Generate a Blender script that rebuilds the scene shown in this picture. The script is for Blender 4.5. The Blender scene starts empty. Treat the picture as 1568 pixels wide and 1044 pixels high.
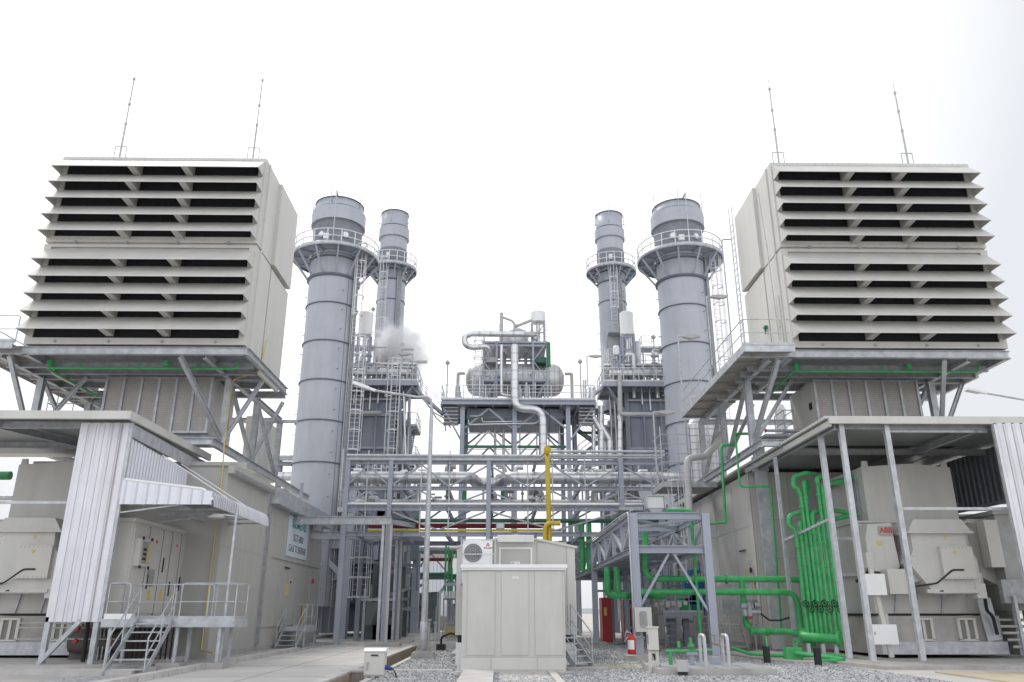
import bpy, math, random
from mathutils import Vector, Matrix
random.seed(7)
SC = bpy.context.scene
COL = SC.collection
rad = math.radians
# ------------------------------------------------------------------ camera survey
F, CX, CY, EYE = 1200.0, 784.0, 522.0, 1.65
PITCH = math.atan((937 - CY) / F); YAW = rad(.86)
_cp, _sp, _cy, _sy = math.cos(PITCH), math.sin(PITCH), math.cos(YAW), math.sin(YAW)
def ray(px, py):
    x = px - CX; u = CY - py; f = _cp*F - _sp*u; z = _sp*F + _cp*u
    return x*_cy + f*_sy, f*_cy - x*_sy, z
def at(px, py, Y):
    r = ray(px, py); t = Y / r[1]; return (r[0]*t, Y, EYE + r[2]*t)
def aX(px, py, X):
    r = ray(px, py); t = X / r[0]; return (X, r[1]*t, EYE + r[2]*t)
def zz(py, Y, px=784): return at(px, py, Y)[2]
def xx(px, py, Y): return at(px, py, Y)[0]

# ------------------------------------------------------------------ materials
MATS = {}
def mat(name, col, rough=.55, metal=0., var=.12, scale=1.2, streak=.0, bump=0., bscale=12., spec=.4, col2=None):
    if name in MATS: return MATS[name]
    m = bpy.data.materials.new(name); m.use_nodes = True
    nt = m.node_tree; N = nt.nodes; L = nt.links
    bs = N['Principled BSDF']
    bs.inputs['Roughness'].default_value = rough; bs.inputs['Metallic'].default_value = metal
    bs.inputs['Specular IOR Level'].default_value = spec
    tc = N.new('ShaderNodeNewGeometry')
    n1 = N.new('ShaderNodeTexNoise'); n1.inputs['Scale'].default_value = scale; n1.inputs['Detail'].default_value = 6; n1.inputs['Roughness'].default_value = .6
    L.new(tc.outputs['Position'], n1.inputs['Vector'])
    cr = N.new('ShaderNodeValToRGB')
    c2 = col2 or tuple(c*(1-var*2) for c in col)
    cr.color_ramp.elements[0].position = .32; cr.color_ramp.elements[1].position = .68
    cr.color_ramp.elements[0].color = (*c2, 1); cr.color_ramp.elements[1].color = (*[min(1, c*(1+var*.3)) for c in col], 1)
    L.new(n1.outputs['Fac'], cr.inputs['Fac'])
    out = cr.outputs['Color']
    if streak > 0:
        mp = N.new('ShaderNodeMapping'); mp.inputs['Scale'].default_value = (1.7, 1.7, .22)
        n2 = N.new('ShaderNodeTexNoise'); n2.inputs['Scale'].default_value = 1.; n2.inputs['Detail'].default_value = 8; n2.inputs['Roughness'].default_value = .65
        L.new(tc.outputs['Position'], mp.inputs['Vector']); L.new(mp.outputs['Vector'], n2.inputs['Vector'])
        mr = N.new('ShaderNodeMapRange'); mr.inputs['From Min'].default_value = .45; mr.inputs['From Max'].default_value = .75
        mr.inputs['To Min'].default_value = 1.; mr.inputs['To Max'].default_value = 1 - streak
        L.new(n2.outputs['Fac'], mr.inputs['Value'])
        mx = N.new('ShaderNodeMix'); mx.data_type = 'RGBA'; mx.blend_type = 'MULTIPLY'; mx.inputs['Factor'].default_value = 1.
        L.new(out, mx.inputs['A']); L.new(mr.outputs['Result'], mx.inputs['B']); out = mx.outputs['Result']
    L.new(out, bs.inputs['Base Color'])
    if bump > 0:
        n3 = N.new('ShaderNodeTexNoise'); n3.inputs['Scale'].default_value = bscale; n3.inputs['Detail'].default_value = 4
        L.new(tc.outputs['Position'], n3.inputs['Vector'])
        b = N.new('ShaderNodeBump'); b.inputs['Strength'].default_value = bump; b.inputs['Distance'].default_value = .03
        L.new(n3.outputs['Fac'], b.inputs['Height']); L.new(b.outputs['Normal'], bs.inputs['Normal'])
    MATS[name] = m; return m
CREAM = mat('cream_paint', (.60, .59, .56), .5, var=.045, scale=.6, streak=.11, bump=.12, bscale=.9)
CREAMS = mat('cream_sheet', (.62, .61, .575), .45, var=.04, scale=.25, streak=.08, bump=.35, bscale=.8)
BEIGE = mat('beige_cabinet', (.60, .585, .545), .45, var=.02, scale=.8, streak=.05)
CREAM_SHADED = mat('cream_paint_shaded', (.475, .465, .44), .55, var=.04, scale=.3, streak=.10)  # darker copy of the cream, shade put into the colour
LADM = mat('bright_galvanised', (.70, .71, .73), .5, .2, var=.08, scale=3)
FLATW = mat('white_sheet_plain', (.76, .77, .83), .45, var=.01)
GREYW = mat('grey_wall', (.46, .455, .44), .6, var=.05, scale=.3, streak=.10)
GALV = mat('galvanised_steel', (.56, .58, .61), .48, .35, var=.14, scale=3.5, streak=.15)
GALVD = mat('galvanised_dull', (.42, .43, .45), .55, .3, var=.15, scale=4, streak=.1)
BLUE = mat('blue_grey_paint', (.38, .407, .475), .5, var=.06, scale=.7, streak=.08)
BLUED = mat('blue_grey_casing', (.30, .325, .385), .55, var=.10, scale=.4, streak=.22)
STACK = mat('stack_paint', (.44, .46, .51), .42, var=.05, scale=.45, streak=.13, bump=.08, bscale=.8)
STACKD = mat('stack_mesh_guard', (.24, .25, .28), .7, var=.12, scale=2.)
FLANGE = mat('stack_flange', (.14, .16, .20), .6, var=.08)
WHITE = mat('white_corrugated', (.77, .77, .82), .4, var=.05, scale=1.1, streak=.15)
WHITEP = mat('white_paint', (.84, .84, .84), .4, var=.02)
SCREEN = mat('dark_filter_screen', (.020, .021, .026), .9, var=.2, scale=8)
DARK = mat('dark_gap', (.03, .03, .032), .8)
RUBBER = mat('black_rubber', (.025, .025, .027), .6)
GREEN = mat('green_pipe', (.07, .45, .15), .45, var=.13, scale=4, streak=.22, bump=.1, bscale=30)
GREEND = mat('green_fitting', (.03, .20, .08), .45, var=.1)
YELLOW = mat('yellow_pipe', (.62, .46, .05), .45, var=.08)
YELP = mat('yellow_label', (.66, .52, .16), .5, var=.03)
REDD = mat('dark_red_pipe', (.22, .025, .035), .45, var=.08)
RED = mat('red_paint', (.38, .015, .02), .35, var=.06)
REDS = mat('red_plain', (.55, .03, .03), .5, var=.02)
CLAD = mat('aluminium_cladding', (.72, .73, .74), .33, .75, var=.06, scale=2., bump=.15, bscale=2.)
CLADM = mat('vessel_cladding', (.66, .66, .66), .42, .6, var=.08, scale=1.5, bump=.2, bscale=1.5)
PIPEG = mat('grey_pipe', (.52, .51, .50), .5, var=.08, streak=.1)
CONC = mat('concrete', (.46, .44, .42), .85, var=.12, scale=1.3, streak=.12, bump=.3, bscale=20)
CONCL = mat('concrete_light', (.55, .53, .51), .85, var=.10, scale=2., bump=.3, bscale=25)
BROWN = mat('rusty_concrete', (.36, .30, .25), .9, var=.15, scale=3)
TAN = mat('sandy_slab', (.50, .44, .33), .9, var=.1, scale=1.)
SLATE = mat('dark_slate_casing', (.17, .20, .22), .6, var=.1)
DGREEN = mat('dark_green_steel', (.05, .14, .09), .5)
BLUEB = mat('blue_machine', (.03, .16, .38), .4)
GLASS = mat('lamp_glass', (.55, .58, .58), .15, var=.02)
STEELW = mat('pale_cladding', (.58, .60, .64), .5, var=.04, scale=.5, streak=.05)
INK = mat('black_ink', (.03, .03, .035), .6)
TEAL = mat('teal_ink', (.08, .42, .45), .5)
STAIN = mat('stainless_mesh', (.42, .395, .37), .5, .3, var=.06, scale=6, streak=.12)

def grooved(name, base, pitch, axis=2, dark=.55):
    """paint with fine regular shadow lines (siding, filter pleats)"""
    m = base.copy(); m.name = name; nt = m.node_tree; N = nt.nodes; L = nt.links; bs = N['Principled BSDF']
    g = N.new('ShaderNodeNewGeometry'); s = N.new('ShaderNodeSeparateXYZ'); L.new(g.outputs['Position'], s.inputs[0])
    a = N.new('ShaderNodeMath'); a.operation = 'MULTIPLY'; a.inputs[1].default_value = 1/pitch; L.new(s.outputs[axis], a.inputs[0])
    b = N.new('ShaderNodeMath'); b.operation = 'FRACT'; L.new(a.outputs[0], b.inputs[0])
    c = N.new('ShaderNodeMath'); c.operation = 'LESS_THAN'; c.inputs[1].default_value = .22; L.new(b.outputs[0], c.inputs[0])
    d = N.new('ShaderNodeMath'); d.operation = 'MULTIPLY'; d.inputs[1].default_value = dark; L.new(c.outputs[0], d.inputs[0])
    mx = N.new('ShaderNodeMix'); mx.data_type = 'RGBA'; mx.inputs['B'].default_value = (.02, .02, .025, 1)
    src = bs.inputs['Base Color'].links[0].from_socket
    L.new(d.outputs[0], mx.inputs['Factor']); L.new(src, mx.inputs['A']); L.new(mx.outputs['Result'], bs.inputs['Base Color'])
    return m
PLEAT = grooved('pleated_grille', STAIN, .09, 2, .22)
SIDING = grooved('clad_siding', STEELW, .5, 0, .25)
SIDINGV = grooved('clad_seams', STEELW, .3, 2, .12)
BANDS = grooved('banded_cladding', CLADM, .42, 0, .30)
BANDSZ = grooved('banded_cladding_upright', CLAD, .7, 2, .22)
BANDSX = grooved('banded_cladding_long', CLAD, .9, 0, .22)
WIRE = grooved('weather_screen', SCREEN, .2, 0, .3)
RIBW = grooved('ribbed_side_sheet', FLATW, .24, 1, .42)
VALW = grooved('ribbed_valance', FLATW, .36, 0, .25)
WHITEG = grooved('white_ribbed_sheet', WHITE, .19, 1, .38)
FAN = grooved('fan_guard', mat('fan_grey', (.22, .22, .22), .6), .06, 0, .5)

# ------------------------------------------------------------------ mesh builder
SPLIT = {k: v for k, v in zip(
 'girt flange cooler_flange stiffener leg instrument instrument_box knobs pipes small_pipes warning_label door_closer cable cables stand pedestal hoops hanging_steps treads ribs supports vent_frame lifting_lug bracket post valve_flange drop_pipes conduit tie_rod pipe_support instrument level_pipe lightning_spike equipment_box green_pipes rim base_beams handrail short_rungs safety_rails support green_beam'.split(),
 'girt flange cooler_flange stiffener leg instrument instrument_box knob pipe small_pipe warning_label door_closer cable cable stand pedestal hoop hanging_step tread rib support vent_frame lifting_lug bracket post valve_flange drop_pipe conduit tie_rod pipe_support instrument level_pipe lightning_spike equipment_box green_pipe rim base_beam handrail rung safety_rail support green_beam'.split())}
def V(p): return Vector(p)
class B:
    def __init__(s): s.v = []; s.f = []; s.sm = []
    def add(s, vs, fs, smooth=False):
        n = len(s.v); s.v += [tuple(v) for v in vs]
        s.f += [tuple(i+n for i in f) for f in fs]; s.sm += [smooth]*len(fs); return s
    def box(s, x0, x1, y0, y1, z0, z1):
        if x0 > x1: x0, x1 = x1, x0
        if y0 > y1: y0, y1 = y1, y0
        if z0 > z1: z0, z1 = z1, z0
        vs = [(x, y, z) for z in (z0, z1) for y in (y0, y1) for x in (x0, x1)]
        return s.add(vs, [(0,2,3,1), (4,5,7,6), (0,1,5,4), (2,6,7,3), (0,4,6,2), (1,3,7,5)])
    def frame(s, p, q, up=None):
        d = V(q)-V(p); L = d.length; d = d/L if L else V((0,0,1))
        u = V(up) if up else (V((0,0,1)) if abs(d.z) < .9 else V((0,1,0)))
        side = d.cross(u)
        if side.length < 1e-5: side = d.cross(V((1,0,0)))
        side.normalize(); u = side.cross(d).normalized(); return d, side, u, L
    def bar(s, p, q, w, h=None, up=None):
        h = h or w; d, a, u, L = s.frame(p, q, up); p = V(p); q = V(q)
        vs = []
        for c in (p, q):
            for i, j in ((-1,-1), (1,-1), (1,1), (-1,1)): vs.append(c + a*(i*w/2) + u*(j*h/2))
        return s.add(vs, [(0,3,2,1), (4,5,6,7), (0,1,5,4), (1,2,6,5), (2,3,7,6), (3,0,4,7)])
    def ibeam(s, p, q, w, h, t=None, up=None):
        t = t or max(.02, w*.09); d, a, u, L = s.frame(p, q, up); p = V(p); q = V(q)
        o = u*(h/2 - t/2)
        s.bar(p+o, q+o, w, t, up=u); s.bar(p-o, q-o, w, t, up=u); s.bar(p, q, t, h-2*t, up=u); return s
    def cyl(s, p, q, r, n=14, r2=None, caps=True):
        r2 = r if r2 is None else r2; d, a, u, L = s.frame(p, q); p = V(p); q = V(q)
        A = [p + (a*math.cos(2*math.pi*i/n)+u*math.sin(2*math.pi*i/n))*r for i in range(n)]
        C = [q + (a*math.cos(2*math.pi*i/n)+u*math.sin(2*math.pi*i/n))*r2 for i in range(n)]
        s.add(A+C, [(i, (i+1)%n, n+(i+1)%n, n+i) for i in range(n)], True)
        if caps: s.add(A, [tuple(range(n-1, -1, -1))]); s.add(C, [tuple(range(n))])
        return s
    def tube(s, pts, r, n=8, rb=None, caps=True):
        rb = rb if rb is not None else r*2.2
        pts = [V(p) for p in pts]; path = [pts[0]]
        for i in range(1, len(pts)-1):
            a, b, c = pts[i-1], pts[i], pts[i+1]
            d1 = (a-b); d2 = (c-b); l1, l2 = d1.length, d2.length
            if l1 < 1e-6 or l2 < 1e-6: continue
            d1 /= l1; d2 /= l2; ang = d1.angle(d2)
            if ang > 3.1: path.append(b); continue
            t = min(rb/math.tan(ang/2), l1*.49, l2*.49); P0 = b+d1*t; P2 = b+d2*t
            k = 5
            for j in range(k+1):
                tt = j/k; path.append(P0*(1-tt)**2 + b*2*tt*(1-tt) + P2*tt*tt)
        path.append(pts[-1])
        path = [p for i, p in enumerate(path) if i == 0 or (p-path[i-1]).length > 1e-5]
        d0 = (path[1]-path[0]).normalized()
        u = V((0,0,1)) if abs(d0.z) < .9 else V((0,1,0))
        nrm = (u - d0*u.dot(d0)).normalized(); rings = []
        for i, p in enumerate(path):
            if i == 0: t = d0
            elif i == len(path)-1: t = (path[i]-path[i-1]).normalized()
            else: t = ((path[i+1]-path[i]).normalized() + (path[i]-path[i-1]).normalized()).normalized()
            nrm = (nrm - t*nrm.dot(t)).normalized(); bi = t.cross(nrm)
            rings.append([p + (nrm*math.cos(2*math.pi*k/n) + bi*math.sin(2*math.pi*k/n))*r for k in range(n)])
        vs = [v for R in rings for v in R]; fs = []
        for i in range(len(rings)-1):
            for k in range(n): fs.append((i*n+k, i*n+(k+1)%n, (i+1)*n+(k+1)%n, (i+1)*n+k))
        s.add(vs, fs, True)
        if caps: s.add(rings[0], [tuple(range(n-1,-1,-1))]); s.add(rings[-1], [tuple(range(n))])
        return s
    def prism(s, poly, y0, y1, axis='y'):
        """poly of (x,z) extruded along y, or of (y,z) along x, or (x,y) along z"""
        def m(a, b, c): return {'y': (a, c, b), 'x': (c, a, b), 'z': (a, b, c)}[axis]
        n = len(poly); A = [m(a, b, y0) for a, b in poly]; C = [m(a, b, y1) for a, b in poly]
        s.add(A+C, [(i, (i+1)%n, n+(i+1)%n, n+i) for i in range(n)] + [tuple(range(n-1,-1,-1)), tuple(range(n, 2*n))]); return s
    def lathe(s, c, prof, n=32, axis='z', a0=0., a1=2*math.pi):
        """prof: list of (r, h)"""
        full = abs(a1-a0-2*math.pi) < 1e-6; m = n if full else n+1; vs = []
        for r, h in prof:
            for i in range(m):
                a = a0 + (a1-a0)*i/n
                if axis == 'z': vs.append((c[0]+r*math.cos(a), c[1]+r*math.sin(a), c[2]+h))
                elif axis == 'x': vs.append((c[0]+h, c[1]+r*math.cos(a), c[2]+r*math.sin(a)))
                else: vs.append((c[0]+r*math.cos(a), c[1]+h, c[2]+r*math.sin(a)))
        fs = []
        for j in range(len(prof)-1):
            for i in range(n): fs.append((j*m+i, j*m+(i+1)%m, (j+1)*m+(i+1)%m, (j+1)*m+i))
        return s.add(vs, fs, True)
    def corr(s, p, q, h, pitch=.2, depth=.03, up=(0,0,1), nrm=None, duty=.5, hfun=None):
        """trapezoid ribbed sheet from p to q (bottom line), height h along up"""
        p = V(p); q = V(q); L = (q-p).length; d = (q-p)/L; u = V(up); n_ = V(nrm) if nrm else d.cross(u).normalized()
        xs = [(0, 0)]; k = int(L/pitch); w = L/k
        for i in range(k):
            b = i*w; xs += [(b+w*(1-duty)*.8, 0), (b+w*(1-duty), 1), (b+w*.92, 1), (b+w, 0)]
        A = [p + d*x + n_*(depth*y) for x, y in xs]
        C = [a + u*(hfun(x/L) if hfun else h) for a, (x, y) in zip(A, xs)]
        n = len(A); return s.add(A+C, [(i, i+1, n+i+1, n+i) for i in range(n-1)])
    def rings(s, path_fn): pass
    def mesh(s, name, org):
        me = bpy.data.meshes.new(name); ox, oy, oz = org
        me.from_pydata([(x-ox, y-oy, z-oz) for x, y, z in s.v], [], s.f)
        me.polygons.foreach_set('use_smooth', s.sm); me.update(); return me
    def islands(s):
        par = list(range(len(s.v)))
        def fd(a):
            while par[a] != a: par[a] = par[par[a]]; a = par[a]
            return a
        for f in s.f:
            r = fd(f[0])
            for i in f[1:]: par[fd(i)] = r
        g = {}
        for k, f in enumerate(s.f): g.setdefault(fd(f[0]), []).append(k)
        bb = []
        for fs in g.values():
            vs = {i for k in fs for i in s.f[k]}; P = [s.v[i] for i in vs]
            bb.append([[min(p[a] for p in P)-.012 for a in range(3)], [max(p[a] for p in P)+.012 for a in range(3)], fs])
        ch = True
        while ch:
            ch = False; out = []
            for b in bb:
                for q in out:
                    if all(b[0][a] <= q[1][a] and q[0][a] <= b[1][a] for a in range(3)):
                        q[0] = [min(b[0][a], q[0][a]) for a in range(3)]; q[1] = [max(b[1][a], q[1][a]) for a in range(3)]; q[2] = q[2]+b[2]; ch = True; break
                else: out.append(b)
            bb = out
        res = []
        for _, _, fs in bb:
            n = B(); mp = {}
            for k in fs:
                f = []
                for i in s.f[k]:
                    if i not in mp: mp[i] = len(n.v); n.v.append(s.v[i])
                    f.append(mp[i])
                n.f.append(tuple(f)); n.sm.append(s.sm[k])
            res.append(n)
        return res
    def o(s, name, m, parent, label=None, kind=None):
        if name in SPLIT:
            name = SPLIT[name]; I = s.islands()
            if 1 < len(I) <= 60:
                for n in I: r = n.o1(name, m, parent, label, kind)
                return r
        return s.o1(name, m, parent, label, kind)
    def o1(s, name, m, parent, label=None, kind=None):
        r = parent
        while r.parent: r = r.parent
        ob = bpy.data.objects.new(name, s.mesh(name, r.location)); COL.objects.link(ob); ob.parent = parent
        ob.data.materials.append(m)
        if label: ob['label'] = label
        if kind: ob['kind'] = kind
        return ob
    def top(s, name, m, label, cat, group=None, kind=None):
        xs = [v[0] for v in s.v]; ys = [v[1] for v in s.v]; zs = [v[2] for v in s.v]
        org = ((min(xs)+max(xs))/2, (min(ys)+max(ys))/2, min(zs))
        ob = bpy.data.objects.new(name, s.mesh(name, org)); COL.objects.link(ob); ob.location = org
        ob.data.materials.append(m)
        if label: ob['label'] = label; ob['category'] = cat
        if group: ob['group'] = group
        if kind: ob['kind'] = kind
        return ob
def T(name, label, cat, loc, group=None):
    o = bpy.data.objects.new(name, None); COL.objects.link(o); o.location = loc; o.empty_display_size = .3
    o['label'] = label; o['category'] = cat
    if group: o['group'] = group
    return o
def struct(b, name, m): return b.top(name, m, None, None, kind='structure')
def text(s, body, m, parent, loc, size, rot, name='lettering', align='CENTER', bold=0.0, sx=1.0):
    cu = bpy.data.curves.new(name, 'FONT'); cu.body = body; cu.size = size; cu.extrude = .003; cu.align_x = align; cu.align_y = 'CENTER'; cu.offset = bold
    tmp = bpy.data.objects.new('tmp', cu); COL.objects.link(tmp)
    dg = bpy.context.evaluated_depsgraph_get(); me = bpy.data.meshes.new_from_object(tmp.evaluated_get(dg))
    bpy.data.objects.remove(tmp)
    ob = bpy.data.objects.new(name, me); COL.objects.link(ob); ob.parent = parent
    r = parent; off = V((0,0,0))
    while r.parent: r = r.parent
    ob.location = V(loc)-V(r.location); ob.rotation_euler = rot; ob.scale = (sx, 1, 1)
    ob.data.materials.clear(); ob.data.materials.append(m); return ob

# ------------------------------------------------------------------ reusable pieces
def railing(parent, pts, h=1.05, step=1.3, m=None, r=.022, mid=1, name='railing', toe=True, n=6):
    """handrail and mid rails along pts, posts as children, toe board included in the rails' mesh"""
    m = m or GALV; b = B()
    up = [V(p)+V((0,0,h)) for p in pts]; b.tube([V(pts[0])] + up + [V(pts[-1])], r, n, rb=.12)
    for k in range(mid):
        z = h*(k+1)/(mid+1); b.tube([V(p)+V((0,0,z)) for p in pts], r*.85, n, rb=.06)
    if toe:
        for a, c in zip(pts[:-1], pts[1:]): b.bar(V(a)+V((0,0,.07)), V(c)+V((0,0,.07)), .012, .12)
    ob = b.o(name, m, parent)
    for a, c in zip(pts[:-1], pts[1:]):
        L = (V(c)-V(a)).length; k = max(1, round(L/step))
        for i in range(1, k+1 if c is not pts[-1] else k):
            p = V(a).lerp(V(c), i/k); B().cyl(p, p+V((0,0,h)), r, n).o('post', m, ob)
    return ob
def stair(parent, p, q, w, side=(1,0,0), m=None, n=None, rails=(-1, 1), rh=.95):
    """p bottom centre, q top centre"""
    m = m or GALV; p = V(p); q = V(q); sd = V(side).normalized()
    n = n or max(2, round((q.z-p.z)/.22)); tr = B()
    run = V((q.x-p.x, q.y-p.y, 0))/n
    for i in range(n):
        c = p.lerp(q, (i+.6)/n); tr.bar(c-sd*(w/2-.02), c+sd*(w/2-.02), .22, .035)
    tr.o('tread', m, parent, kind='stuff') if False else tr.o('treads', m, parent)
    for k in (-1, 1):
        B().bar(p+sd*(k*w/2), q+sd*(k*w/2), .03, .2).o('stringer', m, parent)
    for k in rails:
        a = p+sd*(k*w/2); c = q+sd*(k*w/2); b = B()
        u = V((0,0,rh)); b.tube([a+V((0,0,.1)), a+u, c+u], .022, 6, rb=.1); b.tube([a+u*.5, c+u*.5], .018, 6)
        b.cyl(c, c+u, .022, 6)
        if (q-p).length > 3: mpt = a.lerp(c, .5); b.cyl(mpt, mpt+u, .022, 6)
        b.o('handrail', m, parent)
def cage_ladder(name, label, x, y, z0, z1, face=(0,-1), m=None, group=None, w=.5, hoops=True, hstep=1.4, r=.02, h0=2.2):
    """ladder with safety hoops; face = horizontal direction the climber's back points to"""
    m = m or LADM; t = T(name, label, 'ladder', (x, y, z0), group)
    f = V((face[0], face[1], 0)).normalized(); s = V((-f.y, f.x, 0)); c = V((x, y, 0))
    b = B()
    for k in (-1, 1): b.bar(c+s*(k*w/2)+V((0,0,z0)), c+s*(k*w/2)+V((0,0,z1+1.0)), .05, .03)
    b.o('rails', m, t)
    b = B(); z = z0+.3
    while z < z1: b.bar(c+s*(-w/2)+V((0,0,z)), c+s*(w/2)+V((0,0,z)), .03, .03); z += .33
    b.o('short_rungs', m, t)
    if hoops:
        z = z0+h0; b = B(); hz = []
        while z < z1+.9: hz.append(z); z += hstep
        R = max(.36, w*.72)
        for z in hz:
            pts = [c+s*(-w/2)+V((0,0,z))]
            for i in range(9):
                a = math.pi*i/8; pts.append(c + f*(.32+R*math.sin(a)*.95) + s*(-R*math.cos(a)) + V((0,0,z)))
            pts.append(c+s*(w/2)+V((0,0,z)))
            for p, q in zip(pts[:-1], pts[1:]): b.bar(p, q, .03, .08)
        b.o('hoops', m, t)
        b = B()
        for i in range(5):
            a = math.pi*(i+.0)/4; o = f*(.32+R*math.sin(a)*.95)+s*(-R*math.cos(a))
            b.bar(c+o+V((0,0,hz[0]-.05)), c+o+V((0,0,hz[-1]+.05)), .04, .03)
        b.o('cage_bars', m, t)
    return t
def pipe(name, pts, r, m, label, cat='pipe', group=None, n=12, rb=None, flanges=(), fr=1.55):
    b = B().tube(pts, r, n, rb)
    for p, d in flanges:
        d = V(d).normalized(); b.cyl(V(p)-d*.035, V(p)+d*.035, r*fr, n+2)
    return b.top(name, m, label, cat, group)
# ================================================================== SETTING
GR = (-3.85, -3.35, 15.0, 39.0)   # drain trench hole x0,x1,y0,y1
def ground():
    b = B(); S = 1500.
    xs = [-S, GR[0], GR[1], S]; ys = [-60, GR[2], GR[3], S]
    vs = [(x, y, 0) for y in ys for x in xs]; fs = []
    for j in range(3):
        for i in range(3):
            if i == 1 and j == 1: continue
            a = j*4+i; fs.append((a, a+1, a+5, a+4))
    b.add(vs, fs); return b
m = mat('ground_concrete', (.50, .48, .455), .9, var=.10, scale=.5, bump=.2, bscale=15)
struct(ground(), 'ground', m)
# concrete yard slab on the left
m = mat('yard_concrete', (.56, .545, .525), .88, var=.09, scale=.35, bump=.15, bscale=18, streak=0)
b = B(); b.box(-8.8, -4.1, 12, 58, -.05, .035); struct(b, 'road', m)
b = B()
for y in (22.5, 27, 31.5, 36, 42, 48): b.box(-8.75, -4.12, y, y+.02, .0355, .0385)
b.box(-6.5, -6.48, 12, 58, .0355, .0385); struct(b, 'road_joints', mat('joint', (.16, .15, .14), .9))
# gravel
def gravel_mat():
    m = bpy.data.materials.new('gravel'); m.use_nodes = True; nt = m.node_tree; N = nt.nodes; L = nt.links; bs = N['Principled BSDF']
    bs.inputs['Roughness'].default_value = .9
    g = N.new('ShaderNodeNewGeometry'); v = N.new('ShaderNodeTexVoronoi'); v.inputs['Scale'].default_value = 17
    L.new(g.outputs['Position'], v.inputs['Vector'])
    cr = N.new('ShaderNodeValToRGB'); e = cr.color_ramp.elements; e[0].color = (.20, .205, .21, 1); e[1].color = (.70, .70, .71, 1)
    k = e.new(.5); k.color = (.43, .435, .44, 1)
    sx = N.new('ShaderNodeSeparateColor'); L.new(v.outputs['Color'], sx.inputs[0]); L.new(sx.outputs[0], cr.inputs['Fac'])
    n = N.new('ShaderNodeTexNoise'); n.inputs['Scale'].default_value = .7; n.inputs['Detail'].default_value = 4; L.new(g.outputs['Position'], n.inputs['Vector'])
    mr = N.new('ShaderNodeMapRange'); mr.inputs['To Min'].default_value = .72; mr.inputs['To Max'].default_value = 1.2; L.new(n.outputs['Fac'], mr.inputs['Value'])
    mx = N.new('ShaderNodeMix'); mx.data_type = 'RGBA'; mx.blend_type = 'MULTIPLY'; mx.inputs['Factor'].default_value = 1
    L.new(cr.outputs['Color'], mx.inputs['A']); L.new(mr.outputs['Result'], mx.inputs['B']); L.new(mx.outputs['Result'], bs.inputs['Base Color'])
    bp = N.new('ShaderNodeBump'); bp.invert = True; bp.inputs['Strength'].default_value = 1; bp.inputs['Distance'].default_value = .04
    L.new(v.outputs['Distance'], bp.inputs['Height']); L.new(bp.outputs['Normal'], bs.inputs['Normal']); return m
GRAV = gravel_mat()
b = B(); b.box(-3.2, 11.1, 12, 56, -.05, .03)
struct(b, 'gravel_bed', GRAV)
# loose stones lying on the gravel in front: real little rocks
b = B()
def rock(b, x, y, z, s):
    base = [(-1,-1,-.6), (1,-.9,-.6), (.9,1,-.6), (-1,.9,-.6), (-.6,-.5,.6), (.7,-.5,.5), (.5,.6,.7), (-.5,.6,.5)]
    a = random.random()*6.28; c_, s_ = math.cos(a), math.sin(a); vs = []
    for px, py, pz in base:
        j = lambda: random.uniform(.7, 1.2)
        px, py, pz = px*s*j(), py*s*j(), pz*s*j(); vs.append((x+px*c_-py*s_, y+px*s_+py*c_, z+pz))
    b.add(vs, [(0,3,2,1), (4,5,6,7), (0,1,5,4), (1,2,6,5), (2,3,7,6), (3,0,4,7)])
for i in range(26000):
    y = 20.5 + 22*random.random()**1.7; x = random.uniform(-3.2, 11.0)
    if -1.3 < x < 2.1 and y > 23.6 and y < 36: continue
    if 5.3 < x < 8.6 and 24.6 < y < 27.6: continue
    rock(b, x, y, .04, random.uniform(.014, .036))
g = b.top('gravel', GRAV, 'loose grey crushed stone spread over the gravel bed', 'gravel', kind='stuff')
# drain channel
b = B()
b.box(GR[0]-.2, GR[0]+.0, 15, 39.3, -.5, .16); b.box(GR[1], GR[1]+.14, 15, 39.2, -.5, .05)
b.box(GR[0], GR[1], 39.0, 39.25, -.5, .1)
struct(b, 'drain_walls', BROWN)
b = B(); b.box(GR[0]+.003, GR[1]-.003, 15, 39, -.52, -.45); struct(b, 'drain_floor', CONC)
b = B()                                    # rim blocks with notches on the road side
y = 15
while y < 39: b.box(GR[0]-.27, GR[0]-.02, y, y+.92, .036, .2); y += 1.0
b.box(GR[1]-.01, GR[1]+.15, 15, 39.2, .052, .07)
struct(b, 'drain_kerb', CONCL)
b = B(); b.box(-4.1, -1.3, 39.3, 39.9, 0, .28); b.box(-1.9, -1.3, 33.0, 39.29, 0, .12); struct(b, 'concrete_path', CONCL)
b = B(); b.box(-3.1, -1.35, 24.4, 24.75, .031, .075); b.box(-3.1, -2.1, 21.5, 21.7, .031, .06); struct(b, 'concrete_strip', CONCL)
# kerb on the left, laid in blocks
b = B(); y = 18.0
while y < 36.5:
    if True: b.box(-9.12, -8.8, y, y+.89, 0, .18+random.uniform(-.008, .008))
    y += .96
struct(b, 'kerb', CONCL)
b = B(); b.box(-11.4, -9.13, 18, 49, -.05, .02); struct(b, 'gravel_strip', GRAV)
b = B(); b.box(-24, -11.41, 23.6, 31.2, 0, .14); b.box(-11.9, -9.9, 23.0, 24.6, 0, .16); struct(b, 'slab_left', CONCL)
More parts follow.
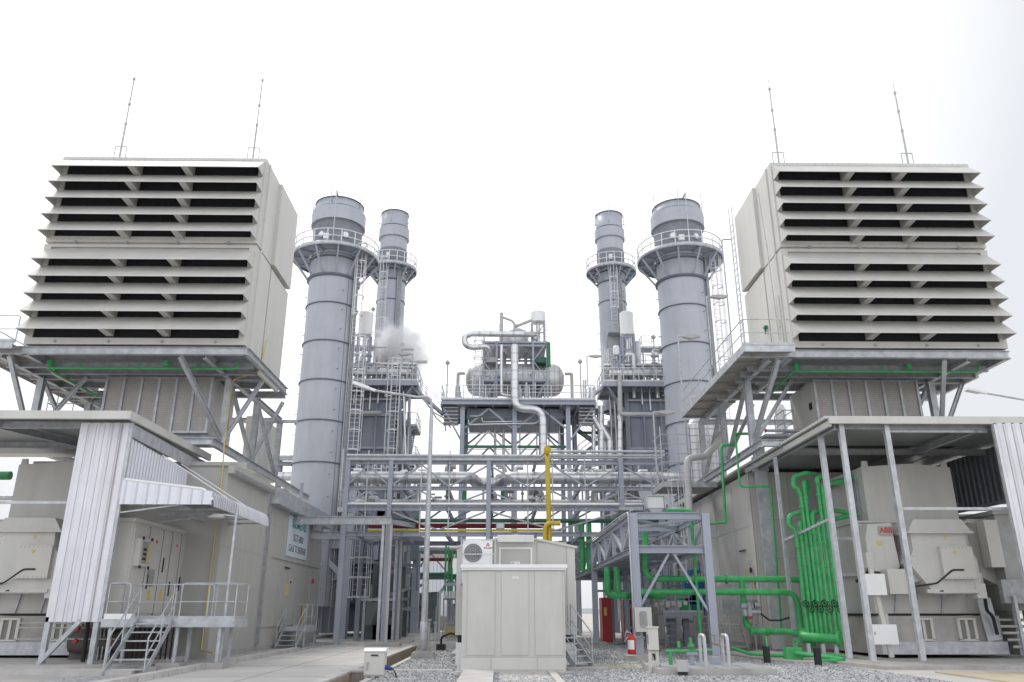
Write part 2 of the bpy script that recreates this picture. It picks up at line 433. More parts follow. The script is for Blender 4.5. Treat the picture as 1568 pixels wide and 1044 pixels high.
# right slabs
b = B(); b.prism([(10.8, 29.5), (11.6, 25.4), (30, 25.4), (30, 40), (10.8, 40)], 0, .11, 'z'); struct(b, 'slab_right', CONC)
b = B(); b.prism([(8.4, 40), (9.4, 29.0), (10.79, 27.2), (10.79, 40)], 0, .09, 'z'); struct(b, 'slab_beside_building', CONC)
b = B(); b.box(12.5, 30, 18, 24.2, 0, .035); struct(b, 'pavement', TAN)
b = B(); b.box(2.2, 4.5, 25.6, 27.6, .02, .045); struct(b, 'sandy_slab', TAN)
# hazy low hills/treeline very far away
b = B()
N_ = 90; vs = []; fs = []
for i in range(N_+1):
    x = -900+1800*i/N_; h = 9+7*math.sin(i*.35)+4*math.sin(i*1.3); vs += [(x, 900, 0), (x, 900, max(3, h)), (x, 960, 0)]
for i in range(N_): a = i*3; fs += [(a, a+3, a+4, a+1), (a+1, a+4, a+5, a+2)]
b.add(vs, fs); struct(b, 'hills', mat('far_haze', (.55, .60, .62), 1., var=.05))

# ================================================================== GAS TURBINE UNITS (right unit coordinates, dx shifts)
ROWS = (253.6, 277.2, 302, 327, 351.7)
def filter_house(dx, side, label):
    X0, X1, Y0, Y1, Z0, ZM, Z1 = 11.4+dx, 19.9+dx, 28.85, 33.8, 11.42, 15.72, 19.72
    t = T('filter_house', label, 'air intake', ((X0+X1)/2, Y0+2, Z0), 'louvred air intake houses of the gas turbines')
    b = B(); b.box(X0+.12, X1-.12, Y0+.12, Y1-.05, Z0, Z1-.06); b.o('body', CREAMS, t)
    # front frame edges
    b = B()
    for (a, c) in ((Z0, ZM-.05), (ZM+.05, Z1)):
        b.box(X0, X0+.28, Y0, Y0+.5, a, c); b.box(X1-.28, X1, Y0, Y0+.5, a, c)
        b.box(X0+.28, X1-.28, Y0, Y0+.4, a, a+.26); b.box(X0+.28, X1-.28, Y0, Y0+.4, c-.12, c)
    b.o('frame', CREAM, t)
    b = B()
    for k in range(34):
        x = X0+.2+(X1-X0-.4)*k/33
        for z in (ZM+.16, Z1-.03): b.box(x-.012, x+.012, Y0-.012, Y0+.001, z-.012, z+.012)
    for k in range(4):
        x = X0+1.2+k*2.05
        b.box(x-.1, x+.1, Y0+.1, Y0+.35, Z1-.06, Z1+.06); b.box(x-.05, x+.05, Y0-.04, Y0, ZM-.03, ZM+.1); b.box(x-.04, x+.04, Y0-.05, Y0, Z0+.06, Z0+.15)
    b.o('bolts', GALVD, t)
    for (a, c) in ((Z0+.26, ZM-.17), (ZM+.31, Z1-.12)):
        B().box(X0+.28, X1-.28, Y0+.06, Y0+.1, a, c-.2).o('filter_screen', WIRE, t)
    # hoods
    lip = .74; dz = .735
    lipsU = [zz(y, Y0-lip, 240) for y in ROWS]
    p = (lipsU[0]-lipsU[4])/4; lipsL = [lipsU[4]-p-.52 - p*k for k in range(5)]
    for i, zl in enumerate(lipsU+lipsL):
        zt = zl+dz; b = B(); th = .018
        xa, xb = X0+.06, X1-.06
        if i in (0, 5): zt = min(zt, (Z1 if i == 0 else ZM-.02)-.02)
        # sloped sheet
        vs = [(xa, Y0+.02, zt), (xb, Y0+.02, zt), (xb, Y0-lip, zl), (xa, Y0-lip, zl)]
        b.add(vs + [(x, y+.0, z-th*1.6) for x, y, z in vs], [(0,1,2,3), (7,6,5,4), (0,3,7,4), (1,5,6,2), (0,4,5,1)])
        b.box(xa, xb, Y0-lip-.01, Y0-lip+.01, zl-.03, zl+.004)
        for x in (xa, xb):
            b.prism([(Y0-lip, zl-.03), (Y0+.02, zt-.01), (Y0+.02, zl-.03)], x-.012, x+.012, 'x')
        b.o('louver_hood', CREAM, t)
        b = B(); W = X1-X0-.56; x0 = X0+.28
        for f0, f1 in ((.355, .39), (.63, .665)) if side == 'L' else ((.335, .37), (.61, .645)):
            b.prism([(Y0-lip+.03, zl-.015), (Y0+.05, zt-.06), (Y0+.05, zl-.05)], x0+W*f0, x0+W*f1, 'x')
        b.o('stiffener', CREAM_SHADED, t)  # shade under the hoods painted in with the darkened cream
    # side panels both sides
    for sgn, X in ((-1, X0), (1, X1)):
        e = lambda d: X+sgn*d
        b = B()
        b.box(e(-.1), e(0), Y0+.55, Y0+2.1, ZM+.03, Z1); b.box(e(-.1), e(0), Y0+.55, Y0+2.1, Z0, ZM-.04)
        b.o('side_panel', CREAMS, t)
        b = B(); b.box(e(-.1), e(.11), Y0+2.2, Y1, ZM+.1, Z1-.02); b.o('side_panel', CREAMS, t)
        b = B(); b.box(e(-.1), e(.02), Y0+2.2, Y1, Z0-.55, ZM-.1); b.o('side_panel', CREAMS, t)
        b = B()
        b.box(e(-.1), e(.05), Y0+.5, Y0+.58, Z0, ZM-.04); b.box(e(-.1), e(.05), Y0+.5, Y0+.58, ZM+.03, Z1)
        b.box(e(-.1), e(.13), Y0+2.1, Y0+2.2, ZM+.05, Z1-.01)
        b.o('trim', CREAM, t)
    if side == 'R':
        X = X0
        b = B()
        b.box(X-.05, X, Y0+.75, Y0+1.75, Z0+.15, Z0+2.5); b.box(X-.08, X-.05, Y0+.85, Y0+1.0, Z0+1.2, Z0+1.5)
        b.o('door', CREAM, t)
        for z, hh in ((Z0+1.7, .5), (Z0+.9, .5)):
            b = B(); b.box(X-.14, X-.02, Y0+2.38, Y0+2.62, z, z+.1); b.cyl((X-.1, Y0+2.5, z), (X-.1, Y0+2.5, z-.25), .04, 8); b.o('valve', GREEND, t)
    return t
filter_house(0, 'R', 'louvred cream air intake house with ladder and valves on its exposed side')
filter_house(-29.8, 'L', 'louvred cream air intake house above the white ribbed canopy with electric cubicles')

def rod(px, Y, zb, ztop, label):
    x = xx(px, 235, Y); t = T('lightning_rod', label, 'lightning rod', (x, Y, zb), 'lightning rods on the intake houses')
    b = B()
    for k in (-1, 1):
        b.cyl((x+k*.24, Y, zb), (x+k*.24, Y, zb+.75), .022, 6)
    b.bar((x-.24, Y, zb+.75), (x+.24, Y, zb+.75), .05, .03)
    b.o('bracket', GALV, t)
    b = B(); b.cyl((x, Y, zb), (x, Y, zb+1.9), .042, 8); b.cyl((x, Y, zb+1.9), (x, Y, ztop-.5), .03, 8); b.cyl((x, Y, ztop-.5), (x, Y, ztop), .015, 6)
    for z in (zb+1.9, zb+2.9, ztop-.5): b.cyl((x, Y, z-.05), (x, Y, z+.05), .06, 8)
    b.o('rod', PIPEG, t)
rod(184, 29.2, 19.7, zz(112, 29.2), 'thin lightning rod, first from the photo left edge')
rod(388, 29.2, 19.7, zz(112, 29.2), 'thin lightning rod beside the grey stacks on the intake house above the white awning')
rod(1191, 29.2, 19.7, zz(118, 29.2), 'thin lightning rod near the laddered edge of the intake house above the green risers')
rod(1388, 29.2, 19.7, zz(122, 29.2), 'thin lightning rod nearest the photo right edge')

def support_frame(dx, side, label):
    t = T('support_structure', label, 'steel frame', (15+dx, 34, 8.2), 'galvanised frames under the intake houses')
    M = GALV; zT = 11.0; cols = (32.0, 36.0, 40.0); XL, XR = 10.5+dx, 18.35+dx; ZB = 8.15
    for X in (XL, XR):
        for Y in cols:
            B().ibeam((X, Y, ZB), (X, Y, zT+.1), .26, .26).o('column', M, t)
    # platform ring and cross beams
    xa, xb = 10.0+dx, 19.95+dx
    for p, q in (((xa-.7, 29, 11.2), (xb, 29, 11.2)), ((xb, 29, 11.2), (xb, 34.9, 11.2)), ((xa+1.4, 29, 11.2), (xa+1.4, 34.9, 11.2)), ((xa, 34.9, 11.05), (xb, 34.9, 11.05))):
        B().ibeam(p, q, .2, .3).o('edge_beam', M, t)
    for y in (30.3, 31.2, 32.0, 33.3):
        B().ibeam((xa, y, 11.02), (xb-.1, y, 11.02), .18, .24).o('cross_beam', GALVD, t)
    for X in (XL, XR):
        B().ibeam((X, 29.1, 11.05), (X, 40.1, 11.05), .2, .26).o('cross_beam', M, t)
        B().ibeam((X, 30.9, ZB-.1), (X, 47.5, ZB-.1), .22, .3).o('sill_beam', M, t)
    B().ibeam((XL, 40, 11.05), (XR, 40, 11.05), .2, .26).o('cross_beam', M, t)
    B().ibeam((XL, 30.9, ZB-.1), (XR, 30.9, ZB-.1), .22, .26).o('sill_beam', M, t)
    # braces
    for X in (XL, XR):
        o = -.95 if X == XR else .35
        B().ibeam((X, 32, ZB+.1), (X+o, 29.05, zT), .16, .16).o('brace', M, t)
        B().ibeam((X, 32.1, zT-.1), (X, 35.9, ZB+.1), .15, .15).o('brace', M, t)
        B().ibeam((X, 36.1, zT-.1), (X, 39.9, ZB+.1), .15, .15).o('brace', M, t)
    for Y in (32, 36): B().ibeam((XR, Y-.02, ZB+.1), (xb-.15 if Y == 32 else xb-.4, Y+.0, zT), .15, .15).o('brace', M, t)
    B().ibeam((XL, 31.9, ZB+.1), (XL+1.9, 31.9, zT), .15, .15).o('brace', M, t)
    B().ibeam((XL, 36, ZB+.1), (XL+1.5, 36, zT), .15, .15).o('brace', M, t)
    B().bar((XR-.2, 40, zT), (XR+.9, 40, zT), .15).o('edge_beam', M, t)
    # soffit
    b = B(); b.box(xa+1.5, xb-.1, 29.15, 34.7, 11.34, 11.40); b.o('floor_plate', GALVD, t)
    # walkway on the low-x side
    w0, w1 = 9.35+dx, 11.3+dx
    b = B(); b.box(w0, w1, 28.45, 39.4, 11.22, 11.26); y = 28.5
    while y < 39.4: b.box(w0+.05, w1-.05, y, y+.08, 11.12, 11.215); y += 1.55
    b.o('walkway', STAIN, t)
    b = B()
    b.bar((w0, 28.4, 11.22), (w0, 39.4, 11.22), .06, .26); b.bar((w0, 28.4, 11.22), (w1, 28.4, 11.22), .06, .26)
    b.bar((w0+.02, 28.36, 11.4), (w1, 28.36, 11.4), .03, .1)
    b.o('kick_beam', GALV, t)
    railing(t, [(w1, 28.5, 11.35), (w0+.05, 28.5, 11.35), (w0+.05, 39.3, 11.35), (w1-.6, 39.35, 11.35)], 1.1, 1.9)
    return t
support_frame(0, 'R', 'galvanised steel frame and walkway under the intake house nearest the green pipework')
support_frame(-29.8, 'L', 'galvanised steel frame under the intake house beside the wide stack next to the steam')

def silencer(dx, label):
    t = T('intake_silencer', label, 'air duct', (15.4+dx, 33, 8.6), 'ribbed ducts under the intake houses')
    xa, xb, ya, yb, za, zb = 13.25+dx, 17.75+dx, 31.9, 34.6, 8.6, 11.0
    b = B(); b.box(xa, xb, ya, yb, za, zb); b.o('casing', CREAM, t)
    B().box(xa+.12, xb-.12, ya-.02, ya+.01, za+.12, zb-.1).o('grille', PLEAT, t)
    b = B(); n = 7
    for k in range(n):
        x = xa+.06+(xb-xa-.12)*k/(n-1); b.box(x-.05, x+.05, ya-.09, ya-.02, za, zb)
    b.box(xa, xb, ya-.05, ya, zb-.09, zb); b.box(xa, xb, ya-.05, ya, za, za+.1)
    b.o('ribs', GALV, t)
    b = B(); b.ibeam((xa-.2, ya+.2, za-.16), (xb+.2, ya+.2, za-.16), .2, .22); b.ibeam((xa-.2, ya+1.6, za-.16), (xb+.2, ya+1.6, za-.16), .2, .22); b.o('base_beams', GALV, t)
    B().box(xa-.02, xa+.0, ya+.3, ya+.6, za+1.2, za+1.5).o('vent', DARK, t)
    # dark transition behind, and lower casing seen between the columns
    B().box(17.0+dx, 17.75+dx, 38.8, 42, 8.1, 11.0).o('duct', CREAM, t)
silencer(0, 'ribbed grey air duct under the intake house near the green pipework')
silencer(-29.8, 'ribbed grey air duct under the intake house beside the wide stack next to the steam')

def sprinkler(dx, label):
    xa, xb, y, z = 11.9+dx, 19.3+dx, 30.0, 10.8
    b = B(); b.tube([(xa, y+4, z-.1), (xa-.1, y, z), (xb, y, z), (xb, y, z+.35)], .045, 8, .1)
    b.cyl((xa, y, z), (xa, y, z+.4), .05, 8)
    for x in (xa, xa+(xb-xa)*.62): b.cyl((x, y, z+.1), (x, y, z+.3), .11, 8); b.box(x-.12, x+.12, y-.05, y+.05, z+.27, z+.31)
    for k in range(3):
        x = xa+1.2+k*2.3; b.bar((x, y, z-.05), (x, y, z+.35), .03, .03)
    b.top('sprinkler_pipe', GREEN, label, 'pipe', 'sprinkler pipes below the intake houses')
sprinkler(0, 'thin green sprinkler pipe under the intake house above the green risers floor')
sprinkler(-29.8, 'thin green sprinkler pipe under the intake house above the white awning floor')

# ---- ladder on the intake house above the green risers side
cage_ladder('tall_ladder', 'tall galvanised ladder on the corner of the intake house above the green risers', 11.05, 33.6, 11.3, 19.2, (-1, 0), hoops=False, w=.45)
b = B()
b.tube([(11.2, 33.9, 11.3), (10.6, 33.9, 11.3), (10.6, 33.9, 18.6), (11.1, 33.9, 18.6)], .035, 8, .15)
b.tube([(11.3, 29.9, 12.1), (11.25, 29.9, 16.2), (11.25, 30.2, 19.0)], .02, 6)
b.top('conduit_loop', GALV, 'thin conduit loop running up the bright side of the intake house above the green risers', 'conduit')

# ================================================================== ENCLOSURES
def seam_wall(t, X, Y0, Y1, Z1, sgn, ys, zs, m=GREYW):
    b = B()
    for y in ys: b.box(X, X+sgn*.012, y-.02, y+.02, .3, Z1)
    for z in zs: b.box(X, X+sgn*.010, Y0, Y1, z-.015, z+.015)
    b.o('seams', m, t)
tL = T('turbine_enclosure', 'long cream turbine hall with blue sign and personnel door', 'building', (-14.5, 40, 0), 'gas turbine enclosures')
b = B(); b.box(-18.3, -10.8, 31.3, 49.2, .15, 7.15); b.o('wall', CREAM_SHADED, tL)  # cream like the other hall, darkened in colour for its shaded side
seam_wall(tL, -10.8, 31.3, 49.2, 7.1, 1, (34.4, 37.0, 40.1, 43.3, 46.3), (2.6, 4.1, 5.6))
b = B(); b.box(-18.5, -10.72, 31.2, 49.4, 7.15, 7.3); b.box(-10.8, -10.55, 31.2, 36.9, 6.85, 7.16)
b.o('roof', CREAM_SHADED, tL)
b = B(); y = 31.3
while y < 37: b.box(-10.55, -10.50, y, y+.06, 6.86, 7.0); y += .16
b.o('gutter_comb', GALVD, tL)
b = B(); b.box(-10.8, -10.35, 37.3, 49.4, 6.45, 7.2); b.o('roof_flashing', GALV, tL)
b = B(); b.box(-10.8, -10.68, 37.2, 37.45, .3, 6.5); b.o('downpipe', GALVD, tL)
b = B(); b.box(-18.35, -10.76, 31.2, 49.3, 0, .22); b.o('plinth', CONC, tL)
# door block in the left enclosure
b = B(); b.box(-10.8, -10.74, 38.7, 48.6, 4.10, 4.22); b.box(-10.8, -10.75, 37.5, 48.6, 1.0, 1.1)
b.o('rail_trim', CREAM_SHADED, tL)
d = B().box(-10.8, -10.75, 41.0, 42.5, 1.3, 3.6).o('door', CREAM_SHADED, tL)
b = B(); b.box(-10.75, -10.73, 41.5, 41.95, 2.4, 3.0); b.box(-10.75, -10.73, 45.3, 45.7, .95, 2.0); b.o('warning_label', YELP, d)
b = B(); b.box(-10.75, -10.73, 41.0, 41.9, 3.72, 3.8); b.box(-10.75, -10.73, 42.2, 42.4, 3.05, 3.15); b.o('door_closer', INK, d)
b = B(); b.box(-10.8, -10.74, 46.7, 48.3, 1.2, 3.9); b.o('door', CREAM_SHADED, tL)
b = B(); b.box(-10.74, -10.72, 46.9, 47.5, 3.2, 3.45); b.o('warning_label', REDS, tL)
# sign
sg = T('wall_sign', 'blue-white sign board with teal and black lettering on turbine hall', 'sign', (-10.77, 43, 4.6))
a0, a1 = 41.0, 45.3
b = B(); b.box(-10.79, -10.76, a0, a1, 4.35, 6.35); b.o('board', mat('sign_board', (.66, .74, .80), .5, var=.02), sg)
for body, z, s, m_, bo in (('SIEMENS', 6.0, .62, TEAL, .012), ('SGT-800', 5.3, .52, mat('grey_ink', (.16, .17, .19), .6), .0), ('GAS TURBINE', 4.75, .52, mat('grey_ink', (.16, .17, .19), .6), .0)):
    text(None, body, m_, sg, (-10.752, (a0+a1)/2, z), s, (rad(90), 0, rad(90)), bold=bo, sx=1.15 if body != 'SIEMENS' else 1.35)

tR = T('turbine_enclosure', 'long cream turbine hall behind the thick green pipes', 'building', (15.3, 43, 0), 'gas turbine enclosures')
b = B(); b.box(11.5, 19.2, 36.0, 52, .15, 7.75); b.o('wall', CREAM, tR)
seam_wall(tR, 11.5, 36, 52, 7.7, -1, (39.2, 42.4, 45.5, 48.5), (2.9, 5.4))
b = B()
for x in (13.2, 15.0): b.box(x-.02, x+.02, 35.985, 36, .3, 7.7)
for z in (2.2, 3.9, 5.6): b.box(11.5, 19, 35.985, 36, z-.015, z+.015)
b.o('seams', GREYW, tR)
b = B(); b.box(11.45, 19.3, 35.9, 52.1, 0, .3); b.o('plinth', CONC, tR)
b = B(); b.box(11.42, 11.5, 35.94, 36.3, .3, 7.7); b.box(11.42, 11.95, 35.93, 36.0, .3, 7.7); b.o('corner_trim', CREAM, tR)
d = B().box(11.44, 11.5, 37.2, 38.6, 1.2, 3.9).o('door', CREAM, tR)
b = B(); b.box(11.42, 11.44, 37.5, 38.5, 4.35, 4.41); b.box(11.42, 11.44, 39.6, 40.7, 2.55, 2.6); b.o('door_closer', INK, d)
b = B(); b.box(11.42, 11.44, 37.55, 37.75, 2.95, 3.5); b.box(11.42, 11.44, 36.7, 36.95, 2.5, 3.2); b.o('warning_label', YELP, d)
b = B(); b.cyl((11.43, 36.9, 3.45), (11.38, 36.9, 3.45), .12, 12); b.o('horn', INK, tR)

# ================================================================== CANOPIES
cR = T('canopy', 'corrugated shelter roof over the generator beside the green risers', 'canopy', (16, 31, 0), 'shelter roofs over the generators')
b = B()
vs = []
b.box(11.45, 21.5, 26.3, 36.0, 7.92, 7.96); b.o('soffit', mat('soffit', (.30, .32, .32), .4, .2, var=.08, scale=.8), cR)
b = B(); b.box(11.3, 21.6, 26.2, 26.32, 7.78, 8.02); b.box(11.3, 11.42, 26.32, 36, 7.70, 7.9); b.o('fascia', CREAM, cR)
b = B(); y = 26.3
while y < 52: b.box(11.2, 21.5, y, y+.14, 7.97, 8.06); y += .28
b.box(11.22, 21.5, 26.25, 52, 7.965, 7.99)
b.o('roof_sheet', CREAMS, cR)
for p, q in (((11.6, 26.6, 7.78), (21, 26.6, 7.78)), ((11.55, 26.4, 7.72), (11.55, 35.9, 7.72)), ((11.6, 31, 7.72), (21, 31, 7.72)), ((16.6, 26.6, 7.7), (16.6, 35.9, 7.7))):
    B().ibeam(p, q, .16, .24).o('beam', GALVD, cR)
posts = []
for px0, py0 in ((1297, 1012), (1330, 1018), (1405, 1018)):
    pass
PX = [(11.6, 27.8), (11.8, 26.5), (13.38, 26.5)]
for x, y in PX: B().bar((x, y, .2), (x, y, 7.8), .17, .17, up=(0,1,0)).o('post', GALV, cR)
XP_ = xx(1203, 850, 31.5)
B().bar((XP_, 31.5, .1), (XP_, 31.5, 7.6), .13, .13, up=(0,1,0)).o('post', GALV, cR)
b = B(); b.bar((13.3, 26.65, 4.95), (17.0, 26.65, 4.95), .07, .09); b.bar((XP_, 31.5, 4.3), (11.6, 27.8, 4.75), .07, .09); b.bar((13.3, 26.68, 7.62), (17.0, 26.68, 7.62), .08, .1); b.o('girt', GALV, cR)
b = B(); b.corr((16.98, 26.2, 1.36), (18.8, 26.2, 1.36), 6.45, .29, .035, nrm=(0,-1,0), duty=.62); b.o('ribbed_wall', WHITE, cR)
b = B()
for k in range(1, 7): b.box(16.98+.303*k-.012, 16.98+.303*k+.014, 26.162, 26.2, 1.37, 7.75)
b.o('seams', GREYW, cR)  # thin dark strips painting the shade in the rib grooves
B().bar((17.0, 26.28, .2), (17.0, 26.28, 7.8), .1, .1, up=(0,1,0)).o('post', GALV, cR)
b = B(); b.corr((19.6, 26.4, 5.75), (19.6, 35.9, 5.75), 2.1, .35, .07, nrm=(-1,0,0)); b.o('side_sheet', mat('dark_zinc', (.20, .21, .23), .4, .4), cR)
b = B(); b.bar((19.55, 26.4, 5.7), (19.55, 35.9, 5.7), .1, .14); b.o('beam', GALVD, cR)

cL = T('canopy', 'ribbed white shelter roof with a small curved awning', 'canopy', (-16, 29, 0), 'shelter roofs over the generators')
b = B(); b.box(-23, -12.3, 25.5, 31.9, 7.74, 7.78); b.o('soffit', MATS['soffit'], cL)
b = B(); b.box(-23, -12.18, 25.38, 25.5, 7.66, 7.93); b.box(-12.3, -12.18, 25.5, 33.0, 7.66, 7.93); b.box(-12.18, -10.7, 32.9, 33.1, 7.3, 7.6); b.o('fascia', CREAM, cL)
b = B(); b.box(-23, -12.3, 25.5, 33, 7.8, 7.9); b.o('roof_sheet', CREAMS, cL)
for p, q in (((-23, 26.1, 7.6), (-12.4, 26.1, 7.6)), ((-12.45, 26, 7.5), (-12.45, 33, 7.5)), ((-23, 29.5, 7.6), (-12.4, 29.5, 7.6)), ((-16.8, 26, 7.56), (-15, 31, 7.56))):
    B().ibeam(p, q, .16, .24).o('beam', GALVD, cL)
b = B(); b.corr((-14.08, 26.0, 1.36), (-12.42, 26.0, 1.36), 6.3, .29, .035, nrm=(0,-1,0), duty=.62); b.o('ribbed_wall', WHITE, cL)
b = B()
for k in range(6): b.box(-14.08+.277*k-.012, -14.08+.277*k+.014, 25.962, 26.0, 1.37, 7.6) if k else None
b.o('seams', GREYW, cL)  # groove shade between the ribs, added as dark strips
b = B(); b.corr((-12.4, 26.1, 5.55), (-12.4, 32.2, 5.55), 1.6, .24, .02, nrm=(1,0,0), hfun=lambda s: 1.62-.3*s); b.o('side_sheet', RIBW, cL)
b = B(); b.box(-12.42, -12.32, 25.95, 26.05, 1.36, 7.66); b.bar((-12.33, 26.0, 7.4), (-12.33, 32.8, 7.25), .06, .42); b.o('corner_trim', GALV, cL)
for x in (-14.0, -12.5): B().bar((x, 26.08, .1), (x, 26.08, 1.5), .16, .16, up=(0,1,0)).o('post', GALV, cL)
B().bar((-14.05, 25.98, .15), (-13.0, 26.02, 1.4), .13, .13).o('brace', GALV, cL)
B().bar((-14.1, 26.3, 5.05), (-23, 26.3, 5.05), .07, .09).o('girt', GALV, cL)
B().bar((-12.5, 31.8, .1), (-12.5, 31.8, 7.5), .16, .16, up=(0,1,0)).o('post', GALV, cL)
# awning
aw = T('awning', 'white ribbed awning with rounded edge above the steel landing', 'awning', (-11, 29, 4.9))
b = B(); prof = []
X_, Z_ = -9.3, 5.0
for i in range(7):
    a = rad(90)*i/6; prof.append((X_-.5+.5*math.sin(a), Z_-.08+.5*math.cos(a)))
prof = [(-12.4, Z_+.72)] + [(-9.8, Z_+.42)] + prof[1:] + [(X_, Z_-.12)]
# ribbed: alternate offset
n = 32; y0, y1 = 25.95, 32.1; vs = []; fs = []
ys = []
for k in range(n):
    a = y0+(y1-y0)*k/n; w = (y1-y0)/n; ys += [(a, 0), (a+w*.45, 0), (a+w*.5, .07), (a+w*.95, .07)]
for y, o in ys:
    for j, (x, z) in enumerate(prof): vs.append((x+(o if j > 3 else 0), y, z+(o if j <= 5 else 0)))
P_ = len(prof)
for k in range(len(ys)-1):
    for j in range(P_-1): fs.append((k*P_+j, (k+1)*P_+j, (k+1)*P_+j+1, k*P_+j+1))
b.add(vs, fs); b.o('roof_sheet', WHITEG, aw)
b = B(); b.corr((-12.35, 25.92, Z_-.05), (-9.38, 25.92, Z_-.05), .5, .36, .03, nrm=(0,-1,0), duty=.8, hfun=lambda s: .78-.36*s)
b.o('front_valance', VALW, aw)
b = B(); b.tube([(-12.3, 25.94, Z_+.76), (-9.7, 25.94, Z_+.45), (-9.36, 25.94, Z_+.1)], .05, 6, .2); b.o('edge_roll', WHITEP, aw)
b = B()
for y in (26.0, 27.5, 29.0, 30.5, 32.0): b.bar((-12.3, y, Z_-.02), (-9.35, y, Z_-.02), .05, .05)
for x in (-11.6, -10.5, -9.4): b.bar((x, 26, Z_-.04), (x, 32, Z_-.04), .05, .05)
for y in (26, 29, 32): b.bar((-12.3, y, Z_-.3), (-10.2, y, Z_-.02), .04, .04)
b.o('frame', GALV, aw)
for y0_, y1_ in ((28.5, 28.6), (30.3, 30.6)): B().cyl((-12.3, y0_, 7.05), (-9.6, y1_, 5.4), .022, 6).o('tie_rod', WHITEP, aw)

# ================================================================== ELECTRIC CUBICLES (left)
ec = T('electric_cubicle', 'row of beige electric cubicles standing on the landing under the awning', 'cabinet', (-13, 29, 1.36))
b = B(); b.box(-14.0, -12.2, 26.9, 32.1, 1.5, 4.5); b.o('body', BEIGE, ec)
b = B(); b.box(-14.05, -12.12, 26.8, 32.2, 4.5, 4.62); b.o('top_plate', BEIGE, ec)
B().box(-13.95, -12.25, 26.95, 32.05, 1.38, 1.5).o('plinth', GALVD, ec)
ys = [26.95, 28.15, 29.3, 30.1, 31.0, 32.05]
for i in range(5):
    a, c = ys[i]+.03, ys[i+1]-.03
    d = B().box(-12.2, -12.165, a, c, 1.6, 4.42).o('door', BEIGE, ec)
    B().box(-12.2, -12.175, c+.0, c+.06, 1.55, 4.45).o('door_gap', INK, ec)
    if i in (1, 2, 3, 4): B().box(-12.165, -12.14, a+.2, a+.27, (2.2, 2.6, 3.2, 2.4, 2.6)[i]-.2, (2.2, 2.6, 3.2, 2.4, 2.6)[i]+.3).o('handle', INK, d)
    if i in (1, 3, 4): B().box(-12.165, -12.145, a+.08, c-.08, 3.7, 4.3).o('flap', BEIGE, d)
    if i in (1, 3, 4): B().box(-12.144, -12.138, (a+c)/2-.06, (a+c)/2+.06, 3.95, 4.05).o('warning_label', REDS, d)
    if i in (1, 2, 4): B().prism([((a+c)/2-.12, 2.05), ((a+c)/2+.12, 2.05), ((a+c)/2+.12, 2.25), ((a+c)/2, 2.5), ((a+c)/2-.12, 2.25)], -12.164, -12.155, 'x').o('warning_sign', YELP, d)
d = T
b = B(); b.box(-12.2, -12.0, 27.2, 28.0, 3.1, 4.0); w = b.o('meter_box', BEIGE, ec)
b = B(); b.box(-12.0, -11.98, 27.32, 27.9, 3.2, 3.9); b.o('window', mat('meter_window', (.35, .36, .36), .2), w)
b = B(); b.box(-11.985, -11.97, 27.72, 27.86, 3.22, 3.88); b.o('yellow_strip', YELP, w)
b = B()
for k in range(6): b.box(-11.98, -11.955, 27.4+.12*(k % 2), 27.47+.12*(k % 2), 3.3+.15*(k//2), 3.38+.15*(k//2))
for z in (3.02, 3.95):
    for y in (27.22, 27.9): b.box(-12.0, -11.95, y, y+.08, z, z+.1)
b.o('knobs', INK, w)
b = B(); b.box(-12.165, -12.14, 28.35, 28.9, 2.5, 3.05); b.o('window', MATS['meter_window'], ec)

# ---- landing with stairs
ld = T('steel_landing', 'galvanised landing with stairs and handrails in front of electric cubicles', 'platform', (-10.2, 26, 0))
b = B(); b.box(-12.2, -8.15, 25.75, 27.0, 1.36, 1.40); b.box(-12.1, -10.9, 27.0, 32, 1.36, 1.4); b.o('deck', GALVD, ld)
b = B()
for p, q in (((-12.2, 25.75, 1.33), (-8.15, 25.75, 1.33)), ((-12.2, 27.0, 1.33), (-8.15, 27.0, 1.33)), ((-8.15, 25.75, 1.33), (-8.15, 27.0, 1.33)), ((-12.2, 25.75, 1.33), (-12.2, 27, 1.33))): b.bar(p, q, .07, .24)
b.o('edge_beam', GALV, ld)
for x in (-11.95, -9.9, -8.6):
    for y in (25.85, 26.9): B().bar((x, y, .1), (x, y, 1.3), .09, .09, up=(0,1,0)).o('leg', GALV, ld)
b = B(); b.box(-12.15, -11.3, 25.7, 25.9, 1.44, 1.6); b.o('wrapped_bundle', WHITEP, ld)
stair(ld, (xx(188, 1035, 23.0), 23.0, .03), (xx(237, 953, 25.75), 25.75, 1.4), 1.05, side=(1, .1, 0), n=6)
railing(ld, [(-9.9, 25.8, 1.4), (-8.2, 25.8, 1.4), (-8.2, 26.95, 1.4), (-9.2, 26.95, 1.4)], 1.1, .85)
railing(ld, [(-11.5, 25.8, 1.4), (-12.15, 25.8, 1.4), (-12.15, 26.9, 1.4)], 1.1, .9)
railing(ld, [(-11.9, 26.95, 1.4), (-9.3, 26.95, 1.4)], 1.1, 1.2)
struct(B().box(-11.0, -9.5, 22.6, 23.3, 0, .035).box(-8.95, -8.3, 25.5, 26.2, 0, .2).box(-10.3, -9.6, 25.5, 26.2, 0, .2).box(-12.0, -10.2, 23.8, 24.5, 0, .2), 'footing_pads', CONC)
# awning lamp on slender post
lp = T('landing_lamp', 'round lamp on a thin post rising from the steel landing', 'lamp', (-8.75, 26.6, 0))
B().cyl((-8.75, 26.6, .1), (-8.75, 26.6, 4.75), .045, 8).o('pole', GALV, lp)
b = B(); b.cyl((-8.75, 26.6, 4.65), (-9.5, 26.5, 4.72), .03, 8); b.o('arm', GALV, lp)
B().lathe((-9.35, 26.5, 4.6), [(0, .12), (.15, .1), (.28, .02), (.24, -.03), (0, -.03)], 16).o('lamp_head', PIPEG, lp)
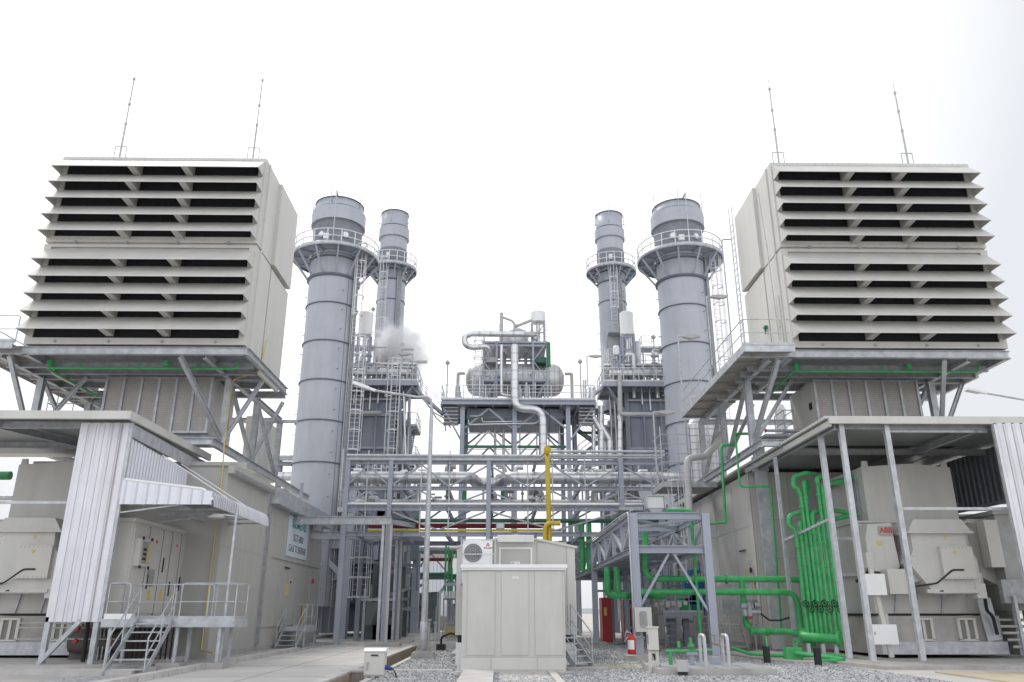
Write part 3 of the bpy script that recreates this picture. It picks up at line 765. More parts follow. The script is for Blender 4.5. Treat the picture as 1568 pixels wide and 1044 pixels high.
# yellow gas conduit up the left enclosure front
pipe('yellow_conduit', [(-9.95, 29.5, .3), (-11.0, 31.2, .3), (-11.0, 31.2, 7.0), (-11.05, 31.15, 8.0), (-11.3, 31.9, 9.0), (-11.3, 31.9, 10.9), (-9.9, 31.0, 11.0), (-9.75, 31.0, 12.4)], .026, YELP, 'thin yellow conduit climbing the corner of the turbine hall with the blue sign', 'conduit', n=6, rb=.25)
# small door stair, left enclosure
ds = T('door_stairs', 'small galvanised stairs and landing at the turbine hall side door', 'stairs', (-10.1, 43, 0))
b = B(); b.box(-10.75, -9.5, 41.0, 43.4, .86, .9); b.o('deck', GALVD, ds)
b = B(); b.bar((-9.5, 41, .85), (-9.5, 43.4, .85), .06, .26); b.bar((-10.75, 41, .85), (-9.5, 41, .85), .06, .26); b.o('edge_beam', GALV, ds)
for y in (41.1, 43.3): B().bar((-9.55, y, 0), (-9.55, y, .85), .07, .07, up=(0,1,0)).o('leg', GALV, ds)
railing(ds, [(-9.5, 41.0, .9), (-9.5, 43.4, .9), (-10.7, 43.4, .9)], 1.1, 1.1)
stair(ds, (-10.05, 39.6, 0.03), (-10.05, 41.0, .88), .95, n=4)
# ================================================================== GENERATORS
def octa(p, y0, y1, b=None): return (b or B()).prism(p, y0, y1, 'y')
def generator(dx, label, full=True):
    t = T('generator', label, 'generator', (15.7+dx, 31, .2), 'generators under the shelter roofs')
    S = lambda b: b
    def bx(b, x0, x1, *r): b.box(x0+dx, x1+dx, *r)
    def pz(b, poly, y0, y1): b.prism([(x+dx, z) for x, z in poly], y0, y1, 'y')
    b = B(); bx(b, 13.55, 17.95, 29.6, 35, .22, 1.52); b.o('plinth', CONC, t)
    b = B(); bx(b, 13.5, 18.0, 29.45, 29.58, .24, .66); b.o('steel_skirt', GALV, t)
    for x in (15.15, 16.7):
        b = B(); bx(b, x-.34, x+.34, 29.5, 29.6, 1.38, 1.45); bx(b, x-.34, x-.24, 29.52, 29.6, .72, 1.38); bx(b, x+.24, x+.34, 29.52, 29.6, .72, 1.38); bx(b, x-.05, x+.05, 29.54, 29.6, .72, 1.38); bx(b, x-.34, x+.34, 29.52, 29.6, .68, .74)
        v = b.o('vent_frame', BEIGE, t)
        b = B(); bx(b, x-.24, x+.24, 29.57, 29.605, .74, 1.38); b.o('recess', mat('recess', (.25, .245, .22), .7), v)
    b = B(); bx(b, 13.6, 17.75, 29.8, 35, 1.6, 3.0); b.o('base_frame', CREAM, t)
    b = B(); bx(b, 13.5, 17.9, 29.75, 35, 1.53, 1.6); b.o('gap_seal', DARK, t)
    b = B(); bx(b, 13.45, 17.6, 30.0, 35.5, 3.0, 4.85); b.o('stator_housing', CREAM, t)
    b = B(); bx(b, 13.35, 17.75, 29.9, 35.6, 4.83, 4.9); b.o('flange', CREAM, t)
    b = B(); b.prism([(13.98+dx, 4.9), (17.45+dx, 4.9), (17.45+dx, 6.95), (15.9+dx, 7.1), (13.98+dx, 6.97)], 30.1, 34.2, 'y'); b.o('cooler_housing', CREAM, t)
    b = B()
    for x in (14.15, 17.25): b.prism([(x-.14+dx, 6.9), (x+.14+dx, 6.9), (x+.1+dx, 7.2), (x-.1+dx, 7.2)], 30.12, 30.2, 'y')
    b.o('lifting_lug', CREAM, t)
    # cooler end flanges on the low-x side
    b = B()
    for y in (30.7, 33.3):
        bx(b, 13.86, 13.98, y-.14, y+.14, 5.0, 6.9)
        for k in range(18): bx(b, 13.82, 13.86, y-.05, y+.05, 5.05+k*.1, 5.09+k*.1)
    b.o('cooler_flange', GALVD, t)
    # right terminal box, octagonal
    pol = [(14.72, 4.45), (16.65, 4.45), (16.68, 3.9), (16.95, 3.45), (16.95, 2.7), (16.65, 2.25), (15.25, 2.25), (14.75, 2.95), (14.5, 3.3), (14.72, 3.75)]
    b = B(); pz(b, pol, 28.6, 29.98); tb = b.o('terminal_box', CREAM, t)
    b = B(); pz(b, [(14.6, 4.38), (16.88, 4.38), (16.6, 4.8), (14.85, 4.8)], 28.5, 30.0); pz(b, [(14.55, 4.31), (16.92, 4.31), (16.92, 4.38), (14.55, 4.38)], 28.45, 30.0); b.o('hood', CREAM, tb)
    b = B(); bx(b, 15.6, 16.75, 28.42, 28.6, 2.75, 3.85); b.o('cover_plate', BEIGE, tb)
    b = B()
    for (x, z) in ((15.95, 4.15), (16.1, 3.65)): bx(b, x-.04, x+.04, 28.40 if z < 3.8 else 28.58, 28.62, z-.05, z+.05)
    b.o('warning_label', YELP, tb)
    b = B()
    for i in range(len(pol)):
        (x0, z0), (x1, z1) = pol[i], pol[(i+1) % len(pol)]; cx, cz = 15.85, 3.4
        n = max(2, int(math.hypot(x1-x0, z1-z0)/.22))
        for k in range(n):
            x = x0+(x1-x0)*k/n; z = z0+(z1-z0)*k/n; x += (cx-x)*.07; z += (cz-z)*.07; bx(b, x-.012, x+.012, 28.585, 28.6, z-.012, z+.012)
    for k in range(8):
        for (x, z) in ((15.65+k*.15, 3.8), (15.65+k*.15, 2.8)): bx(b, x-.012, x+.012, 28.405, 28.42, z-.012, z+.012)
    b.o('bolts', GALVD, tb)
    b = B(); bx(b, 16.7, 17.05, 28.55, 29.3, 2.1, 2.6); bx(b, 14.95, 16.8, 28.5, 28.62, 2.28, 2.4); b.o('bracket', CREAM, tb)
    # side exciter box
    b = B(); pz(b, [(13.5, 4.7), (14.35, 4.75), (14.45, 3.2), (14.25, 3.0), (13.45, 3.05), (13.35, 3.5), (13.35, 4.2)], 29.2, 30.1); eb = b.o('exciter_box', CREAM, t)
    b = B(); bx(b, 13.25, 13.5, 29.15, 29.6, 3.15, 3.7); b.o('small_box', BEIGE, eb)
    b = B(); bx(b, 13.75, 13.9, 29.18, 29.2, 3.95, 4.1); b.o('warning_label', YELP, eb)
    # cream drum cover and boxes below
    b = B(); bx(b, 13.75, 14.55, 28.75, 29.3, 2.25, 3.1); pz(b, [(14.2, 3.1), (14.95, 3.1), (14.95, 2.7), (14.6, 2.6)], 28.9, 29.8); b.o('junction_box', BEIGE, t)
    b = B(); b.cyl((13.55+dx, 29.3, 2.6), (14.25+dx, 29.3, 2.6), .1, 10); b.o('valve_body', GREEND, t)
    b = B()
    for k in (0, .65): b.cyl((13.5+k+dx, 29.3, 2.6), (13.62+k+dx, 29.3, 2.6), .17, 10)
    b.o('valve_flange', GREEND, t)
    b = B(); b.tube([(14.6+dx, 28.7, 2.5), (15.3+dx, 28.45, 2.6), (15.9+dx, 28.4, 3.05), (16.3+dx, 28.4, 3.05)], .03, 6, .3); b.tube([(15.0+dx, 28.6, 2.3), (15.5+dx, 28.5, 2.35)], .03, 6); b.tube([(13.3+dx, 29.2, 3.1), (13.2+dx, 29.3, 2.85), (12.9+dx, 29.5, 2.7)], .06, 6)
    b.tube([(17.1+dx, 28.8, 2.2), (17.2+dx, 29.0, 1.7), (17.5+dx, 29.2, 1.5), (17.6+dx, 29.3, .9)], .06, 6, .3)
    b.o('cable', RUBBER, t)
    b = B()
    for x in (14.3, 15.1, 16.0, 17.4): b.bar((x+dx, 29.75, 1.62), (x+.15+dx, 29.72, 2.35), .05, .05)
    b.bar((13.4+dx, 29.7, 2.3), (17.6+dx, 29.7, 2.2), .03, .03); b.bar((17.55+dx, 29.45, .7), (17.35+dx, 29.35, 2.1), .5, .06)
    b.o('cable_tray', GALV, t)
    return t
gR = generator(0, 'large cream generator with red-lettered plate beside the green risers')
pl = B().box(13.86, 14.34, 29.12, 29.2, 4.32, 4.62).o('name_plate', mat('plate_grey', (.42, .42, .42), .5), gR)
text(None, 'ABB', REDS, gR, (14.10, 29.11, 4.47), .27, (rad(90), 0, 0), bold=.004, sx=.95)
generator(-32.35, 'large cream generator half hidden behind the ribbed white wall strip')
# tall grey cabinet beside the generator beside the green risers
tc_ = T('switch_cabinet', 'tall grey cabinet standing between generator and ribbed wall strip', 'cabinet', (19.2, 31, 1.6))
b = B(); b.box(18.5, 20.8, 29.6, 32.6, 1.7, 5.1); b.o('body', mat('grey_cabinet', (.40, .40, .39), .5, streak=.05), tc_)
b = B(); b.box(18.4, 20.9, 29.5, 32.7, 5.1, 5.25); b.o('top_plate', MATS['grey_cabinet'], tc_)
b = B(); b.prism([(17.7, 3.0), (18.5, 2.6), (18.5, 5.0), (17.75, 5.0)], 30.2, 31.6, 'y'); b.box(18.0, 18.5, 29.5, 30.0, 3.2, 4.9); b.o('duct', BEIGE, tc_)
b = B()
for x in (18.6, 20.6): b.box(x, x+.15, 29.8, 32.4, .2, 1.7)
b.o('leg', GALVD, tc_)
pr = T('side_pipework', 'grey pipe bundle and trays behind the tall grey cabinet', 'pipework', (19.5, 29, .2))
b = B()
for k in range(5): b.tube([(17.9, 29.0+.25*k, .5+.22*k), (21, 28.7+.25*k, .5+.22*k)], .05, 6)
for z in (5.5, 5.75, 6.0): b.tube([(17.8, 34, z), (21.5, 33.0, z)], .07, 6)
b.bar((17.8, 33.5, 5.2), (21.5, 33.5, 5.4), .1, .2)
b.o('pipes', PIPEG, pr)
b = B()
for x in (18.2, 19.0, 19.8): b.bar((x, 28.9, .2), (x, 28.9, 2.2), .1, .1)
b.o('supports', GALV, pr)
b = B(); b.bar((17.9, 29.1, 2.35), (20.5, 29.0, 2.3), .25, .8); b.o('tray', GALVD, pr)
# oil piping under left shelter
b = B()
for k in range(6):
    x = -12.95-.13*k; b.tube([(x, 28.2, .15), (x, 28.2, .6+.1*k), (x-.1, 28.3, 1.4)], .025, 6)
for z in (.8, 1.15, 1.3): b.tube([(-16, 28.0, z), (-12.6, 28.0, z)], .02, 6)
sbp = T('small_bore_piping', 'thin steel tubes with red caps behind the braced post of the white ribbed wall strip', 'pipework', (-13.5, 28, .15)); b.o('pipes', GALV, sbp)
b = B(); b.tube([(-13.3, 27.2, .14), (-13.33, 27.2, 1.3), (-13.4, 27.3, 2.0)], .07, 8); b.top('cable', RUBBER, 'thick black cable rising below the braced white wall strip', 'cable')
b = B()
for z, x in ((.75, -13.95), (1.15, -13.95), (1.1, -13.6)): b.cyl((x, 27.9, z), (x, 27.75, z), .07, 8)
b.o('red_cap', REDS, sbp)
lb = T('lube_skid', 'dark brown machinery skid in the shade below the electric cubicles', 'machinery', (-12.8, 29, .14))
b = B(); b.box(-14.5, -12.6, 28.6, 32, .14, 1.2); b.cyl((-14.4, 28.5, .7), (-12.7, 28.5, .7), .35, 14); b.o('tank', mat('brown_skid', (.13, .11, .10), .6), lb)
b = B()
for k in range(9): b.tube([(-12.3+.16*k, 28.4, .15), (-12.3+.16*k, 28.4, 1.3)], .03, 6)
b.o('cables', RUBBER, lb)

# ================================================================== WHITE PANELS ON STAND (right)
st = T('panel_stand', 'cream strut carrying two white junction boxes beside the green risers', 'panel stand', (13.1, 28.2, .2))
b = B(); b.bar((13.25, 28.3, .2), (12.95, 28.3, 3.1), .14, .12); b.bar((13.4, 28.6, .2), (13.4, 28.6, 1.6), .1, .1); b.o('strut', BEIGE, st)
for z0, z1, x in ((2.2, 2.9, 12.45), (.62, 1.25, 12.6)):
    bb = B().box(x, x+.85, 28.05, 28.25, z0, z1).o('junction_box', WHITEP, st)
    B().box(x+.06, x+.1, 28.04, 28.05, z0+.3, z0+.4).o('latch', GALVD, bb)

# ================================================================== GREEN PIPEWORK (right)
GP = 'thick green pipes between gantry and generator'
def zpx(zx, zy, Y): return at(1200+zx/3.22, 720+zy/3.22, Y)
hz = 2.8
pipe('green_pipe', [at(988, 815, 32), (at(988, 885, 32)[0], 32, 2.88), (xx(1235, 900, 32), 32, 2.86), (xx(1235, 900, 32), 31.9, .75)], .118, GREEN, 'thick green pipe with a drop from the gantry, upper of the two level runs', group=GP, rb=.42,
     flanges=[((8.9, 32, 2.87), (1,0,0))])
pipe('green_pipe', [at(979, 906, 31.5), (xx(1221, 920, 31.5), 31.5, 2.37), (xx(1221, 920, 31.5), 31.45, 1.0), (xx(1226, 970, 31), 31.0, .62), (11.5, 30.5, .55)], .118, GREEN, 'thick green pipe, lower of the two level runs', group=GP, rb=.5)
xb_ = xx(1136, 900, 32)
pipe('green_pipe', [(xb_, 32, 2.85), (xb_, 31.9, 1.15), (xb_+.3, 31.8, .95), (10.9, 31.6, .95), (11.4, 31.3, .85)], .115, GREEN, 'green branch pipe with a flange dropping from the upper level run', group=GP, rb=.35, flanges=[((10.2, 31.68, .95), (1,0,0)), ((9.6, 31.75, .95), (1,0,0))])
pv = T('red_capped_valve', 'grey valve actuator with red cap on the green branch pipe', 'valve', (xb_, 31.8, 1.5))
b = B(); b.cyl((xb_-.2, 31.7, 1.85), (xb_+.25, 31.7, 1.85), .13, 10); b.cyl((xb_+.1, 31.6, 1.5), (xb_+.1, 31.6, 2.0), .1, 10); b.cyl((xb_+.15, 31.6, 1.65), (xb_+.5, 31.6, 1.65), .09, 8); b.cyl((xb_-.1, 31.6, 1.5), (xb_-.1, 31.6, 1.75), .12, 8); b.cyl((xb_+.3, 31.6, 1.9), (xb_+.5, 31.6, 1.9), .12, 8); b.o('body', GALVD, pv)
b = B(); b.tube([(xb_+.5, 31.6, 1.6), (xb_+.8, 31.5, 1.35), (xb_+1.2, 31.5, 1.35), (xb_+1.6, 31.6, 1.45)], .035, 6, .2); b.o('cable', RUBBER, pv)
B().cyl((xb_+.1, 31.55, 1.38), (xb_+.1, 31.55, 1.5), .07, 8).o('cap', REDS, pv)
# manifold
mf = T('pipe_manifold', 'green manifold with a blind flange feeding the vertical green pipes', 'manifold', (11.9, 30, .6))
hd0, hd1 = at(1228, 975, 30.4), at(1284, 978, 29.6)
b = B(); b.tube([(11.4, 31.0, .95), hd0, hd1], .17, 14, .35); b.o('header', GREEN, mf)
d = (V(hd1)-V(hd0)).normalized()
b = B(); b.cyl(V(hd1)-d*.02, V(hd1)+d*.07, .27, 18); b.o('blind_flange', GREEN, mf)
b = B()
for f in (.15, .55, .9):
    p = V(hd0).lerp(V(hd1), f); b.bar(p-V((0,0,p.z-.2)), p-V((0,0,.2)), .12, .12)
b.o('support', GALV, mf)
hd2 = V(hd1)+V((.5, 1.0, .05))
b = B(); b.tube([hd2+V((-1.2,.3,0)), hd2], .18, 14); b.cyl(hd2, hd2+V((.05,0,0)), .24, 16); b.o('second_header', GREEN, mf)
# risers
RIS = [ # zoom x top, top y, bottom x, depth, elbow target dx
 (92, 330, 145, 30.3), (112, 290, 168, 30.1), (128, 140, 0, 31.2), (148, 90, 0, 31.0), (150, 270, 212, 29.9), (180, 300, 235, 29.8), (170, 70, 0, 30.6), (192, 110, 0, 30.4)]
zx0 = [120, 144, 167, 190, 213, 237, 262, 286]
top_y = [330, 290, 135, 90, 265, 310, 75, 115]
for i in range(8):
    Y = 30.35-.08*i; x, _, _z = zpx(zx0[i], 810, Y); zt = zpx(zx0[i]-45, top_y[i], Y)[2]
    b = B(); b.tube([(x, Y, .65), (x, Y, zt-.15), (x, Y, zt+.1)], .072, 10)
    for z in (2.05, zt-.35, (zt+2)/2): b.cyl((x, Y, z-.03), (x, Y, z+.03), .12, 10)
    t_ = T('riser_pipe', 'vertical green riser pipe, %s counted from the galvanised post side' % ('first', 'second', 'third', 'fourth', 'fifth', 'sixth', 'seventh', 'eighth')[i], 'pipe', (x, Y, .65), 'vertical green riser pipes on the manifold')
    b.o('tube', GREEN, t_)
    b = B()
    tx = x + (.35 if i % 2 else .32)
    if i in (0, 2): b.tube([(x, Y, zt+.05), (x-.08, Y, zt+.35), (x-.25, Y, zt+.42), (x-.2, Y, zt+.8), (x+.3, Y, zt+.95), (x+.75, Y+.3, zt+.95)], .085, 10, .18)
    elif i in (4, 5): b.tube([(x, Y, zt+.05), (x, Y, zt+.45), (x+.5, Y+.2, zt+.5), (x+1.0, 30.6, zt+.6), (13.95, 30.7, 5.2 if i == 4 else 5.28)], .085, 10, .25)
    elif i in (6, 7): b.tube([(x, Y, zt+.05), (x, Y, zt+.3), (x+.4, Y+.2, zt+.42), (13.95, 30.7 if i == 7 else 33.3, 6.65)], .09, 10, .25)
    else: b.tube([(x, Y, zt+.05), (x, Y, zt+.25), (x+.3, Y+.3, zt+.3), (x+.3, Y+.6, zt-.2)], .085, 10, .15)
    b.o('bend', GREEN, t_)
    b = B(); b.lathe((x, Y-.14, 1.75 if i % 2 else 1.95), [(.11, -.015), (.13, 0), (.11, .015), (.095, 0), (.11, -.015)], 12, 'y'); b.cyl((x, Y, 1.75 if i % 2 else 1.95), (x, Y-.16, 1.75 if i % 2 else 1.95), .03, 6)
    b.o('valve_wheel', RUBBER, t_)
b = B()
for z in (4.25, 2.95): b.bar((11.3, 30.45, z), (13.2, 29.95, z), .06, .1)
b.bar((11.85, 30.7, .2), (11.85, 30.7, 5.2), .18, .18); b.top('riser_bracket', GALVD, 'grey bracket frame holding the vertical green risers', 'bracket')
for px_, lab in ((11.9, 'galvanised cable duct running down the corner of the turbine hall behind the green pipes'),):
    b = B(); b.bar(at(1160, 672, 34.5), (at(1178, 900, 34.5)[0]+.0, 34.5, at(1178, 720, 34.5)[2]), .5, .12); 
    x = xx(1176, 830, 34.8); b = B(); b.box(x-.25, x+.25, 34.7, 34.9, .2, at(1165, 668, 34.8)[2]); b.box(x-.33, x+.33, 34.66, 34.92, at(1165, 722, 34.8)[2], at(1165, 700, 34.8)[2]); b.top('cable_duct', GALV, lab, 'duct')
b = B(); b.tube([at(1120, 722, 35), (11.2, 35, zz(679, 35, 1120))], .05, 8)
X_ = 11.2
pipe('thin_green_pipe', [at(1111, 800, 34.9), at(1104, 682, 34.9), at(1128, 680, 34.9), at(1126, 664, 35.2), at(1152, 664, 35.2)], .065, GREEN, 'thin green pipe hooked over the eave of the turbine hall behind the green pipes', n=8, rb=.2)
pipe('thin_green_pipe', [at(1126, 664, 34), at(1133, 745, 34), at(1180, 745, 33.5), at(1196, 955, 33.5), at(1196, 972, 33.5)], .045, GREEN, 'thin green pipe stepping down in front of the galvanised duct', n=8, rb=.15)
pipe('thin_green_pipe', [at(1111, 800, 34.9), (at(1085, 803, 34.9)[0]-.4, 34.9, at(1085, 803, 34.9)[2])], .05, GREEN, 'thin green level pipe below the big grey elbow pipe', n=8)
pipe('thin_green_pipe', [at(1020, 781, 31.3), at(1058, 781, 31.3), at(1060, 820, 31.3), at(1074, 985, 31.3)], .06, GREEN, 'thin green pipe running down between the gantry columns', n=8, rb=.15)
pipe('grey_elbow_pipe', [at(1059, 850, 36.5), at(1052, 702, 36.5), at(1080, 698, 37), at(1098, 680, 37.5), at(1103, 664, 38)], .16, PIPEG, 'grey hooked pipe standing in front of the turbine hall behind the green pipes', n=12, rb=.4)
# low green fire pipework on the slab
pipe('low_green_pipe', [at(1120, 992, 30.5), at(1150, 1001, 30), at(1200, 1004, 29.5), at(1290, 1004, 29.2)], .06, GREEN, 'low green pipe running along the slab below the manifold', n=8, rb=.2)
pipe('low_green_pipe', [at(1218, 1000, 29), at(1296, 1010, 28), at(1254, 1013, 27.6), at(1254, 1028, 27.6)], .07, GREEN, 'low green pipe with a hooked end above the slab edge', n=8, rb=.12)
vb = T('valve_block', 'green valve block on the slab in front of the manifold', 'valve', (11.2, 29.3, .2))
c = at(1214, 1000, 29.3)
b = B(); b.box(c[0]-.28, c[0]+.28, 29.1, 29.5, c[2]-.22, c[2]+.2); b.cyl((c[0]+.15, 29.3, c[2]+.2), (c[0]+.15, 29.3, c[2]+.4), .06, 8); b.o('body', GREEN, vb)
B().cyl((c[0]+.15, 29.3, c[2]+.4), (c[0]+.15, 29.3, c[2]+.43), .13, 12).o('hand_wheel', GREEN, vb)
for px_, py_, Y_, lab in ((1175, 1002, 28.2, 'black topped stub with thin green pipe'), (1255, 1020, 26.9, 'black pipe sleeve at the slab edge')):
    c = at(px_, py_+12, Y_); b = B(); b.cyl((c[0], Y_, .02), (c[0], Y_, .55), .12, 10); b.top('pipe_sleeve', RUBBER, lab, 'pipe sleeve')
c = at(1173, 975, 28.2); pipe('thin_green_pipe', [(c[0], 28.2, .5), (c[0], 28.2, c[2])], .035, GREEN, 'short thin green standpipe rising from a black sleeve', n=6)

# ================================================================== PIPE GANTRY (truss) right of centre
ga = T('pipe_gantry', 'blue-grey steel truss gantry running back from the gravel', 'gantry', (6.8, 40, 0))
YA, YB = 29.8, 56.5; XA, XB_ = xx(969, 790, YA), xx(1079, 790, YA); ZT, ZM_ = zz(790, YA, 1000), zz(841.5, YA, 1000)
ys_ = [29.8, 34.4, 39, 43, 47, 52, 56.5]
for X in (XA, XB_):
    for Y in (YA, 42.9): B().ibeam((X, Y, .15), (X, Y, ZT+.1), .28, .28).o('column', BLUE, ga)
    for z in (ZT, ZM_): B().ibeam((X, YA+.15, z), (X, YB, z), .18, .22).o('chord', BLUE, ga)
    n = 10
    for k in range(n):
        y0 = YA+(YB-YA)*k/n; y1 = YA+(YB-YA)*(k+1)/n
        B().bar((X, y1, ZM_+.1), (X, y1, ZT-.1), .14, .14, up=(0,1,0)).o('post', BLUE, ga)
        B().bar((X, y0+.1, (ZT-.1) if k % 2 == 0 else (ZM_+.1)), (X, y1-.1, (ZM_+.1) if k % 2 == 0 else (ZT-.1)), .12, .12).o('diagonal', GALV if X == XA else BLUE, ga)
for z in (ZT, ZM_):
    B().ibeam((XA+.14, YA, z), (XB_-.14, YA, z), .22, .26).o('cross_beam', BLUE, ga)
    for y in ys_[1:]: B().ibeam((XA, y, z), (XB_, y, z), .18, .22).o('cross_beam', BLUE, ga)
b = B(); b.bar((XA, 34.4, ZT-.05), (XB_, 30, ZT-.05), .12, .1); b.bar((XA, 30, ZT-.07), (XB_, 34.4, ZT-.07), .12, .1); b.o('plan_brace', BLUE, ga)
for p, q in (((XA+.15, YA, 1.9), ((XA+XB_)/2-.1, YA, ZM_-.15)), ((XB_-.15, YA, 1.7), ((XA+XB_)/2+.1, YA, ZM_-.15))): B().bar(p, q, .085, .085).o('knee_brace', BLUE, ga)
for X in (XA, XB_):
    for Y in (YA, 42.9): B().box(X-.5, X+.5, Y-.5, Y+.5, 0, .2).o('footing', CONC, ga)
b = B(); b.box(XA+.3, XB_-.3, 30.5, 56, ZM_+.16, ZM_+.22); b.o('cable_tray', GALVD, ga)
b = B(); b.tube([(XA-.2, 29.5, .4), (XA-.22, 29.5, ZT+.1), (XA-.2, 32, ZT+.2), (XA-.2, 55, ZT+.2)], .035, 6, .2); b.tube([(XA-.05, 29.55, ZT+.2), (XA-.05, 55, ZT+.2)], .03, 6); b.o('conduit', GALV, ga)
# things hung on the near gantry column
mb = T('meter_box', 'small grey meter box with oval window on the gantry column', 'box', (XA, 29.5, 1.3))
c = at(985, 948, 29.4)
b = B(); b.box(c[0]-.3, c[0]+.3, 29.35, 29.62, c[2]-.42, c[2]+.4); b.o('body', BEIGE, mb)
b = B(); b.prism([(c[0]-.13, c[2]-.2), (c[0]-.08, c[2]-.27), (c[0]+.08, c[2]-.27), (c[0]+.13, c[2]-.2), (c[0]+.13, c[2]+.2), (c[0]+.08, c[2]+.27), (c[0]-.08, c[2]+.27), (c[0]-.13, c[2]+.2)], 29.32, 29.35); f_ = b.o('window_frame', GALVD, mb)
b = B(); b.prism([(c[0]-.09, c[2]-.18), (c[0]+.09, c[2]-.18), (c[0]+.09, c[2]+.18), (c[0]-.09, c[2]+.18)], 29.31, 29.32); b.o('window', MATS['meter_window'], f_)
b = B(); b.tube([(c[0]-.1, 29.5, c[2]-.42), (c[0]-.1, 29.45, c[2]-.6), (c[0]-.6, 29.4, c[2]-.6), (c[0]-.7, 29.4, c[2]-.75)], .03, 6, .15); b.o('cable', GALVD, mb)
fe = T('fire_extinguisher', 'red fire extinguisher hanging at the gantry column', 'extinguisher', at(967, 990, 29.2))
c = at(967, 986, 29.2)
b = B(); b.lathe((c[0], 29.2, c[2]-.34), [(0, 0), (.13, .01), (.145, .05), (.145, .5), (.12, .58), (.05, .64), (.045, .68), (0, .68)], 16); b.o('bottle', REDS, fe)
b = B(); b.lathe((c[0], 29.2, c[2]-.05), [(.147, -.12), (.147, .18)], 10, a0=rad(200), a1=rad(300)); b.o('label_sheet', WHITEP, fe)
b = B(); b.bar((c[0]-.02, 29.2, c[2]+.34), (c[0]-.16, 29.15, c[2]+.44), .04, .03); b.tube([(c[0], 29.2, c[2]+.36), (c[0]-.2, 29.1, c[2]+.4), (c[0]-.24, 29.1, c[2]+.2)], .018, 6, .05); b.bar((c[0], 29.25, c[2]+.2), (c[0]+.3, 29.5, c[2]+.2), .05, .03); b.o('valve_lever', GALVD, fe)
# meter pillar
x = xx(1002, 1000, 23.6)
mp_ = T('meter_pillar', 'slim beige meter pillar with an open frame stand on the gravel', 'cabinet', (x, 23.8, 0))
b = B(); b.box(x-.14, x+.14, 23.6, 23.9, .64, 1.22); b.o('box', BEIGE, mp_)
b = B(); b.box(x-.16, x+.16, 23.57, 23.93, 1.22, 1.26); b.o('top_plate', BEIGE, mp_)
b = B()
for dx_ in (-.1, .1): b.bar((x+dx_, 23.75, 0), (x+dx_, 23.75, .62), .08, .1, up=(0,1,0))
for z in (.1, .32, .58): b.bar((x-.1, 23.75, z), (x+.1, 23.75, z), .09, .07)
b.o('stand', BEIGE, mp_)
b = B(); b.tube([(x, 23.9, .6), (x+.1, 23.9, .3), (x+.4, 24.1, .05)], .03, 6, .2); b.o('cable', RUBBER, mp_)
b = B(); b.box(x-.15, x-.14, 23.66, 23.74, .8, 1.05); b.o('handle', INK, mp_)
# valve pit
pit = T('valve_pit', 'low concrete valve pit slab with green pipe and handles', 'pit', (5.9, 24, 0))
b = B(); b.box(4.3, 7.5, 22.8, 25.4, 0, .2); b.o('slab', CONC, pit)
b = B()
for k in range(4): b.box(4.45+.76*k, 5.17+.76*k, 22.95, 25.25, .2, .215)
b.o('cover_plate', GALVD, pit)
x = xx(1046, 1025, 22.7)
b = B(); b.box(x-.15, x+.12, 22.6, 22.8, .14, .42); b.o('switch_box', PIPEG, pit)
b = B(); b.box(x-.13, x+.1, 22.62, 22.78, .0, .14); b.o('box_foot', RUBBER, pit)
YP = 24.3
P2 = lambda a, c: at(a, c, YP)
x1 = P2(1058, 990)[0]
b = B(); b.tube([P2(1019, 997), P2(1090, 996)], .042, 8); b.tube([P2(1026, 997), (P2(1026, 997)[0], YP, .22)], .055, 8); b.cyl((x1, YP, .7), (x1, YP, .95), .05, 10); b.cyl((x1, YP, .7), (x1, YP, .78), .1, 10); b.cyl((P2(1040, 996)[0], YP, .68), (P2(1040, 996)[0], YP, .85), .05, 8)
b.o('pipework', GREEN, pit)
b = B(); b.bar((x1, YP, .22), (x1, YP, .5), .12); b.box(x1-.15, x1+.15, YP-.1, YP+.1, .48, .56); b.o('pedestal', BLUE, pit)
b = B(); b.box(P2(1090, 1010)[0], P2(1104, 1010)[0], YP, YP+.3, .215, .42); b.o('valve_base', BLUE, pit)
xq = P2(1094, 990)[0]
b = B(); b.cyl((xq-.1, YP-.1, .8), (xq+.4, YP-.1, .72), .035, 8); b.cyl((xq, YP-.1, .8), (xq, YP-.1, 1.02), .018, 6); b.cyl((xq-.08, YP-.1, 1.02), (xq+.08, YP-.1, 1.02), .018, 6); b.cyl((xq+.4, YP-.1, .72), (xq+.42, YP-.1, .25), .025, 6); b.o('brass_tap', mat('brass', (.35, .28, .2), .4, .6), pit)
for k, lab in ((1078, 'galvanised hoop bar on the valve pit, nearer the gantry'), (1113, 'galvanised hoop bar on the valve pit, nearer the turbine hall')):
    x, _, z = at(k, 973, 22.95); b = B(); b.tube([(x, 22.95, .2), (x, 22.95, z), (x, 23.5, z), (x, 23.5, .2)], .05, 8, .12); b.top('hoop_bar', GALV, lab, 'hoop bar', 'hoop bars on the valve pit')

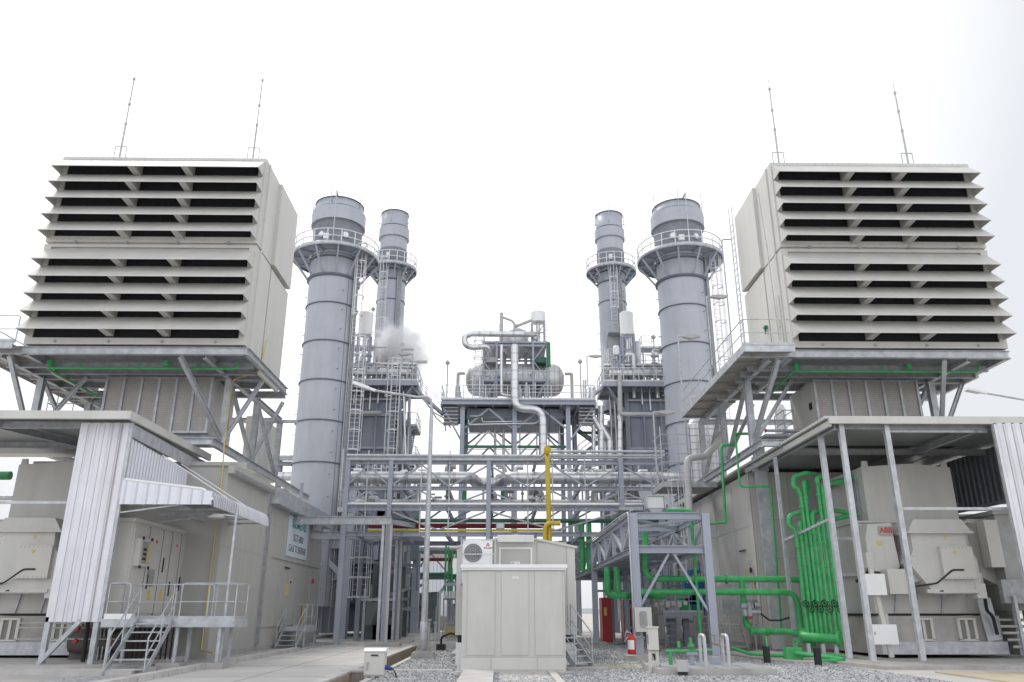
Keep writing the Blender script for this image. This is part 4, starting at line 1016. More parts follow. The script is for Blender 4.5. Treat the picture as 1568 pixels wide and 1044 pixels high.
# red cabinets behind
def red_cab(px0, px1, pyt, pyb, Y, lab):
    x0 = xx(px0, 940, Y); x1 = xx(px1, 940, Y); zt = zz(pyt, Y, px0)
    t = T('red_cabinet', lab, 'cabinet', ((x0+x1)/2, Y+.5, .1), 'red gas cabinets behind the gantry')
    b = B(); b.box(x0, x1, Y, Y+1.2, .12, zt); b.o('body', RED, t)
    b = B(); b.box(x0+.05, x1-.05, Y-.02, Y, .25, zt-.12); d = b.o('door', RED, t)
    b = B(); b.box(x0+.1, x0+.25, Y-.04, Y-.02, zt-.9, zt-.5); b.o('label_strip', YELP, d)
    b = B(); b.box(x0-.05, x1+.05, Y-.05, Y+1.2, 0, .13); b.o('base', CONC, t)
red_cab(922, 937, 915, 978, 44, 'red cabinet with yellow strip, left of the pair behind the gantry')
red_cab(955, 967, 918, 972, 45, 'red cabinet seen between gantry columns, right of the pair')

# ================================================================== CONTROL CABIN + SWITCHGEAR
cc = T('control_cabin', 'cream control cabin with gabled roof, air conditioner and shaded door', 'cabin', (.55, 31, .9))
b = B(); b.prism([(-1.43, .95), (2.5, .95), (2.5, 3.70), (.54, 4.06), (-1.43, 3.70)], 27, 36, 'y'); b.o('wall', CREAM, cc)
b = B(); b.prism([(-1.5, 3.66), (.54, 4.05), (2.58, 3.66), (2.58, 3.73), (.54, 4.12), (-1.5, 3.73)], 26.93, 36.1, 'y'); b.o('roof', CREAM, cc)
b = B(); b.box(.2, .9, 26.9, 26.98, 3.84, 3.99); b.o('ridge_vent', CREAM, cc)
b = B(); b.box(-1.4, -.8, 27.05, 28, 0, .72); b.box(2.0, 2.48, 27.05, 28, 0, .72); b.box(-1.4, -.8, 30, 31, 0, .95); b.box(2.0, 2.48, 30, 31, 0, .95); b.o('pedestal', WHITEP, cc)
b = B(); b.box(-1.35, 2.4, 27.1, 35.9, .72, .95); b.o('base_frame', RUBBER, cc)
x0, x1 = xx(764, 850, 27), xx(815, 850, 27)
zt = zz(838, 27)
dr = B().box(x0+.06, x1-.06, 26.985, 27.0, 1.2, zt-.06).o('door', mat('door_grey', (.50, .49, .465), .5, var=.02), cc)
b = B(); b.box(x0, x0+.06, 26.95, 27.0, 1.2, zt); b.box(x1-.06, x1, 26.95, 27.0, 1.2, zt); b.box(x0+.06, x1-.06, 26.95, 27.0, zt-.06, zt); b.o('frame', WHITEP, dr)
xl = xx(789, 862, 26.98); zl_ = zz(864, 26.98)
b = B(); b.box(xl-.16, xl+.16, 26.97, 26.984, zl_-.07, zl_+.09); s_ = b.o('safety_sign', WHITEP, dr)
b = B(); b.lathe((xl-.08, 26.965, zl_+.01), [(.05, 0), (.06, 0)], 14, 'y'); b.bar((xl-.12, 26.966, zl_+.05), (xl-.04, 26.966, zl_-.03), .004, .012); b.o('red_mark', REDS, s_)
b = B(); b.prism([(xl+.02, zl_-.05), (xl+.14, zl_-.05), (xl+.08, zl_+.06)], 26.964, 26.968); b.o('yellow_mark', YELP, s_)
b = B(); xa, xb2 = xx(762, 825, 26.5), xx(818, 825, 26.5); z0 = zz(829.5, 26.6); b.prism([(27.0, z0+.25), (26.72, z0+.2), (26.62, z0), (26.66, z0), (26.76, z0+.12), (27.0, z0+.14)], xa, xb2, 'x'); b.o('door_hood', CREAM, cc)
b = B(); xa, xb2 = xx(823, 850, 27), xx(867, 850, 27); b.box(xa, xb2, 26.985, 27.0, 1.2, zz(831, 27)); b.o('panel', mat('panel_grey', (.52, .51, .485), .5, var=.02), cc)
b = B(); zp_ = zz(831, 27)
b.box(xa-.02, xa, 26.97, 27.0, 1.2, zp_); b.box(xb2, xb2+.02, 26.97, 27.0, 1.2, zp_); b.box(xa-.02, xb2+.02, 26.97, 27.0, zp_, zp_+.03); b.o('panel_trim', GREYW, cc)
# AC unit
ac = T('air_conditioner', 'white outdoor air conditioner inside a bar guard on the cabin wall', 'air conditioner', (-.8, 26.7, 2.0))
x0, x1 = xx(708, 850, 26.55), xx(754, 850, 26.55); zt = zz(828, 26.55); zb = zt-1.35
b = B(); b.box(x0, x1, 26.55, 26.95, zb, zt); b.o('case', WHITEP, ac)
cxf, czf, R_ = xx(724.5, 846, 26.5), zz(846.5, 26.5), .285
b = B(); b.box(cxf-.34, cxf+.34, 26.535, 26.552, czf-.34, czf+.34); b.o('fan_frame', WHITEP, ac)
b = B(); b.cyl((cxf, 26.545, czf), (cxf, 26.52, czf), R_, 28); fn = b.o('fan_opening', FAN, ac)
b = B()
for r_ in (.08, .16, .24, .29): b.lathe((cxf, 26.51, czf), [(r_-.008, 0), (r_+.008, 0)], 24, 'y')
for k in range(10):
    xq = cxf-.25+.055*k; hh = math.sqrt(max(0, R_**2-(xq-cxf)**2)); b.bar((xq, 26.512, czf-hh), (xq, 26.512, czf+hh), .008, .008)
b.o('fan_guard', GALVD, ac)
lx, lz = xx(747, 840, 26.5), zz(834, 26.5)
b = B()
def rhomb(b, cx, cz, ang, s):
    c_, q = math.cos(ang), math.sin(ang); pts = [(0, 0), (.55*s, .32*s), (1.1*s, 0), (.55*s, -.32*s)]
    b.prism([(cx+u*c_-v*q, cz+u*q+v*c_) for u, v in pts], 26.53, 26.548)
for a in (90, 210, 330): rhomb(b, lx, lz, rad(a), .065)
b.o('red_emblem', REDS, ac)
text(None, 'MITSUBISHI', mat('dark_red_ink', (.30, .05, .05), .5), ac, (lx, 26.545, lz-.105), .062, (rad(90), 0, 0), bold=.001)
b = B()
za, zb2 = zz(826.5, 26.4), zz(848.5, 26.4)
xa, xb2 = xx(706, 850, 26.4), xx(758.5, 850, 26.4)
for z in (za, zb2, zb2-.55): b.bar((xa, 26.4, z), (xb2, 26.4, z), .035, .035)
for x in (xa, xb2): b.bar((x, 26.4, za+.1), (x, 26.4, zb-.1), .035, .035); b.bar((x, 26.4, za), (x, 27, za+.05), .03, .03); b.bar((x, 26.4, zb), (x, 27, zb), .03, .03)
b.o('bar_guard', GALV, ac)
b = B(); b.cyl((-1.5, 27.4, 3.05), (-1.5, 27.4, 3.3), .09, 10); b.box(-1.56, -1.44, 27.2, 27.5, 2.85, 3.35); b.top('siren_box', WHITEP, 'small white fitting on the corner edge of the control cabin', 'fitting')

sw = T('switchgear_cabinet', 'wide cream switchgear cabinet standing in front of the control cabin', 'cabinet', (.4, 25, 0))
x0, x1 = -1.10, 1.93
b = B(); b.box(x0, x1, 24.45, 25.9, .42, 2.84); b.o('body', CREAM, sw)
b = B(); b.box(x0-.01, x1+.01, 24.43, 25.92, .02, .40); b.o('plinth', CREAMS, sw)
b = B(); b.box(x0+.85, x0+.865, 24.42, 24.43, .02, .4); b.box(x1-.84, x1-.825, 24.42, 24.43, .02, .4); b.box(x0-.0, x1+.0, 24.44, 24.46, .395, .425); b.o('plinth_seams', GREYW, sw)
b = B(); b.box(x0-.07, x1+.09, 24.33, 26.0, 2.90, 3.0); b.box(x0-.04, x1+.05, 24.38, 25.95, 2.84, 2.9); b.o('roof_cap', WHITEP, sw)
edges = [xx(p, 950, 24.45) for p in (715.5, 757.7, 767.8, 809.4, 819.4, 861.7)]
for i in range(3): 
    a, c = edges[2*i], edges[2*i+1]
    d = B().box(a, c, 24.43, 24.45, .47, 2.8).o('door', CREAM, sw)
b = B()
for e in edges: b.box(e-.009, e+.009, 24.445, 24.455, .47, 2.8)
b.box(x0, x1, 24.445, 24.455, 2.8, 2.815); b.o('door_gap', GREYW, sw)
b = B()
for e in edges:
    for k in range(7): b.box(e-.03, e-.022, 24.42, 24.43, .6+.34*k, .612+.34*k)
b.o('screws', GALVD, sw)
lx, lz = xx(789.5, 884, 24.4), zz(884.5, 24.4)
b = B(); b.box(lx-.09, lx+.09, 24.415, 24.43, lz-.03, lz+.03); lbl = b.o('name_plate', WHITEP, sw)
b = B(); b.box(lx-.055, lx+.055, 24.41, 24.415, lz-.008, lz+.006); b.o('printed_line', GREYW, lbl)
struct(B().box(-1.1, 1.9, 24.1, 24.43, 0, .09).box(-1.3, 2.05, 24.0, 24.3, 0, .05).box(-1.0, -.15, 18, 24.0, 0, .12).box(.0, 1.35, 18, 23.95, .0, .05).box(1.36, 1.55, 18, 24.0, 0, .1), 'entrance_slab', CONCL)
cs = T('cabin_stairs', 'small steel stairs with handrail at the side of the control cabin', 'stairs', (3.2, 28, 0))
stair(cs, (2.55, 25.5, .1), (2.0, 26.5, .95), .7, side=(.8,.55,0), n=5)
b = B(); b.bar((2.05, 26.6, 1.9), (2.05, 26.95, 1.9), .04); b.o('handrail', GALV, cs)
struct(B().box(2.0, 3.2, 24.8, 26.0, 0, .1), 'step_pad', CONC)

# ---- small junction box in front
x, y = xx(575, 1010, 21.9), 21.9
jb = T('junction_cabinet', 'small beige outdoor junction cabinet with blue socket near the drain', 'cabinet', (x, y, 0))
b = B(); b.box(x-.26, x+.26, y-.17, y+.25, .12, .70); b.o('body', BEIGE, jb)
b = B(); b.box(x-.24, x+.24, y-.13, y+.22, 0, .115); b.o('base', BEIGE, jb)
b = B(); b.prism([(y-.22, .70), (y-.2, .68), (y+.28, .70), (y+.28, .77), (y-.1, .77)], x-.29, x+.29, 'x'); b.o('roof_cap', WHITEP, jb)
d = B().box(x-.235, x+.235, y-.185, y-.17, .14, .67).o('door', BEIGE, jb)
b = B(); b.box(x-.1, x+.1, y-.2, y-.185, .57, .63); p_ = b.o('name_plate', GALVD, d)
b = B(); b.box(x-.085, x+.085, y-.205, y-.2, .585, .615); b.o('plate_face', INK, p_)
b = B(); b.box(x-.19, x-.155, y-.21, y-.185, .25, .42); b.box(x-.185, x-.135, y-.22, y-.19, .40, .44); b.o('handle', GALVD, d)
b = B()
for k in (-.17, .03): b.box(x+k, x+k+.1, y-.14, y-.129, .03, .09)
b.o('cable_hole', DARK, jb)
b = B(); b.cyl((x+.26, y, .30), (x+.37, y-.02, .29), .06, 12); b.cyl((x+.36, y-.02, .29), (x+.44, y-.04, .27), .042, 10); b.o('socket', mat('blue_plastic', (.02, .07, .28), .4), jb)
b = B(); b.tube([(x+.43, y-.04, .27), (x+.52, y-.1, .22), (x+.6, y-.2, .04), (x+.62, y-.8, .04)], .018, 6, .12); b.o('cable', RUBBER, jb)
b = B(); b.cyl((x-.9, y+.3, .2), (x-.3, y+.2, .2), .07, 10); b.top('drain_pipe_stub', PIPEG, 'short grey pipe stub crossing the drain beside the junction cabinet', 'pipe')

# ================================================================== STREET LAMPS
def cobra(b1, b2, p, q, m=None):
    """lamp head between points p (arm side) and q (tip)"""
    p = V(p); q = V(q); d = (q-p).normalized(); b1.bar(p, p.lerp(q, .3), .16, .1); b1.bar(p.lerp(q, .28), q, .3, .12)
    b2.bar(p.lerp(q, .4)-V((0,0,.07)), p.lerp(q, .92)-V((0,0,.07)), .22, .05)
sl = T('street_lamp', 'tall galvanised street lamp with long arm standing on the gravel', 'street lamp', (-3.0, 31.5, 0))
x, y = at(648, 1003, 31.5)[0], 31.5; zt = zz(625, 31.5, 656)
b = B(); b.cyl((x, y, .3), (x, y, zt), .135, 16, r2=.075); b.lathe((x, y, .28), [(.14, 0), (.16, .02), (.16, 1.0), (.14, 1.02)], 16); b.o('pole', GALV, sl)
p1 = at(650, 612, 31.5); p2 = at(575, 598, 31.5); p3 = at(541, 586, 31.5)
b = B(); b.tube([(x, y, zt-.1), (x-.05, y, p1[2]+.15), at(640, 608, 31.5), p2], .05, 8, .5); b.o('arm', GALV, sl)
h1, h2 = B(), B(); cobra(h1, h2, p2, p3); h1.o('lamp_head', WHITEP, sl); h2.o('lens', GLASS, sl)
b = B(); b.prism([(x-.46, 0.03), (x+.46, .03), (x+.38, .24), (x-.38, .24)], y-.4, y+.4); b.o('footing', CONC, sl)
b = B(); b.box(x-.28, x+.28, y-.28, y+.28, .24, .29)
for i in (-1, 1):
    for j in (-1, 1): b.cyl((x+i*.22, y+j*.22, .29), (x+i*.22, y+j*.22, .38), .03, 6)
b.o('base_plate', GALVD, sl)
# right street lamp beyond the shelter
sl = T('street_lamp', 'street lamp head on a long arm behind the right shelter roof', 'street lamp', (24, 38, 0))
pa, pb = at(1510, 602, 38), at(1478, 596, 38); pc = at(1590, 616, 38)
b = B(); b.cyl((pc[0]+.5, 38, .1), (pc[0]+.5, 38, pc[2]-.5), .12, 12, r2=.07); b.o('pole', GALV, sl)
b = B(); b.tube([(pc[0]+.5, 38, pc[2]-.6), (pc[0]+.45, 38, pc[2]-.1), pc, pa], .05, 8, .4); b.o('arm', GALV, sl)
h1, h2 = B(), B(); cobra(h1, h2, pa, pb); h1.o('lamp_head', WHITEP, sl); h2.o('lens', GLASS, sl)
def plat_lamp(px, pyt, pyb, Y, lab, head=1, L=.9, m=None):
    x, _, zb = at(px, pyb, Y); zt = zz(pyt, Y, px); x2 = xx(px, pyt, Y)
    t = T('platform_lamp', lab, 'lamp', (x, Y, zb), 'slender lamps on the platforms')
    b = B(); b.tube([(x, Y, zb), (x, Y, zt), (x+.3*head, Y, zt)], .045, 6, .08); b.o('pole', GALV, t)
    b = B(); s = head; b.prism([(x+s*.25, zt-.05), (x+s*(.25+L*.5), zt-.14), (x+s*(.25+L), zt-.03), (x+s*(.25+L), zt+.02), (x+s*(.25+L*.5), zt+.08), (x+s*.25, zt+.05)], Y-.14, Y+.14); b.o('lamp_head', PIPEG, t)
plat_lamp(1046, 515, 620, 38.5, 'platform lamp in front of the wide stack next to the walkway lamps')
plat_lamp(1091, 454, 560, 39, 'platform lamp above the walkway railing, higher one', 1)
plat_lamp(1007, 631, 740, 40, 'platform lamp above the small railed landing', 1)
plat_lamp(631, 542, 585, 58, 'platform lamp near the drifting steam', -1)
plat_lamp(900, 545, 590, 58, 'platform lamp at the head of the right stair flight', 1)
def rod_on(px, pyt, pyb, Y, lab):
    x, _, zb = at(px, pyb, Y); zt = zz(pyt, Y, px)
    b = B(); b.cyl((x, Y, zb), (x, Y, zt), .05, 6); b.lathe((x, Y, zt-.1), [(0, .35), (.2, .1), (.14, -.05), (0, -.1)], 8); b.top('lightning_mast', PIPEG, lab, 'mast', 'small masts with pointed heads')
rod_on(684, 555, 612, 59.5, 'pointed mast at the stair end of the vessel deck')
rod_on(890, 553, 612, 59.5, 'pointed mast on the vessel deck nearest the right stairs')
rod_on(593, 520, 575, 61, 'pointed mast half lost in the steam')
rod_on(614, 527, 575, 61, 'pointed mast just outside the steam cloud')
rod_on(1004, 516, 570, 61, 'pointed mast beside the boiler beside the downcomers valves')
rod_on(569, 473, 510, 63, 'pointed mast beside the white silencer drum near the left stack')
# floodlight on gantry
fl = T('floodlight', 'square floodlight on top of the steel gantry', 'floodlight', at(1002, 775, 29.9))
c = at(1003, 770, 29.9)
b = B(); b.box(c[0]-.38, c[0]+.38, 29.8, 30.1, c[2]-.22, c[2]+.28); b.box(c[0]-.38, c[0]-.32, 29.72, 29.8, c[2]-.22, c[2]+.28); b.box(c[0]+.32, c[0]+.38, 29.72, 29.8, c[2]-.22, c[2]+.28); b.box(c[0]-.32, c[0]+.32, 29.72, 29.8, c[2]+.23, c[2]+.28); b.o('housing', GALVD, fl)
b = B(); b.box(c[0]-.31, c[0]+.31, 29.77, 29.795, c[2]-.2, c[2]+.22); b.o('glass', GLASS, fl)
b = B(); b.prism([(c[0]-.3, c[2]-.22), (c[0]+.3, c[2]-.22), (c[0]+.12, c[2]-.42), (c[0]-.12, c[2]-.42)], 29.8, 30.1); b.box(c[0]-.06, c[0]+.06, 29.9, 30.0, ZT, c[2]-.4); b.o('bracket', GALVD, fl)
c = at(766, 806, 41)
fl = T('floodlight', 'small floodlight above the control cabin roof on the pipe rack', 'floodlight', c)
b = B(); b.box(c[0]-.22, c[0]+.22, 40.9, 41.1, c[2]-.16, c[2]+.2); b.o('housing', GALVD, fl)
b = B(); b.box(c[0]-.17, c[0]+.17, 40.87, 40.89, c[2]-.1, c[2]+.15); b.o('glass', GLASS, fl)

# ================================================================== PORTAL BEAMS LEFT
def portal(px, py, Y, xw, pyb, label, dbl):
    x, _, z = at(px, py, Y); t = T('cable_portal', label, 'portal', (x-2, Y, 0), 'galvanised portals beside the turbine hall with the blue sign')
    B().ibeam((xw, Y, z), (x+.25, Y, z), .3, .42).o('beam', GALV, t)
    for d_ in (0, dbl): B().bar((x-.15+d_*.9, Y+d_*.2, .1), (x-.15+d_*.9, Y+d_*.2, z-.2), .13, .13, up=(0,1,0)).o('post', GALV if d_ == 0 else PIPEG, t)
    B().box(x-.7, x+1.0, Y-.45, Y+.55, 0, .2).o('footing', CONC, t)
    b = B(); b.box(xw+.1, xw+.55, Y-.2, Y+.2, z+.24, z+.65); b.o('end_bracket', GALVD, t)
    B().bar((x-.1, Y+.1, z), (x+1.2, Y+2.5, z), .12, .25).o('side_beam', GALV, t)
portal(592, 797, 42, -10.75, 985, 'nearer galvanised portal spanning from turbine hall over the road', .45)
portal(612, 820, 46, -10.75, 985, 'farther galvanised portal spanning from turbine hall over the road', .3)
b = B(); b.bar((-10.5, 41.9, zz(797, 42)), (-10.5, 41.9, zz(740, 42, 430)), .14, .14, up=(0,1,0)); b.top('support_post', GALV, 'galvanised upright standing on the end of the nearer portal', 'post')
# ================================================================== STACKS
def stack(cx, Y, r, k, rings, zplat, rp, zb, ztop, lab, grp, ladder_ang, z0, ch):
    t = T('exhaust_stack', lab, 'chimney', (cx, Y, zb), grp)
    z3 = zplat+k*3.4; c = (cx, Y, 0)
    b = B(); b.lathe(c, [(r, zb), (r, zplat-1.0*k), (r, zplat+.05)], 48); b.o('shaft', STACK, t)
    b = B()
    for z in rings: b.lathe(c, [(r, z-.02), (r+.09*k, z-.015), (r+.09*k, z+.05), (r, z+.055)], 48)
    b.lathe(c, [(r, zplat-2.05*k), (r+.16*k, zplat-2.0*k), (r+.16*k, zplat-1.85*k), (r, zplat-1.8*k)], 48)
    b.lathe(c, [(r, zplat-.5*k), (r+.10*k, zplat-.5*k), (r+.10*k, zplat-.4*k), (r, zplat-.4*k)], 48); b.o('flange', FLANGE, t)
    b = B(); b.lathe(c, [(r+.02, zplat+.05), (r+.02, zplat+(z0-zplat)*(.98 if k > .8 else .62))], 48); b.o('sampling_section', STACKD, t)
    b = B(); b.lathe(c, [(r+.22*k, z0-.02), (r+.22*k, z0+ch)], 48); b.lathe(c, [(r-.02, z0), (r+.22*k, z0)], 48); b.lathe(c, [(r+.22*k, z0+ch), (r-.02, z0+ch+.01)], 48); b.lathe(c, [(r-.02, zplat), (r-.02, z0+ch)], 48); b.lathe(c, [(r+.0, z0+ch-.02), (r, ztop), (r-.12, ztop), (r-.12, ztop-1.5)], 48); b.o('collar', STACK, t)
    b = B(); b.lathe(c, [(r, z0+ch+.04), (r+.06, z0+ch+.05), (r+.06, z0+ch+.14), (r, z0+ch+.15)], 48); b.lathe(c, [(r, ztop-.08), (r+.05, ztop-.07), (r+.05, ztop+.01), (r-.12, ztop+.01)], 48); b.o('rim', FLANGE, t)
    # service platform
    pf = B().lathe(c, [(r+.05, zplat-.06), (rp, zplat-.06), (rp, zplat+.0), (r+.05, zplat+.0)], 40).o('platform', BLUED, t)
    b = B(); b.lathe(c, [(rp-.04, zplat-.16), (rp+.03, zplat-.16), (rp+.03, zplat+.12), (rp-.02, zplat+.12)], 40); b.lathe(c, [(r+.12, zplat-.2), (r+.2, zplat-.2), (r+.2, zplat-.06)], 40); b.o('edge_beam', GALV, pf)
    n = 12
    for i in range(n):
        a = 2*math.pi*(i+.5)/n; u = V((math.cos(a), math.sin(a), 0)); b = B()
        b.bar(V(c)+u*(r+.06)+V((0,0,zplat-1.9*k)), V(c)+u*(rp-.1)+V((0,0,zplat-.2)), .12, .12); b.bar(V(c)+u*r+V((0,0,zplat-.14)), V(c)+u*rp+V((0,0,zplat-.14)), .1, .14)
        b.o('bracket', BLUE, pf)
    b = B(); rr = rp-.03
    for h in (.55, 1.1):
        for i in range(40):
            a0, a1 = 2*math.pi*i/40, 2*math.pi*(i+1)/40
            b.bar((cx+rr*math.cos(a0), Y+rr*math.sin(a0), zplat+h), (cx+rr*math.cos(a1), Y+rr*math.sin(a1), zplat+h), .06, .06)
    for i in range(20):
        a0 = 2*math.pi*i/20; b.bar((cx+rr*math.cos(a0), Y+rr*math.sin(a0), zplat), (cx+rr*math.cos(a0), Y+rr*math.sin(a0), zplat+1.1), .06, .06)
    b.o('railing', LADM, pf)
    # small things on the shaft
    b = B()
    for i in range(int((zplat-2-zb)/1.5)):
        z = zb+1+1.5*i
        for a in (rad(183), rad(305)):
            u = V((math.cos(a), math.sin(a), 0)); b.bar(V(c)+u*r+V((0,0,z)), V(c)+u*(r+.22)+V((0,0,z+.02)), .05, .05)
    b.o('lug', GALVD, t)
    b = B(); a = rad(318); u = V((math.cos(a), math.sin(a), 0))
    b.bar(V(c)+u*(r+.005)+V((0,0,zb)), V(c)+u*(r+.005)+V((0,0,zplat-2)), .03, .03); b.o('seam', FLANGE, t)
    for a in (rad(200), rad(262), rad(335)):
        u = V((math.cos(a), math.sin(a), 0)); b = B(); p = V(c)+u*(r+.16)
        b.cyl(p+V((0,0,ztop-1.2)), p+V((0,0,ztop+1.0)), .03, 6); b.bar(V(c)+u*r+V((0,0,ztop-1.1)), p+u*.1+V((0,0,ztop-1.1)), .06, .06); b.bar(V(c)+u*r+V((0,0,ztop-.4)), p+V((0,0,ztop-.4)), .05, .05); b.o('lightning_spike', GALV, t)
    a = rad(275); u = V((math.cos(a), math.sin(a), 0))
    if k > .8:
        b = B(); p = V(c)+u*(r+.55); b.cyl(p+V((0,0,zplat)), p+V((0,0,ztop+.2)), .035, 6); b.bar(p+V((0,0,ztop+.1)), p-u*.6+V((0,0,ztop+.15)), .1, .2); b.o('lamp_post', GALV, t)
        for a in (rad(245), rad(300)):
            u = V((math.cos(a), math.sin(a), 0)); p = V(c)+u*(r-.02)+V((0,0,zplat+1.35)); b = B(); b.cyl(p, p+u*.15, .27, 14); pt = b.o('port', STACK, t); B().cyl(p+u*.15, p+u*.18, .19, 14).o('port_cover', WHITEP, pt)
        b = B()
        for a, z in ((rad(262), .9), (rad(268), .3), (rad(205), .5), (rad(213), .35)):
            u = V((math.cos(a), math.sin(a), 0)); p = V(c)+u*(r+.45)+V((0,0,zplat+z)); b.box(p.x-.2, p.x+.2, p.y-.12, p.y+.12, p.z-.22, p.z+.22)
        b.o('instrument_box', WHITEP, t)
    else:
        u = V((math.cos(rad(262)), math.sin(rad(262)), 0)); p = V(c)+u*(r+.35)+V((0,0,zplat+.9)); B().box(p.x-.15, p.x+.15, p.y-.1, p.y+.1, p.z-.25, p.z+.2).o('instrument_box', WHITEP, t)
    # riser conduits beside ladder
    b = B()
    for da in (0, 5, 10, 15):
        a = rad(ladder_ang+da); u = V((math.cos(a), math.sin(a), 0)); p = V(c)+u*(r+.14)
        b.cyl(p+V((0,0,zb)), p+V((0,0,zplat-.1)), .06, 6)
    b.o('conduit', GALVD, t)
    return t
YS = 55.0
zpl = zz(369, YS-3.3, 512)
xl = xx(512, 430, YS); xr = xx(1043.5, 430, YS)
ringsL = [zz(y, YS-1.85, 500) for y in (461.7, 520, 580, 642, 706.6)]
ztop = zz(300, YS-1.8, 515)
stack(xl-.02, YS, 1.84, 1.0, ringsL, zpl, 3.25, 2.0, ztop, 'large grey stack beside the intake house above the white awning, wider of its pair', 'wide exhaust stacks', 330, zz(332, YS-2, 512), zz(312, YS-2, 512)-zz(332, YS-2, 512))
stack(xr, YS, 1.84, 1.0, [z for z in ringsL], zz(371, YS-3.3, 1040), 3.25, 2.0, zz(304, YS-1.8, 1035), 'large grey stack behind the walkway lamps, wider of its pair', 'wide exhaust stacks', 325, zz(335, YS-2, 1036), zz(315, YS-2, 1036)-zz(335, YS-2, 1036))
YS2 = 64.0
xl2, xr2 = xx(601.5, 400, YS2), xx(935, 400, YS2)
stack(xl2, YS2, 1.22, .62, [zz(457, YS2-1.2, 600)], zz(399, YS2-2.2, 600), 2.15, 17.5, zz(320, YS2-1.2, 602), 'slim grey stack rising through the steam, narrower of its pair', 'slim exhaust stacks', 300, zz(358, YS2-1.3, 600), zz(343, YS2-1.3, 600)-zz(358, YS2-1.3, 600))
stack(xr2, YS2, 1.22, .62, [zz(459, YS2-1.2, 935)], zz(402, YS2-2.2, 935), 2.2, 17.5, zz(322, YS2-1.2, 933), 'slim grey stack with caged ladder on its front, narrower of its pair', 'slim exhaust stacks', 285, zz(359, YS2-1.3, 935), zz(345, YS2-1.3, 935)-zz(359, YS2-1.3, 935))
GL = 'caged ladders of the boiler plant'
cage_ladder('caged_ladder', 'caged ladder down the side of the wide stack next to the steam', xx(549, 450, 54), 54.0, 20.0, zpl-.2, (.3, -1), group=GL, w=.55)
cage_ladder('caged_ladder', 'caged ladder between the wide stack next to the steam and blue-grey casing', xx(546, 600, 55), 55.0, 10.2, 20.3, (.2, -1), group=GL, w=.7)
cage_ladder('caged_ladder', 'caged ladder in front of the casing under the steam', xx(602, 640, 58), 58.2, 9.5, 19.4, (-.2, -1), group=GL, w=.7)
cage_ladder('caged_ladder', 'low caged ladder above the ground beside the thick blue-grey column', xx(552, 850, 50), 50.5, 2.3, 9.8, (0, -1), group=GL, w=.9, h0=.2, hstep=1.15)
cage_ladder('caged_ladder', 'caged ladder on the sky side of the wide stack next to the walkway lamps', xx(1096, 450, 54), 54.0, 14.0, zz(371, 51.7, 1040)-.2, (.4, -1), group=GL, w=.55)
cage_ladder('caged_ladder', 'caged ladder up the slim stack in the steam', xl2-.45, YS2-1.5, 21.5, zz(399, YS2-2.2, 600), (0, -1), group=GL)
cage_ladder('caged_ladder', 'caged ladder up the front of the slim stack with the front ladder', xr2-.1, YS2-1.5, 24.0, zz(402, YS2-2.2, 935), (0, -1), group=GL)
b = B(); b.box(xr2-.8, xr2+.7, YS2-2.3, YS2-1.2, 23.8, 23.9); b.bar((xr2-.8, YS2-2.2, 24.9), (xr2+.7, YS2-2.2, 24.9), .05); b.bar((xr2-.8, YS2-2.2, 24.4), (xr2+.7, YS2-2.2, 24.4), .04); b.bar((xr2-.8, YS2-1.3, 22.8), (xr2-.8, YS2-2.2, 23.8), .08); b.bar((xr2+.7, YS2-1.3, 22.8), (xr2+.7, YS2-2.2, 23.8), .08)
b.top('rest_landing', GALVD, 'small ladder rest landing on the slim stack with the front ladder', 'landing')

